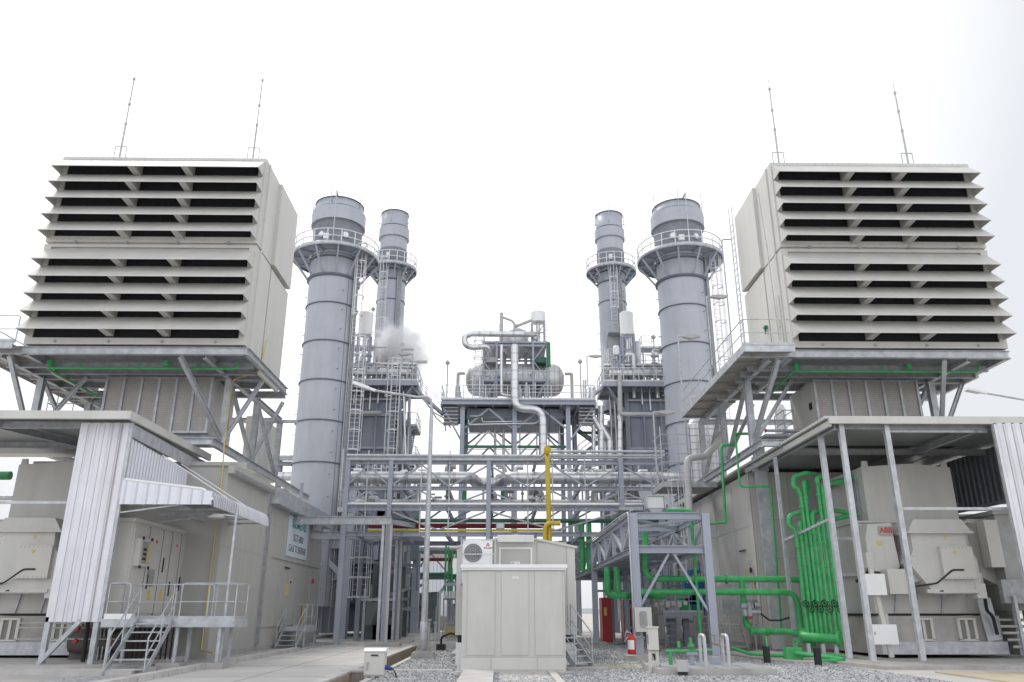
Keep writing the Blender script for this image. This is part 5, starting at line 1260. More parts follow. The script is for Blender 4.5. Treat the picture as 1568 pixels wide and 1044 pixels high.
# ================================================================== BOILERS (heat recovery casings)
def boiler(s, x_in, x_out, lab):
    """s=-1 left, +1 right; x_in nearest the centre"""
    t = T('boiler_casing', lab, 'boiler', ((x_in+x_out)/2, 65, 0), 'blue-grey boiler casings')
    Y0, Y1 = 60.0, 72.0; zb, zt = 5.0, zz(592, 60)
    b = B(); b.box(x_in, x_out, Y0, Y1, zb, zt-.9); b.o('casing', BLUED, t)
    b = B(); b.box(x_in-s*0, x_out, Y0-.02, Y0+.3, zt-.9, zt-.3); b.o('top_duct', SLATE, t)
    n = 5
    for k in range(1, n+1):
        x = x_in+(x_out-x_in)*(k-.25)/n*.95; B().bar((x, Y0-.12, zb), (x, Y0-.12, zt-.9), .16, .24, up=(0,1,0)).o('rib', BLUED, t)
    for z in (8.2, 11.0, 13.6, 16.2): B().box(x_in-s*.15, x_out, Y0-.2, Y0-.0, z-.09, z+.09).o('stiffener', BLUE, t)
    for Y in (60, 63, 66.5, 70, 72): 
        B().ibeam((x_in-s*.25, Y, 0), (x_in-s*.25, Y, zt-.4), .35, .35).o('column', BLUED, t)
    for z in (8.2, 11.0, 13.6, 16.2): B().bar((x_in-s*.2, Y0, z), (x_in-s*.2, Y1, z), .4, .18).o('stiffener', BLUED, t)
    for k in range(4):
        z = 8.2+2.7*k; B().bar((x_in-s*.4, 60.2, z), (x_in-s*.4, 63, z+2.6), .14, .14).o('brace', BLUED, t)
    # lower part: dark steelwork, hopper
    b = B(); b.box(x_in, x_out, Y0+.6, Y1, 2.2, 5.0); b.o('lower_casing', SLATE, t)
    for x in (x_in, x_in+s*2.4): B().ibeam((x, Y0-.3, 0), (x, Y0-.3, 7), .3, .3).o('column', BLUE, t)
    # roof deck
    dx0, dx1 = x_in-s*2.2, x_in+s*6.0; zd = zt
    b = B(); b.box(dx0, dx1, 58.3, 62.5, zd-.12, zd); b.o('deck', GALVD, t)
    b = B()
    for y in (58.3, 60, 62.4): b.bar((dx0, y, zd-.26), (dx1, y, zd-.26), .15, .28)
    k = 0
    while k < 7: x = dx0+s*k*1.25; b.bar((x, 58.3, zd-.25), (x, 62.4, zd-.25), .12, .2); k += 1
    b.o('deck_beam', BLUE, t)
    for k in (0, 1, 2):
        B().bar((x_in-s*.1, 59.9-.0*k, zd-2.6-.3*k), (dx0+s*.3+s*k*.3, 58.5+k*1.5, zd-.35), .14, .14).o('bracket', BLUE, t)
    railing(t, [(dx0, 62.4, zd), (dx0, 58.35, zd), (dx1, 58.35, zd)], 1.1, 1.2, step := 1.4) if False else railing(t, [(dx0, 62.4, zd), (dx0, 58.35, zd), (dx1, 58.35, zd)], 1.1, 1.3, m=LADM, r=.036)
    return t, zd, dx0
xiL, xiR = xx(596, 650, 60), xx(966, 650, 60)
tb_, zdL, _ = boiler(-1, xiL, xiL-7.2, 'blue-grey ribbed boiler casing behind the wide stack next to the steam')
tb_, zdR, _ = boiler(1, xiR, xiR+7.2, 'blue-grey ribbed boiler casing behind the wide stack next to the walkway lamps')

def roof_piping(s, x_in, zd, lab):
    t = T('roof_pipework', lab, 'pipework', (x_in+s*2, 60.5, zd), 'silver pipework on the boiler roofs')
    P = lambda k: x_in+s*k
    b = B()
    b.tube([(P(-1.6), 59.2, zd+.9), (P(5.5), 59.2, zd+.9)], .3, 12)
    b.tube([(P(-1.9), 60.2, zd+1.9), (P(5.5), 60.2, zd+1.9)], .16, 10)
    b.tube([(P(-1.2), 61.4, zd+2.4), (P(.4), 61.4, zd+2.4), (P(.4), 61.4, zd+.3)], .24, 12, .4)
    b.tube([(P(-.8), 60.5, zd), (P(-.8), 60.5, zd+1.6), (P(2.8), 60.5, zd+1.6), (P(2.8), 60.5, zd)], .13, 10, .3)
    b.tube([(P(1.2), 61.6, zd), (P(1.2), 61.6, zd+4.4)], .22, 12); b.tube([(P(.6), 61.8, zd), (P(.6), 61.8, zd+5.0)], .1, 8)
    b.o('pipes', BANDSX, t)
    for i in range(7):
        x = P(1.9+.55*i); y = 60.9+.3*(i % 2); h = 1.3+.35*((i*7) % 3)
        b = B(); b.cyl((x, y, zd), (x, y, zd+h), .11, 8); b.cyl((x, y, zd+h), (x, y, zd+h+.28), .2, 10); b.cyl((x, y, zd+h+.35), (x, y, zd+h+.7), .14, 10); b.o('safety_valve', WHITEP, t)
    for k, h in ((2.2, 2.6), (-.3, 1.5), (3.8, 2.2), (.1, 1.1)):
        x = P(k); b = B(); b.bar((x-.3, 60, zd+h), (x+.3, 60, zd+h), .2, .16); b.cyl((x, 60, zd), (x, 60, zd+h), .05, 6); b.cyl((x-.25, 60.2, zd+h-.6), (x+.25, 60.2, zd+h-.6), .16, 8); b.o('actuator', DGREEN if k == 3.8 else GALVD, t)
    b = B()
    for k in range(8):
        x = P(-1.4+.8*k); b.bar((x, 58.8, zd), (x, 58.8, zd+1.5), .1); b.bar((x, 58.8, zd+1.4), (x, 60.6, zd+1.4), .1)
    b.o('pipe_support', GALV, t)
    b = B(); b.box(P(-1.8), P(-.6), 60.8, 61.6, zd, zd+1.7); b.box(P(-1.7), P(.8), 61.9, 62.3, zd, zd+1.2); b.o('equipment_box', STAIN, t)
    # white silencer drum(s) in frame
    return t
roof_piping(-1, xiL, zdL, 'silver pipes and safety valves on the boiler roof beside the steam')
roof_piping(1, xiR, zdR, 'silver pipes and safety valves on the boiler roof beside the silver downcomers')
def access(s, x_in, zd, lab):
    t = T('access_steelwork', lab, 'platform', (x_in, 60, 6), 'access platforms around the boilers')
    P = lambda k: x_in+s*k
    # upper decks among the roof piping
    for (k0, k1, y0, y1, z) in ((-1.3, 1.4, 61.6, 62.6, zd+2.7), (.8, 4.6, 60.6, 61.8, zd+1.9), (1.6, 5.0, 62.0, 63.2, zd+4.0)):
        B().box(P(k0), P(k1), y0, y1, z-.06, z).o('deck', GALVD, t)
        railing(t, [(P(k0), y1, z), (P(k0), y0, z), (P(k1), y0, z)], 1.05, .8, m=LADM, r=.03)
        for k in (k0+.05, k1-.05): B().bar((P(k), y0, zd), (P(k), y0, z), .11, .11, up=(0,1,0)).o('leg', BLUE, t)
    # side landings with zigzag stairs on the inner flank
    zs = [zd-2.9, zd-5.6, zd-8.2]
    for i, z in enumerate(zs):
        B().box(P(-.45), P(-2.0), 61.2, 64.5, z-.1, z).o('deck', GALVD, t)
        railing(t, [(P(-.5), 61.2, z), (P(-2.0), 61.2, z), (P(-2.0), 64.5, z)], 1.05, 1.0, m=LADM, r=.03)
        B().bar((P(-.4), 61.3, z-1.3), (P(-1.9), 61.3, z-.1), .12, .12).o('brace', BLUE, t)
        if i: stair(t, (P(-1.2), 61.5, z), (P(-1.2), 64.0, zs[i-1]), .8, m=BLUE)
    for k, y in ((-.7, 60.4), (-1.05, 60.9), (-1.4, 61.0)):
        B().cyl((P(k), y, 1), (P(k), y, zd-.3), .1, 8).o('upright_pipe', CLAD if k < -1 else PIPEG, t)
    for k in range(9):
        x = P(.3+.62*k); B().cyl((x, 59.6, zd-.1), (x, 59.6, zd-1.0-.5*(k % 3)), .17 if k % 3 == 0 else .07, 8).o('drop_pipe', CLAD, t)
    random.seed(40+s)
    for k in range(26):
        x = P(random.uniform(-1.8, 5.4)); y = random.uniform(58.9, 62.3); h = random.uniform(.8, 3.4); r_ = random.choice([.04, .06, .09, .13])
        q = B(); q.tube([(x, y, zd), (x, y, zd+h), (x+random.choice([-.6, .5, .9]), y, zd+h)], r_, 7, .12)
        if k % 4 == 0: q.cyl((x, y, zd+h*.6-.12), (x, y, zd+h*.6+.12), r_*2.0, 8)
        q.o('upright_pipe', random.choice([CLAD, GALV, PIPEG, WHITEP, GALVD]), t)
    b = B(); b.tube([(P(-.3), 59.7, zd-1.15), (P(5.8), 59.7, zd-1.15)], .09, 8); b.o('cross_pipe', PIPEG, t)
access(-1, xiL, zdL, 'landings, railings and stairs wrapped around the boiler beside the steam')
access(1, xiR, zdR, 'landings, railings and stairs wrapped around the boiler beside the silver downcomers')
def drum(px0, px1, pt, pb, Y, lab, leg, zbase):
    xa, xb = xx(px0, pb, Y), xx(px1, pb, Y); r = (xb-xa)/2; cx = (xa+xb)/2; z0, z1 = zz(pb, Y, px0), zz(pt, Y, px0)
    t = T('vent_silencer', lab, 'silencer', (cx, Y, zbase), 'white vent silencer drums')
    b = B(); b.cyl((cx, Y, z0), (cx, Y, z1), r, 28); b.lathe((cx, Y, z1), [(r, 0), (r*.7, .12), (0, .18)], 28); b.o('drum', WHITEP, t)
    b = B(); b.cyl((cx, Y, zbase), (cx, Y, z0), r*.3, 10); b.o('inlet_pipe', CLAD, t)
    if leg:
        for i in (-1, 1):
            for j in (-1, 1): B().bar((cx+i*r*.85, Y+j*r*.7, zbase), (cx+i*r*.85, Y+j*r*.7, z0+.05), .14, .14, up=(0,1,0)).o('leg', BLUE, t)
        b = B(); z = zbase+1
        k = 0
        while z < z0-.2: b.bar((cx-r*.85, Y-r*.7, z), (cx+r*.85, Y-r*.7, z+(.0)), .1); z += 1.1; k += 1
        b.bar((cx-r*.85, Y-r*.72, zbase+.2), (cx+r*.85, Y-r*.72, z0-.2), .07); b.o('leg_brace', BLUE, t)
drum(548, 569, 480, 514, 60.5, 'tall white silencer drum between the left stacks', 1, zdL)
drum(950, 971, 480, 514, 60.5, 'tall white silencer drum beside the slim stack with the front ladder', 1, zdR)
drum(939, 949, 532, 544, 60.0, 'tiny white silencer drum below the slim stack with the front ladder landing', 1, zdR)
# piping strip, centre side of right boiler
for i, (px_, y0_, y1_, r_) in enumerate(((909, 600, 692, .15), (921, 612, 692, .26), (934, 640, 692, .26), (948, 580, 690, .12), (950, 590, 650, .16))):
    pts = [at(px_, 705, 59), at(px_, (y0_+y1_)/2+8, 59), at(px_-14, (y0_+y1_)/2-14, 59), at(px_-14, y0_-18, 59)] if i < 3 else [at(px_, 700, 58.6), at(px_, y0_, 58.6)]
    pipe('downcomer_pipe', pts, r_, BANDSZ, 'silver downcomer pipe with a kink, %s from the vessel structure' % ('first', 'second', 'third')[i] if i < 3 else ('thin grey downcomer beside casing' if i == 3 else 'short straight silver pipe against the casing'), group='silver downcomer pipes', n=12, rb=.5)
pipe('cross_pipe', [at(949, 575, 58), at(949, 634, 58), at(1021, 634, 58), at(1023, 655, 58)], .16, PIPEG, 'grey pipe crossing the boiler beside the downcomers casing', n=10, rb=.35)
pipe('cross_pipe', [at(533, 632, 59), at(584, 632, 59)], .16, PIPEG, 'short grey pipe crossing the boiler beside the steam casing', n=10)
for i, px_ in enumerate((612, 618, 626)):
    pipe('downcomer_pipe', [at(px_+3, 705, 59), at(px_, 600, 59)], .1, (BLUED, CLAD, BLUED)[i], 'thin upright pipe, %s from the caged ladder under the steam' % ('first', 'second', 'third')[i], group='silver downcomer pipes', n=8)
# stairs bridging boilers to vessel deck
sb = T('stair_flight', 'steel stair flight from the boiler roof beside the steam down to the vessel deck', 'stairs', (-6, 59.5, 17.5), 'stair flights to the vessel deck')
p, q = at(678, 634, 59.5), at(627, 588, 59.5); stair(sb, p, q, .9, side=(0,1,0), m=BLUE)
sb = T('stair_flight', 'steel stair flight from the boiler roof beside the silver downcomers down to the vessel deck', 'stairs', (8, 59.5, 17.5), 'stair flights to the vessel deck')
p, q = at(900, 612, 59.5), at(938, 580, 59.5); stair(sb, p, q, .9, side=(0,1,0), m=GALV)
b = B(); b.tube([at(630, 590, 59), at(665, 632, 59), at(680, 640, 59), at(690, 655, 59)], .05, 6, .2); b.tube([at(636, 588, 59), at(668, 640, 59), at(682, 652, 59), at(682, 660, 59)], .05, 6, .2); b.top('thin_pipe_pair', PIPEG, 'pair of thin pipes sagging below the left stair flight', 'pipe')
# stair tower right of vessel structure
sw_ = T('stair_tower', 'green-trimmed zigzag stair tower behind the silver downcomers', 'stairs', (5.8, 64, 8))
xa, xb = xx(884, 660, 62), xx(916, 660, 62); zt_, zb_ = zz(630, 62), zz(700, 62)
for k in range(3):
    z = zb_+(zt_-zb_)*k/3; z2 = zb_+(zt_-zb_)*(k+1)/3; yy = 62+.9*(k % 2)
    stair(sw_, (xa if k % 2 == 0 else xb, yy, z), (xb if k % 2 == 0 else xa, yy, z2), .8, side=(0,1,0), m=BLUE, n=6)
for x in (xa-.2, xb+.2):
    for y in (61.5, 63.4): B().bar((x, y, 0), (x, y, zt_+.4), .2, .2, up=(0,1,0)).o('column', BLUE, sw_)
b = B(); b.bar((xa, 61.4, zt_), (xb, 61.4, zt_), .1, .25); b.bar((xa, 61.4, (zt_+zb_)/2), (xb, 61.4, (zt_+zb_)/2), .1, .2); b.o('green_beam', DGREEN, sw_)

# ================================================================== VESSEL STRUCTURE (centre)
vs_ = T('vessel_structure', 'tall steel deck structure carrying the silver storage vessel', 'steel structure', (1.3, 60, 0))
ZD = zz(614, 58); F0, F1 = 58.0, 64.0
colx = [xx(708, 650, F0), xx(788, 650, F0), xx(870, 650, F0)]
for x in colx:
    for y in (F0, F1): B().ibeam((x, y, 0), (x, y, ZD-.3), .33, .33).o('column', BLUE, vs_)
x0, x1 = xx(677, 612, F0), xx(910, 612, F0)
b = B(); b.box(x0, x1, F0-.6, F1+.5, ZD-.08, ZD); b.o('deck', GALVD, vs_)
for y in (F0-.5, F0, 61, F1): B().ibeam((x0, y, ZD-.25), (x1, y, ZD-.25), .22, .32).o('girder', BLUE if y < F0 else BLUED, vs_)
for k in range(10):
    x = x0+(x1-x0)*k/9; B().bar((x, F0-.5, ZD-.35), (x, F1, ZD-.35), .14, .3).o('joist', BLUED, vs_)
B().box(colx[0]+.3, colx[2]-.3, F0+.6, F1-.2, ZD-1.2, ZD-.45).o('deep_girder', BLUED, vs_)
zb1 = zz(684, F0); zb0 = zz(700, F0)
for y in (F0, F1):
    for i in (0, 1):
        xa, xb = colx[i]+.2, colx[i+1]-.2; xm = (xa+xb)/2
        for xe in (xa, xb): B().bar((xm, y, ZD-.6), (xe, y, zz(655, F0)), .14, .14).o('brace', BLUE, vs_)
        for xe in (xa, xb): B().bar((xm, y, zz(660, F0)), (xe, y, zb0), .13, .13).o('brace', GALVD, vs_)
        B().bar((xa, y, zb1), (xb, y, zb1), .14, .2).o('tie_beam', DGREEN, vs_)
        B().bar((xa, y, zb1+1.0), (xb, y, zb1+1.0), .05, .05).o('guard_rail', GALV, vs_)
        B().bar((xa, y, 5), (xb, y, 5), .2, .3).o('tie_beam', BLUE, vs_)
for xs, xe, in ((x0+.1, colx[0]), (x1-.1, colx[2])):
    B().bar((xs, F0, ZD-.5), (xe, F0, ZD-3.2), .14, .14).o('brace', BLUE, vs_)
railing(vs_, [(x0, F1, ZD), (x0, F0-.55, ZD), (x1, F0-.55, ZD), (x1, F1, ZD)], 1.1, 1.7, m=LADM, r=.036)
b = B()
for sx, xs in ((1, x0), (-1, x1-1.35)):
    for k in range(5): b.box(xs+.15, xs+1.25, F0-.2, F0+.9, ZD-.6-.28*k, ZD-.55-.28*k)
b.o('hanging_steps', GALV, vs_)
# thin verticals under deck
b = B()
for px_ in (758, 771, 796, 822, 826, 856): b.tube([at(px_, 705, 61), at(px_, 634, 61)], .11 if px_ in (758, 771) else .06, 8)
b.tube([at(717, 640, 57.8), at(717, 650, 57.8), at(820, 648, 57.8), at(830, 640, 57.8)], .07, 6, .2); b.tube([at(720, 637, 57.9), at(738, 637, 57.9), at(738, 646, 57.9), at(800, 645, 57.9)], .05, 6, .2)
b.o('small_pipes', CLAD, vs_)
b = B(); b.tube([at(716, 690, 57.6), at(716, 640, 57.6), at(740, 637, 57.6), at(740, 642, 57.6)], .05, 6, .2); b.tube([at(840, 700, 57.6), at(842, 625, 57.6)], .04, 6); b.o('green_pipes', DGREEN, vs_)

ve = T('storage_vessel', 'large horizontal silver vessel with banded cladding on the deck', 'vessel', (1, 60.5, ZD))
zc = zz(582, 60.5); xa, xb = xx(729, 582, 60.5), xx(848, 582, 60.5); R_ = 1.32
prof = [(0, -.85)] + [(R_*math.sin(rad(a)), -.85*math.cos(rad(a))) for a in (20, 40, 60, 80)] + [(R_, 0), (R_, xb-xa)] + [(R_*math.sin(rad(a)), xb-xa+.85*math.cos(rad(a))) for a in (80, 60, 40, 20)] + [(0, xb-xa+.85)]
b = B(); b.lathe((xa, 60.5, zc), prof, 36, 'x'); b.o('shell', BANDS, ve)
for x in (xa+1.2, xb-1.2): B().box(x-.2, x+.2, 59.7, 61.3, ZD, zc-.8).o('saddle', BLUE, ve)
for x in (xa-.9, xb+.9):
    s = -1 if x < 1 else 1
    B().tube([(x, 60.5, zc+.55), (x+s*.55, 60.5, zc+.55), (x+s*.55, 60.5, ZD+.1)], .13, 8, .1).o('level_pipe', PIPEG, ve)
b = B()
for px_, h in ((704, .5), (806, 1.3), (796, 1.1), (701, 1.3)): x = xx(px_, 600, 58.6); b.cyl((x, 58.6, ZD), (x, 58.6, ZD+h), .2, 10); b.cyl((x, 58.6, ZD+h), (x, 58.6, ZD+h+.35), .1, 8)
b.o('instrument', GALV, ve)
# access frame around
uf = T('upper_frame', 'open steel access frame with braces standing around the storage vessel', 'steel frame', (1.5, 59, ZD))
fx = [xx(p, 560, 58.6) for p in (740, 760.5, 816.5, 838)]; ZU = zz(524, 58.6)
for x in fx:
    for y in (58.6, 62.6): B().ibeam((x, y, ZD), (x, y, ZU+.1), .15, .15).o('column', BLUE, uf)
for z in (ZU, zz(528, 58.6)-.05, zz(582, 58.6)):
    for y in (58.6, 62.6): B().bar((fx[0], y, z), (fx[3], y, z), .1, .15).o('beam', BLUE, uf)
for i in (0, 2):
    xa_, xb__ = fx[i], fx[i+1]; zs_ = [ZD, zz(582, 58.6), zz(553, 58.6), ZU]
    for k in range(3):
        p, q = ((xa_, zs_[k]), (xb__, zs_[k+1])) if k % 2 == 0 else ((xb__, zs_[k]), (xa_, zs_[k+1]))
        B().bar((p[0], 58.5, p[1]), (q[0], 58.5, q[1]), .07, .07).o('brace', BLUE, uf)
    B().box(xa_, xb__, 58.7, 60, zz(552, 58.6)-.1, zz(546, 58.6)).o('landing', GALVD if i == 0 else DGREEN, uf)
stair(uf, (fx[3]-.1, 60.6, zz(560, 59)), (fx[2]+.1, 60.6, ZU-.2), .8, side=(0,1,0), m=BLUE)
stair(uf, (fx[2]+.1, 59.8, ZD+.3), (fx[3]-.1, 59.8, zz(562, 59)), .8, side=(0,1,0), m=DGREEN)
b = B(); b.box(fx[0], fx[3], 58.6, 62.6, ZU-.02, ZU+.03); b.o('grating', GALVD, uf)
railing(uf, [(fx[0], 62.6, ZU), (fx[0], 58.55, ZU), (fx[3], 58.55, ZU)], 1.5, 1.4, toe=False, mid=2)
b = B(); xg = xx(841, 540, 58.4); b.box(xg-.18, xg+.1, 58.3, 58.5, zz(561, 58.4), zz(524, 58.4)); b.o('green_panel', GREEND, uf)
random.seed(31)
for i in range(14):
    px_ = random.uniform(722, 856); y = random.uniform(58.5, 59.6); x = xx(px_, 600, y); h = random.uniform(1.0, 3.2)
    B().tube([(x, y, ZD), (x, y, ZD+h), (x+random.choice([-.4, .4]), y+.3, ZD+h)], random.choice([.04, .06, .09]), 6, .1).o('upright_pipe', random.choice([CLAD, GALV, PIPEG]), uf)
for z in (zz(568, 58.6), zz(596, 58.6)):
    B().bar((fx[0]-1.2, 58.5, z), (fx[3]+.9, 58.5, z), .05, .06).o('guard_rail', GALV, uf)
B().box(fx[0], fx[3], 58.65, 59.5, zz(583, 58.6)-.08, zz(583, 58.6)-.02).o('grating', GALVD, uf)
railing(uf, [(fx[1], 58.6, zz(583, 58.6)), (fx[2], 58.6, zz(583, 58.6))], 1.05, .8, r=.025)
ax_ = xx(789, 540, 60.5); zA, zB_ = zz(552, 60.5), zz(503, 60.5)
dv = T('deaerator_head', 'upright domed silver vessel above the storage vessel', 'vessel', (ax_, 60.5, zA))
b = B(); b.lathe((ax_, 60.5, zA), [(0, 0), (.3, .05), (.7, .3), (1.0, .75), (1.1, 1.1), (1.1, zB_-zA-.7), (.9, zB_-zA-.3), (.5, zB_-zA-.05), (0, zB_-zA)], 28); b.o('shell', CLADM, dv)
for d in (-.85, .85): B().bar((ax_+d, 60.5, zz(566, 60.5)), (ax_+d, 60.5, zA+1.2), .25, .25, up=(0,1,0)).o('leg', BLUED, dv)
pipe('steam_loop_pipe', [at(818, 520, 59.2), at(822, 512, 59.2), at(800, 511.5, 58.2), at(722, 511, 58.2), at(710, 516, 58.2), at(713, 529, 58.2), at(724, 532, 58.4), at(748, 530, 58.6), at(752, 545, 59), at(750, 560, 59.8)], .24, BANDSX, 'silver looped pipe at the top of the vessel structure', n=12, rb=.5)
pipe('main_downcomer', [at(788, 528, 57.2), at(788, 598, 57.2), at(789, 625, 57.2), at(831, 627, 57.2), at(832, 700, 57.2)], .30, BANDSZ, 'thick silver pipe stepping sideways in front of the vessel', n=14, rb=.9)
pipe('side_downcomer', [at(768, 528, 57.9), at(768, 604, 57.9), at(786, 607, 57.9)], .13, CLAD, 'thin silver pipe just left of the thick stepped pipe', n=10, rb=.2)
pipe('vent_pipe', [at(768, 528, 59), at(768, 479, 59)], .14, PIPEG, 'upright vent pipe above the looped silver pipe', n=10)
pipe('vent_pipe', [at(768, 485, 59), at(784, 491, 59), at(788, 496, 59), at(788, 508, 59)], .1, PIPEG, 'bent pipe branching off the upright vent', n=8, rb=.2)
pipe('vent_pipe', [at(789, 500, 59.3), at(814, 490, 59.3)], .13, PIPEG, 'slanting pipe leading to the white silencer over the vessel', n=8)
drum(813, 835, 479, 494, 59.5, 'squat white silencer drum above the silver vessel', 1, ZU)
cage_ladder('caged_ladder', 'caged ladder at the left end of the silver vessel', xx(732, 570, 58.6), 58.9, ZD, ZU-.3, (0, -1), group=GL, w=.5, r=.02)

# ================================================================== PIPE RACK
rk = T('pipe_rack', 'long blue-grey pipe rack with diagonal braces crossing the yard', 'pipe rack', (-1.7, 46, 0))
RY0, RY1 = 44.0, 50.0
rx0, rx1 = xx(529, 740, RY0), xx(1018, 710, RY0)
Z = lambda py: zz(py, RY0)
rcx = [rx0+.1, xx(597, 760, RY0), xx(748, 760, RY0), xx(952, 760, RY0)]
for x in rcx:
    B().ibeam((x, RY0, 0), (x, RY0, Z(702)), .25, .3).o('column', BLUE, rk)
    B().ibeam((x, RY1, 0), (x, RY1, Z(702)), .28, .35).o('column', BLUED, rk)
for py_ in (708, 748, 779, 818):
    for y in (RY0+.02, RY1):
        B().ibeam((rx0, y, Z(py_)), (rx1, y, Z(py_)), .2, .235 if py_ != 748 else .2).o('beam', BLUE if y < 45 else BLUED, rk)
for py_ in (708, 748, 779, 818):
    k = 0; x = rx0+.8
    while x < rx1:
        B().bar((x, RY0, Z(py_)-.0), (x, RY1, Z(py_)-.0), .14, .22).o('cross_beam', BLUED, rk); x += 2.45
px_list = [530, 562, 597, 645, 688, 748, 808, 846, 896, 952, 1010]
for i in range(len(px_list)-1):
    xa_, xb__ = xx(px_list[i], 740, RY0), xx(px_list[i+1], 740, RY0)
    for (pa, pb_) in ((712, 745), (752, 776)):
        up_ = (i % 2 == 0)
        p = (xa_, RY0+.05, Z(pb_ if up_ else pa)); q = (xb__, RY0+.05, Z(pa if up_ else pb_))
        B().bar(p, q, .09, .09).o('brace', BLUE, rk)
    for y in (RY1-.1,):
        B().bar((xa_, y, Z(776)), (xb__, y, Z(745)), .1, .1).o('brace', BLUED, rk)
    if px_list[i] not in (597, 748, 952): B().bar((xa_, RY0, Z(818)), (xa_, RY0, Z(690 if i % 3 else 702)), .07, .07, up=(0,1,0)).o('hanger', GALV, rk)
for i in (1, 2):
    xa_, xb__ = rcx[i], rcx[i+1]; xm = (xa_+xb__)/2
    B().bar((xa_+.2, RY0-.02, Z(784)), (xm, RY0-.02, Z(812)), .09, .09).o('brace', GALVD, rk)
    B().bar((xb__-.2, RY0-.02, Z(784)), (xm, RY0-.02, Z(812)), .09, .09).o('brace', GALVD, rk)
rr_ = T('rear_pipe_bridge', 'blue-grey beam and pipes glimpsed behind the wide stack beside the turbine hall sign', 'pipe rack', (-16, 59, 8))
for py_, h_ in ((711, .3), (752, .3), (784, .3)): B().ibeam((xx(418, py_, 59), 59, zz(py_, 59)), (xx(560, py_, 59), 59, zz(py_, 59)), .3, h_).o('beam', BLUE, rr_)
for py_, r_, m_ in ((699, .13, CLAD), (704, .11, GALV), (730, .34, BANDSX), (770, .15, CLAD)): B().cyl((xx(418, py_, 58.7), 58.7, zz(py_, 58.7)), (xx(552, py_, 58.7), 58.7, zz(py_, 58.7)), r_, 12).o('pipe', m_, rr_)
for px_ in (424, 540): B().ibeam((xx(px_, 750, 59), 59.2, 0), (xx(px_, 750, 59), 59.2, zz(706, 59)), .35, .35).o('column', BLUED, rr_)
RG = 'pipes lying along the pipe rack'
xe = rx1
def rackpipe(py, r, m, lab, y=RY0-.1, x0=None, x1=None, n=10):
    return pipe('rack_pipe', [(x0 if x0 is not None else rx0, y, zz(py, y)), (x1 if x1 is not None else xe, y, zz(py, y))], r, m, lab, group=RG, n=n)
xj0, xj1 = xx(828, 700, 43.9), xx(836, 700, 43.9)
for py_, lab in ((697, 'thin galvanised pipe with a small jog, topmost on the rack'), (703, 'thin galvanised pipe with a small jog, second from the rack top')):
    y = RY0-.1
    pipe('rack_pipe', [(rx0, y, zz(py_+1, y)), (xj0, y, zz(py_+1, y)), (xj1, y, zz(py_-6, y)), (xe, y, zz(py_-6, y))], .085, GALV, lab, group=RG, n=8, rb=.1)
rackpipe(701, .07, PIPEG, 'thin grey pipe behind the two jogged pipes', RY0+.5)
y = RY0+.9
za = zz(731, y)
pipe('rack_pipe', [(rx0, y, za), (xx(722, 730, y), y, za), (xx(729, 733, y), y+1.6, za-.1), (xx(766, 733, y), y+1.6, za-.1), (xx(776, 730, y), y, za), (xe+1, y, za)], .33, BANDSX, 'thick silver clad pipe with an offset in the middle of the rack', group=RG, n=16, rb=.55)
rackpipe(736, .2, CLAD, 'medium silver pipe behind the thick clad pipe', RY0+3.2)
rackpipe(772, .11, CLAD, 'thin silver pipe on the third rack tier', RY0-.02)
rackpipe(770, .2, CLADM, 'silver pipe lying deeper on the third rack tier', RY0+2.5)
rackpipe(797, .1, DGREEN, 'dark green pipe on the lowest rack tier', RY0+.3, x0=xx(600, 797, RY0))
rackpipe(805, .14, REDD, 'dark red pipe on the lowest rack tier', RY0+1.2, x0=xx(560, 797, RY0), x1=xx(846, 800, RY0))
rackpipe(812, .065, YELLOW, 'yellow pipe on the lowest rack tier', RY0+.1, x0=xx(562, 812, RY0), x1=xx(860, 812, RY0))
pipe('yellow_gas_pipe', [at(842, 850, 41.5), at(838, 697, 41.5), (at(838, 691, 41.5)[0], 43.5, zz(691, 41.5))], .13, YELLOW, 'upright yellow gas pipe in front of the rack', n=14, rb=.3)
c = at(838, 689.5, 41.4); b = B(); b.cyl((c[0], 41.2, c[2]), (c[0], 41.55, c[2]), .2, 18); b.cyl((c[0], 41.14, c[2]), (c[0], 41.2, c[2]), .09, 10); b.top('pipe_end_flange', YELLOW, 'round yellow flange closing the top of the upright gas pipe', 'flange')
pipe('yellow_branch_pipe', [at(834, 850, 41.3), at(835, 801, 41.3), at(858, 801, 41.3)], .12, YELLOW, 'yellow branch pipe bending at the foot of the gas pipe', n=12, rb=.35)
# vertical small pipes & valves inside the rack for density
random.seed(11)
ms = T('rack_instruments', 'small upright pipes and fittings crowding the middle of the rack', 'pipework', (0, 47, 6))
for i in range(95):
    px_ = random.choice([random.uniform(540, 600), random.uniform(700, 830), random.uniform(860, 990), random.uniform(870, 950), random.uniform(610, 700)]); y = random.uniform(45.2, 49.6)
    p0 = random.choice([745, 748, 776, 780]); h = random.uniform(.5, 1.5); x, _, z = at(px_, p0, y); r_ = random.choice([.05, .07, .1, .16])
    b = B(); b.tube([(x, y, z), (x, y, z+h), (x+random.choice([-.5, .5]), y, z+h)], r_, 7, .15)
    if random.random() < .4: b.cyl((x, y, z+h*.5-.05), (x, y, z+h*.5+.05), r_*1.9, 8)
    b.o('upright_pipe', random.choice([CLAD, CLADM, GALV, PIPEG, GALVD]), ms)
for px_, y in ((711, 46), (770, 47)):
    x, _, z = at(px_, 768, y); B().cyl((x, y, z), (x, y, z+.6), .12, 8).o('green_valve', GREEN, ms)
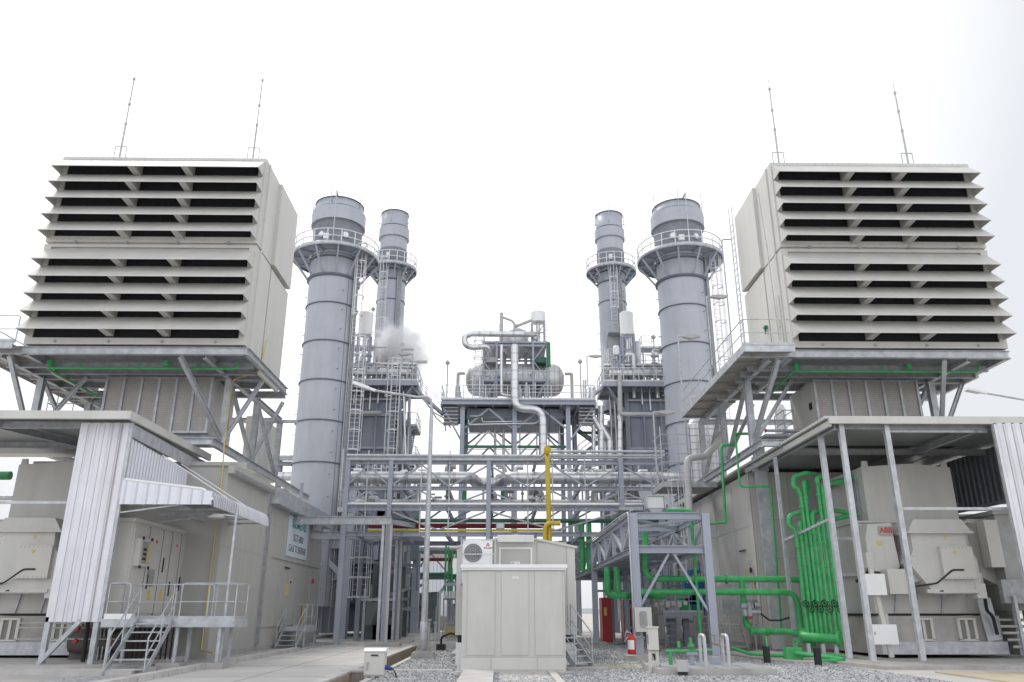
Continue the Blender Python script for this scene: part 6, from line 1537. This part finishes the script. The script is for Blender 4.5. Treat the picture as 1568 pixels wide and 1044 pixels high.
# green pipes descending behind gantry start
GB = 'green pipes dropping through the gantry'
for i, (px_, pt) in enumerate(((891, 798), (902, 798))):
    y = 44.5; x = xx(px_, 830, y)
    pipe('green_drop_pipe', [(x-.55, y+.8, zz(pt, y)), (x-.1, y, zz(pt, y)), (x+.0, y, zz(pt, y)-.1), (x, y, zz(874, y))], .16, GREEN, 'green drop pipe with bent top, %s of the pair behind the truss' % ('left', 'right')[i], group=GB, n=12, rb=.25)
for i, (px_, px2) in enumerate(((930, 930), (945, 945))):
    y = 35; x = xx(px_, 890, y); z0 = zz(868, y); z1 = zz(912, y)
    pipe('green_drop_pipe', [(x, y, z0), (x, y, z1+.05), (x+.3, y, z1), (x+2.0, y+.0, z1)], .13, GREEN, 'green drop pipe turning level under the truss, %s one' % ('left', 'right')[i], group=GB, n=12, rb=.3)
b = B(); x, y, z = at(934, 790, 52); b.cyl((x, y, z-1.4), (x, y, z+.2), .3, 14); b.lathe((x, y, z+.2), [(.3, 0), (.2, .2), (0, .27)], 14)
b.top('white_capped_pipe', WHITEP, 'white capped pipe end showing above the truss', 'pipe')

re_ = T('roof_equipment', 'silver cylinders, pipes and railing on the turbine hall roof behind the strut frame', 'pipework', (11.8, 43, 7.7))
for px_, py_, r_, h in ((1080, 655, .42, 2.6), (1064, 668, .35, 2.2), (1196, 640, .3, 1.6)):
    x, y, z = at(px_, py_, 43); b = B(); b.cyl((x, 43, 7.9), (x, 43, z+h*.3), r_, 18); b.lathe((x, 43, z+h*.3), [(r_, 0), (r_*.7, .25), (0, .35)], 18); b.o('cylinder', CLADM, re_)
for px_, m_, r_ in ((1092, CLAD, .09), (1100, PIPEG, .06), (1186, CLAD, .08), (1190, GALV, .05), (1208, CLAD, .1), (1214, PIPEG, .06), (1222, GALV, .08)):
    x = xx(px_, 640, 41); B().tube([(x, 41, 8), (x, 41, 10.6), (x+.3, 42.5, 10.8)], r_, 8, .2).o('upright_pipe', m_, re_)
b = B(); b.tube([at(1140, 600, 42), at(1235, 596, 42), at(1235, 640, 42)], .07, 8, .2); b.tube([at(1060, 610, 44), at(1085, 606, 44), at(1085, 640, 44)], .12, 8, .3); b.o('cross_pipe', PIPEG, re_)
rx_ = xx(1172, 665, 33); rx2 = xx(1236, 660, 33); zr = zz(663, 33)
b = B(); b.box(rx_, rx2, 33, 34.2, zr-.1, zr); b.o('deck', GALVD, re_)
railing(re_, [(rx_+.9, 34.2, zr), (rx_+.9, 33, zr), (rx2-.5, 33, zr), (rx2-.5, 34.2, zr)], 1.05, 1.1)
b = B(); b.cyl((rx_, 32.9, zr+.12), (rx2, 32.9, zr+.12), .06, 8); b.o('rail_pipe', GALV, re_)
b = B(); b.cyl((rx_-.03, 32.9, zr+.12), (rx_, 32.9, zr+.12), .09, 8); b.o('red_cap', REDS, re_)
re2 = T('roof_equipment', 'pipes and small railing under the strut frame beyond the ribbed shelter roof', 'pipework', (-18.5, 37, 7.5))
for px_, m_, r_ in ((112, CLADM, .3), (121, PIPEG, .08), (132, CLAD, .12), (140, GALVD, .2)):
    x = xx(px_, 620, 38); B().cyl((x, 38, 7.3), (x, 38, 10.2), r_, 12).o('upright_pipe', m_, re2)
rx_ = xx(70, 633, 33.5); rx2 = xx(150, 633, 33.5); zr = zz(638, 33.5)
railing(re2, [(rx_, 34.2, zr), (rx_, 33.5, zr), (rx2, 33.5, zr)], 1.05, 1.3)
# ================================================================== SMALL RAILED LANDING (right)
la = T('railed_landing', 'small railed steel landing hanging in front of the wide stack next to the walkway lamps', 'landing', (9.4, 41, 8.3))
xa, xb = xx(1015, 738, 40), xx(1062, 742, 40); zl = zz(741, 40)
b = B(); b.box(xa, xb+1.2, 40, 43, zl-.06, zl); b.o('deck', STAIN, la)
b = B(); b.bar((xa, 40, zl), (xb+1.2, 40, zl), .07, .28); b.bar((xa, 40, zl), (xa, 43, zl), .07, .28); b.o('edge_beam', GALV, la)
railing(la, [(xa, 43, zl), (xa, 40, zl), (xb, 40, zl)], 1.15, .9, mid=2)
b = B()
for x in (xa+.02, xa+.9, xb): b.bar((x, 40.05, zl), (x, 40.05, zz(652, 40)), .06, .06)
for k in range(5): z = zl+.6+.5*k; b.bar((xa, 40.05, z), (xb, 40.05, z), .035); b.bar((xa, 40.05, z), (xa, 42, z), .035)
b.o('guard_bars', GALV, la)
b = B()
for k in range(9): z = zl+.35+.36*k; b.bar((xb-.2, 39.9, z), (xb+1.5, 39.9, z), .035)
for x in (xb-.2, xb+1.5): b.bar((x, 39.9, zl), (x, 39.9, 11.2), .07)
b.o('climb_bars', GALV, la)
cage_ladder('caged_ladder', 'short caged ladder below the railed landing', xx(1035, 770, 40.5), 40.5, 3.0, zl-.2, (0, -1), group=GL, w=.6)
wl = T('ladder_landing', 'small railed ladder landing in front of the wide stack next to the steam', 'landing', (-11, 50, 8))
xa, xb = xx(517, 778, 51), xx(549, 778, 51); z = zz(780, 51)
b = B(); b.box(xa, xb, 51, 52.4, z-.06, z); b.bar((xa, 51, z-.02), (xb, 51, z-.02), .06, .3); b.o('deck', GALV, wl)
railing(wl, [(xa, 52.4, z), (xa, 51, z), (xb, 51, z), (xb, 52.4, z)], 1.15, .45, mid=3)
B().bar((xa+.1, 51.1, z+3.9), (xa+.1, 51.1, z), .1).o('hanger', GALV, wl)
# clad duct between rack and right stack
ed = T('exhaust_duct', 'pale clad duct with ribbed slanting side below the wide stack next to the walkway lamps', 'duct', (10.5, 52, 4))
c0, c1, c2, c3 = at(972, 735, 50), at(1062, 737, 50), at(1062, 812, 50), at(997, 812, 50)
b = B(); b.prism([(c0[0], c0[2]), (c3[0], c3[2]), (13.5, c3[2]), (13.5, c0[2])], 50, 56, 'y'); b.o('casing', SIDINGV, ed)
e0, e1 = at(957, 757, 52.5), at(990, 822, 52.5)
b = B(); b.add([c0, c3, e1, e0], [(0,1,2,3)]); b.add([(v[0]+.02, v[1]+.05, v[2]-.02) for v in (c0, c3, e1, e0)], [(3,2,1,0)]); b.o('slanting_side', grooved('dark_siding', mat('brown_siding', (.24, .21, .20), .5, .2), .28, 0, .5), ed)
# railing by the duct
rg = T('service_walkway', 'small service walkway with pipe railing on the rack near the clad duct', 'walkway', (7, 46.5, 6))
y = 42.8; xa, xb = xx(948, 778, y), xx(984, 778, y); z = zz(779, y)
b = B(); b.box(xa, xb, y, y+1.0, z-.06, z); b.o('deck', GALV, rg); railing(rg, [(xa-.0, y, z), (xb, y, z)], 1.2, .9)

# ================================================================== LEFT GROUND-LEVEL STEELWORK
bc = T('stack_column', 'thick blue-grey steel column beside the caged ladder', 'column', at(520, 972, 54))
x = xx(526, 900, 54)
b = B(); b.ibeam((x, 54, 0), (x, 54, 9.5), .75, .95); b.o('shaft', BLUE, bc)
b = B(); b.bar((x-.1, 54, 3.9), (x-2.9, 54, 6.4), .35, .35); b.ibeam((x, 54.1, 3.9), (x-3.4, 54.1, 3.9), .4, .5); b.ibeam((x+.2, 54, 6.0), (x-6, 54, 6.0), .5, .7); b.o('brace', BLUE, bc)
dl = T('flue_duct', 'blue-grey flue casing with panel seams beside the turbine hall end', 'duct', (-13.5, 56, 0))
b = B(); b.box(xx(475, 900, 57), xx(514, 900, 57), 57, 62, .3, zz(822, 57)); b.box(xx(470, 900, 58), xx(600, 900, 61), 61, 66, .3, 9); b.o('casing', BLUED, dl)
b = B()
for py_ in (872, 912): b.box(xx(475, 900, 57), xx(514, 900, 57), 56.9, 57, zz(py_, 57)-.05, zz(py_, 57)+.05)
for px_ in (484, 496, 508): b.box(xx(px_, 900, 57)-.05, xx(px_, 900, 57)+.05, 56.88, 57, .3, zz(822, 57))
b.o('seams', BLUE, dl)
b = B(); b.box(xx(478, 900, 55), xx(488, 900, 55), 55, 56, .2, zz(850, 55)); b.o('door_panel', STEELW, dl)
# hopper and machinery under boiler
hp = T('ash_hopper', 'dark grey slanted hopper between the caged ladder and portal post', 'hopper', at(575, 930, 52))
y = 50; P_ = lambda px, py: (xx(px, py, y), zz(py, y, px))
b = B(); b.prism([P_(552, 922), P_(580, 922), P_(567, 958), P_(552, 957)], y, y+2.5, 'y'); b.o('body', SLATE, hp)
b = B()
for px_ in (546, 556, 585): x = xx(px_, 960, y); b.bar((x, y, 0), (x, y, 3), .14, .14, up=(0,1,0))
b.bar((xx(545, 920, y), y, zz(918, y)), (xx(612, 920, y), y, zz(918, y)), .15, .15); b.o('frame', GALV, hp)
mc = T('boiler_machinery', 'dark steelwork and equipment in shade under the boiler beside the steam', 'machinery', at(600, 900, 56))
random.seed(5)
for i in range(34):
    px_ = random.uniform(560, 640); y = random.uniform(55, 62); x = xx(px_, 900, y); z0 = random.choice([0, .3, 3, 5]); h = random.uniform(1.5, 5.5); w = random.choice([.12, .2, .3, .5])
    B().bar((x, y, z0), (x, y, z0+h), w, w, up=(0,1,0)).o('upright', random.choice([BLUED, SLATE, BLUE, GALVD, SLATE]), mc)
for i in range(16):
    pa_ = random.uniform(555, 600); y = random.uniform(55, 61); z = random.uniform(.4, 7.5); x = xx(pa_, 900, y); B().bar((x, y, z), (x+random.uniform(1.2, 3), y, z+random.choice([0, 0, 0, .9])), .12, .2).o('rail', random.choice([BLUED, GALVD, BLUE]), mc)
for px_, py_, w, h in ((583, 962, .5, .5), (592, 965, .5, .4), (603, 955, .4, .8), (570, 968, .7, .5)):
    x, y, z = at(px_, py_, 52); B().box(x-w, x+w, y, y+.8, 0, h+.5).o('pump_box', random.choice([GALVD, STAIN, SLATE, BLUED]), mc)
x = xx(620, 920, 58); B().box(x-2.6, x-.2, 60, 63, 0, 9).o('back_casing', SLATE, mc)
mf2 = T('boiler_machinery', 'pale steelwork, pipes and ladders in shade under the boiler beside the downcomers', 'machinery', at(1000, 900, 48))
for i in range(60):
    px_ = random.uniform(985, 1100); y = random.uniform(44, 56); x = xx(px_, 900, y); z0 = random.choice([0, .3, 2, 3.5]); h = random.uniform(1., 4.5); w = random.choice([.06, .1, .16, .3])
    B().bar((x, y, z0), (x, y, z0+h), w, w, up=(0,1,0)).o('upright', random.choice([GALV, GALV, BLUE, GALVD, PIPEG, STEELW]), mf2)
for i in range(26):
    pa_ = random.uniform(905, 1080); y = random.uniform(44, 54); z = random.uniform(.4, 5.5); x = xx(pa_, 900, y); B().bar((x, y, z), (x+random.uniform(1.0, 3.5), y, z), .08, .12).o('rail', random.choice([GALV, GALVD, BLUE, PIPEG]), mf2)
for px_, py0, py1, m_ in ((1068, 872, 935, BLUEB), (1058, 885, 925, BLUEB), (1048, 915, 940, GREEN), (1030, 920, 978, STEELW), (1008, 905, 960, STEELW), (990, 925, 975, BLUED)):
    y = 46; x = xx(px_, 900, y); B().box(x-.35, x+.35, y, y+.8, max(0, zz(py1, y)), zz(py0, y)).o('equipment_box', m_, mf2)
for k in range(6):
    x = xx(1003+9*k, 900, 43.5); B().cyl((x, 43.5, 1.9+.1*(k % 2)), (x, 43.5, 2.2), .11, 8).o('white_valve', WHITEP, mf2)
# platform with ladder inside (under truss)
ip = T('inner_platform', 'low galvanised platform with ladders seen between the gantry columns', 'platform', (8, 40, 0))
x0, x1 = xx(1015, 930, 40), xx(1076, 930, 40); z = zz(942, 40)
b = B(); b.box(x0, x1, 40, 42.5, z, z+.1); b.o('deck', GALVD, ip)
b = B(); b.bar((x0, 40, z), (x1, 40, z), .06, .3); b.o('edge_beam', BLUE, ip)
railing(ip, [(x0, 42, z+.1), (x0, 40, z+.1), (x1, 40, z+.1)], 1.1, .6)
for x in (x0+.5, x1-.8): B().ibeam((x, 40.4, 0), (x, 40.4, z), .3, .3).o('column', BLUED, ip)
for xs in (x0+.3, x1-.2):
    b = B(); b.bar((xs-.3, 39.8, .1), (xs-.3, 39.8, z), .05); b.bar((xs+.3, 39.8, .1), (xs+.3, 39.8, z), .05)
    for k in range(5): b.bar((xs-.3, 39.8, .3+.28*k), (xs+.3, 39.8, .3+.28*k), .04)
    b.o('ladder', GALVD, ip)
cl = T('hall_steps', 'galvanised steps and hoops at the door of the turbine hall behind the green pipes', 'stairs', (10.9, 38, 0))
x0 = xx(1100, 920, 36.5)
b = B(); b.box(x0, x0+1.6, 36.4, 38.5, 1.1, 1.14); b.o('deck', GALVD, cl)
for x in (x0, x0+.9): railing(cl, [(x, 36.4, 1.14), (x+.75, 36.4, 1.14)], 1.7, .8, toe=False)
for k in range(4): B().box(x0-.1, x0+.9, 35.6+.2*k, 35.8+.2*k, .25+.24*k, .29+.24*k).o('tread', GALVD, cl)
for x in (x0+.05, x0+.85): B().bar((x, 35.5, .1), (x, 36.4, 1.1), .04, .16).o('stringer', GALVD, cl)
gb = T('instrument_stand', 'grey panel cluster on stands beside the turbine hall steps', 'panel', (9.5, 37, 0))
x = xx(1115, 930, 36); b = B(); b.box(x-.2, x+1.3, 36, 36.2, zz(940, 36), zz(918, 36)); b.o('panel', GALVD, gb)
b = B(); b.bar((x, 36.1, 0), (x, 36.1, 1.6), .08); b.bar((x+1.1, 36.1, 0), (x+1.1, 36.1, 1.6), .08); b.o('stand', GALV, gb)

# ================================================================== FAR BACKGROUND
hu = T('equipment_shelter', 'small slate-roofed shelter with open front far down the road', 'shelter', (-7.3, 73, 0))
x0, x1 = xx(607, 940, 70), xx(663, 940, 70); zt = zz(912, 70)
b = B(); b.prism([(x0, zt-.9), (x0, zt-.05), (x1+.3, zt+.15), (x1+.3, zt-.85)], 69.9, 70.1, 'y'); b.prism([(x0, zt), (x1+.3, zt+.25), (x1+.3, zt+.32), (x0, zt+.08)], 69.8, 74, 'y'); b.o('roof', SLATE, hu)
b = B(); b.box(x0, x1-.5, 71.3, 71.4, .4, zt-.6); b.box(x0, x0+.3, 70, 72.5, 0, zt-.7); b.o('back_wall', SIDING, hu)
b = B(); b.box(x1-.4, x1-.1, 70, 74, 0, zt-.1); b.box(x1-.1, x1+.2, 70, 74, 0, zt); b.o('side_wall', SLATE, hu)
b = B(); b.box(x0-.2, x1, 69.5, 74, 0, .4); b.o('plinth', CONC, hu)
x = xx(628, 940, 70)
for i, (dx_, m_) in enumerate(((0, SLATE), (.5, STEELW), (-.4, BLUED))):
    b = B(); b.cyl((x+dx_, 70.6, .4), (x+dx_, 70.6, 1.95), .2, 12); b.lathe((x+dx_, 70.6, 1.95), [(.2, 0), (.12, .18), (.06, .35), (0, .36)], 12)
    b.top('gas_cylinder', m_, ('dark upright cylinder, middle of three in the open shelter', 'pale upright cylinder in the open shelter', 'blue-grey upright cylinder in the open shelter')[i], 'cylinder')
fb = T('clad_building', 'distant pale clad building seen under the pipe rack', 'building', (-8, 110, 0))
x0, x1 = xx(640, 900, 110), xx(760, 900, 110)
b = B(); b.box(x0, x1, 110, 135, 0, zz(852, 110)); b.o('wall', SIDING, fb)
b = B(); b.box(x0-.3, x1+.3, 109.8, 135, zz(852, 110), zz(848, 110)); b.o('roof', GALVD, fb)
fb = T('clad_building', 'distant pale building half hidden behind the boiler beside the steam machinery', 'building', (-22, 120, 0))
x0, x1 = xx(555, 900, 120), xx(622, 900, 120)
b = B(); b.box(x0, x1, 120, 140, 0, zz(905, 120)); b.o('wall', SIDING, fb)
b = B(); b.box(x0-.3, x1+.3, 119.8, 140, zz(905, 120), zz(903, 120)); b.o('roof', GALVD, fb)
fr = T('far_pipe_rack', 'farther pipe rack with red and green pipes under the main rack', 'pipe rack', (-5, 75, 0))
Y = 75; Zf = lambda py: zz(py, Y)
for px_ in (560, 690, 860, 985): x = xx(px_, 900, Y); B().ibeam((x, Y, 0), (x, Y, Zf(828)), .4, .4).o('column', BLUED, fr)
for py_ in (834, 845, 884): B().ibeam((xx(560, py_, Y), Y, Zf(py_)), (xx(985, py_, Y), Y, Zf(py_)), .3, .4).o('beam', BLUE, fr)
for s in (-1, 1): B().bar((xx(690, 885, Y), Y-.1, Zf(885)), (xx(690, 885, Y)+s*2.2, Y-.1, Zf(940)), .22, .22).o('brace', BLUE, fr)
for i in range(6):
    xa_, xb__ = xx(600+i*30, 860, Y), xx(630+i*30, 860, Y); B().bar((xa_, Y-.1, Zf(882 if i % 2 else 848)), (xb__, Y-.1, Zf(848 if i % 2 else 882)), .12, .12).o('brace', GALVD, fr)
for py_, m_, r_, lab in ((857, REDD, .16, 'dark red pipe on the farther rack'), (880, DGREEN, .2, 'dark green pipe on the farther rack'), (840, CLAD, .22, 'silver pipe on the farther rack')):
    pipe('rack_pipe', [(xx(600, py_, Y), Y-.4, Zf(py_)), (xx(985, py_, Y), Y-.4, Zf(py_))], r_, m_, lab, group='pipes on the farther rack')
gv = T('green_valve_stand', 'cluster of green upright pipes and valves beside the control cabin', 'pipework', at(690, 900, 55))
for i, px_ in enumerate((682, 686, 692, 698, 704)):
    x = xx(px_, 880, 55+i*.3); B().tube([(x, 55+i*.3, 2.6), (x, 55+i*.3, zz(830+6*(i % 3), 55))], .045 if i % 2 else .07, 8).o('upright_pipe', GREEN if i not in (3,) else GREEND, gv)
for z in (1.0, 2.5, 3.4): x = xx(680, 900, 55); B().bar((x, 54.8, z), (x+2.2, 54.8, z), .12, .2).o('shelf', GALV, gv)
for i in range(5): x = xx(684+5*i, 900, 54.6); B().cyl((x, 54.6, 2.5), (x, 54.6, 2.95), .2, 10).o('white_drum', WHITEP if i % 2 == 0 else CLAD, gv)
b = B()
for k in range(5): x = xx(680+6*k, 900, 54.6); b.bar((x, 54.6, 0), (x, 54.6, 2.5), .08)
b.o('stand', GALVD, gv)
x, y, z = at(689, 975, 57); B().box(x-.4, x+.4, y, y+.6, 0, .7).top('yellow_box', YELP, 'small yellow box on the ground beyond the control cabin', 'box')
for i, (px_, pt, pb_) in enumerate(((657, 948, 972), (666, 952, 985), (655, 955, 990), (672, 905, 975))):
    x, y, z = at(px_, pb_, 46); b = B(); b.cyl((x, y, 0), (x, y, zz(pt, y)), .06, 8); b.cyl((x, y, zz(pt, y)-.1), (x, y, zz(pt, y)+.02), .11, 8); b.top('bollard_pipe', PIPEG, 'thin upright stub pipe beyond the street lamp, %s' % ('second from it', 'third from it', 'nearest to it', 'tallest of them')[i], 'pipe', 'stub pipes beyond the street lamp')
b = B(); b.tube([(-2.6, 37.5, .28), (-2.6, 37.5, .6), (-2.2, 37.5, .75), (-1.9, 37.5, .7)], .05, 8, .2); b.box(-2.8, -2.4, 37.3, 37.7, .05, .3); b.top('cable_riser', RUBBER, 'black cable loop rising from a small block behind the drain', 'cable')
# clutter far beyond
random.seed(21)
fc = T('far_equipment', 'low pale equipment far behind the street lamp', 'equipment', (-5, 85, 0))
for i in range(16):
    px_ = random.uniform(640, 705); y = random.uniform(78, 98); x = xx(px_, 960, y); B().box(x-.5, x+.5, y, y+1, 0, random.uniform(.6, 2.6)).o('unit', random.choice([STEELW, GALVD, BLUED, STAIN, SLATE]), fc)
# left edge walkway and pipes beyond the left shelter
pipe('grey_cross_pipe', [at(-40, 762, 37), at(20, 762, 37)], .12, GALV, 'thin galvanised pipe beyond the generator behind the ribbed white strip', n=8)
pipe('green_cross_pipe', [at(-40, 728, 36), at(16, 728, 36)], .2, GREEND, 'dark green pipe at the photo left edge under the shelter', n=10)

# ================================================================== STEAM
def steam(c, rx, ry, rz, dens, seed, name='steam', lab='drifting white steam cloud'):
    bpy.ops.mesh.primitive_ico_sphere_add(subdivisions=3, radius=1, location=c)
    o = bpy.context.object; o.name = name; o.scale = (rx, ry, rz); bpy.ops.object.transform_apply(scale=True, location=False, rotation=False)
    o['label'] = lab; o['category'] = 'steam'; o['kind'] = 'stuff'
    m = bpy.data.materials.new('steam_'+str(seed)); m.use_nodes = True; N = m.node_tree.nodes; L = m.node_tree.links
    for n in list(N): N.remove(n)
    out = N.new('ShaderNodeOutputMaterial'); pv = N.new('ShaderNodeVolumePrincipled'); pv.inputs['Color'].default_value = (.97, .97, .98, 1); pv.inputs['Anisotropy'].default_value = .5
    pv.inputs['Emission Strength'].default_value = 0
    tc = N.new('ShaderNodeTexCoord'); mp = N.new('ShaderNodeMapping'); mp.inputs['Scale'].default_value = (1/rx, 1/ry, 1/rz); L.new(tc.outputs['Object'], mp.inputs['Vector'])
    ln = N.new('ShaderNodeVectorMath'); ln.operation = 'LENGTH'; L.new(mp.outputs['Vector'], ln.inputs[0])
    n = N.new('ShaderNodeTexNoise'); n.inputs['Scale'].default_value = .95; n.inputs['Detail'].default_value = 5; n.inputs['Roughness'].default_value = .6; n.noise_dimensions = '4D'; n.inputs['W'].default_value = seed
    L.new(tc.outputs['Object'], n.inputs['Vector'])
    a = N.new('ShaderNodeMath'); a.operation = 'MULTIPLY_ADD'; a.inputs[1].default_value = -.42; a.inputs[2].default_value = -.13; L.new(ln.outputs['Value'], a.inputs[0])
    b2 = N.new('ShaderNodeMath'); b2.operation = 'ADD'; L.new(a.outputs[0], b2.inputs[0]); L.new(n.outputs['Fac'], b2.inputs[1])
    c2 = N.new('ShaderNodeMath'); c2.operation = 'MULTIPLY'; c2.inputs[1].default_value = dens*1.6; c2.use_clamp = False; L.new(b2.outputs[0], c2.inputs[0])
    d = N.new('ShaderNodeMath'); d.operation = 'MAXIMUM'; d.inputs[1].default_value = 0; L.new(c2.outputs[0], d.inputs[0])
    L.new(d.outputs[0], pv.inputs['Density']); L.new(pv.outputs[0], out.inputs['Volume']); o.data.materials.append(m)
steam(at(603, 524, 61.0), 2.4, 1.7, 2.4, 3.6, 3, lab='dense white steam cloud drifting past the slim stack in the steam')
steam(at(636, 541, 61.5), 3.3, 1.6, 2.6, 2.6, 9, lab='faint thin steam wisp drifting beside the left platform lamp')
steam(at(914, 560, 61.5), 1.8, 1.2, 2.8, .9, 14, lab='faint steam around the foot of the slim stack with the front ladder')

# ================================================================== LIGHT, SKY, CAMERA
w = bpy.data.worlds.new('World'); SC.world = w; w.use_nodes = True
N = w.node_tree.nodes; L = w.node_tree.links; bg = N['Background']
SUN_EL, SUN_AZ = 58, -35     # azimuth from +Y, negative = left
sky = N.new('ShaderNodeTexSky'); sky.sky_type = 'NISHITA'; sky.sun_disc = False; sky.sun_elevation = rad(SUN_EL); sky.sun_rotation = rad(SUN_AZ)
sky.air_density = 1; sky.dust_density = 6; sky.ozone_density = 1
sk = N.new('ShaderNodeVectorMath'); sk.operation = 'SCALE'; sk.inputs['Scale'].default_value = .10; L.new(sky.outputs['Color'], sk.inputs[0])
tc = N.new('ShaderNodeTexCoord'); sep = N.new('ShaderNodeSeparateXYZ'); L.new(tc.outputs['Generated'], sep.inputs[0])
# haze veil: brightest toward the hidden sun ahead, slightly blue to the sides and behind
dot = N.new('ShaderNodeVectorMath'); dot.operation = 'DOT_PRODUCT'; L.new(tc.outputs['Generated'], dot.inputs[0]); dot.inputs[1].default_value = V((-.10, .80, .60)).normalized()
mr = N.new('ShaderNodeMapRange'); mr.inputs['From Min'].default_value = .78; mr.inputs['From Max'].default_value = 1.0; L.new(dot.outputs['Value'], mr.inputs['Value'])
ramp = N.new('ShaderNodeMix'); ramp.data_type = 'RGBA'; ramp.inputs['A'].default_value = (.90, .925, .965, 1); ramp.inputs['B'].default_value = (1.75, 1.75, 1.74, 1)
L.new(mr.outputs['Result'], ramp.inputs['Factor'])
m2 = N.new('ShaderNodeMapRange'); m2.inputs['From Min'].default_value = .45; m2.inputs['From Max'].default_value = -.2; m2.inputs['To Min'].default_value = 1.; m2.inputs['To Max'].default_value = 1.6; L.new(dot.outputs['Value'], m2.inputs['Value'])
sc2 = N.new('ShaderNodeVectorMath'); sc2.operation = 'SCALE'; L.new(ramp.outputs['Result'], sc2.inputs[0]); L.new(m2.outputs['Result'], sc2.inputs['Scale'])
mx = N.new('ShaderNodeMix'); mx.data_type = 'RGBA'; mx.inputs['Factor'].default_value = .88
L.new(sk.outputs[0], mx.inputs['A']); L.new(sc2.outputs[0], mx.inputs['B'])
L.new(mx.outputs['Result'], bg.inputs['Color']); bg.inputs['Strength'].default_value = 1.0
ld_ = bpy.data.lights.new('sun', 'SUN'); ld_.energy = 1.8; ld_.angle = rad(14); ld_.color = (1, .97, .93)
so = bpy.data.objects.new('sun', ld_); COL.objects.link(so)
az, el = rad(-38), rad(56)      # lit softly from front-left above (world azimuth from +Y clockwise)
d = V((math.sin(az)*math.cos(el), math.cos(az)*math.cos(el), math.sin(el)))
so.rotation_euler = d.to_track_quat('Z', 'Y').to_euler(); so.location = (0, 0, 60)
sky.sun_elevation = el; sky.sun_rotation = az
cam = bpy.data.cameras.new('camera'); co = bpy.data.objects.new('camera', cam); COL.objects.link(co); SC.camera = co
cam.sensor_width = 36; cam.lens = 36*F/1568; cam.clip_end = 5000; cam.clip_start = .1
co.location = (0, 0, EYE); co.rotation_euler = (rad(90)+PITCH, 0, -YAW)
SC.view_settings.view_transform = 'Standard'; SC.view_settings.look = 'None'; SC.view_settings.exposure = 0
SC.cycles.volume_bounces = 8; SC.cycles.max_bounces = 8; SC.cycles.transparent_max_bounces = 8
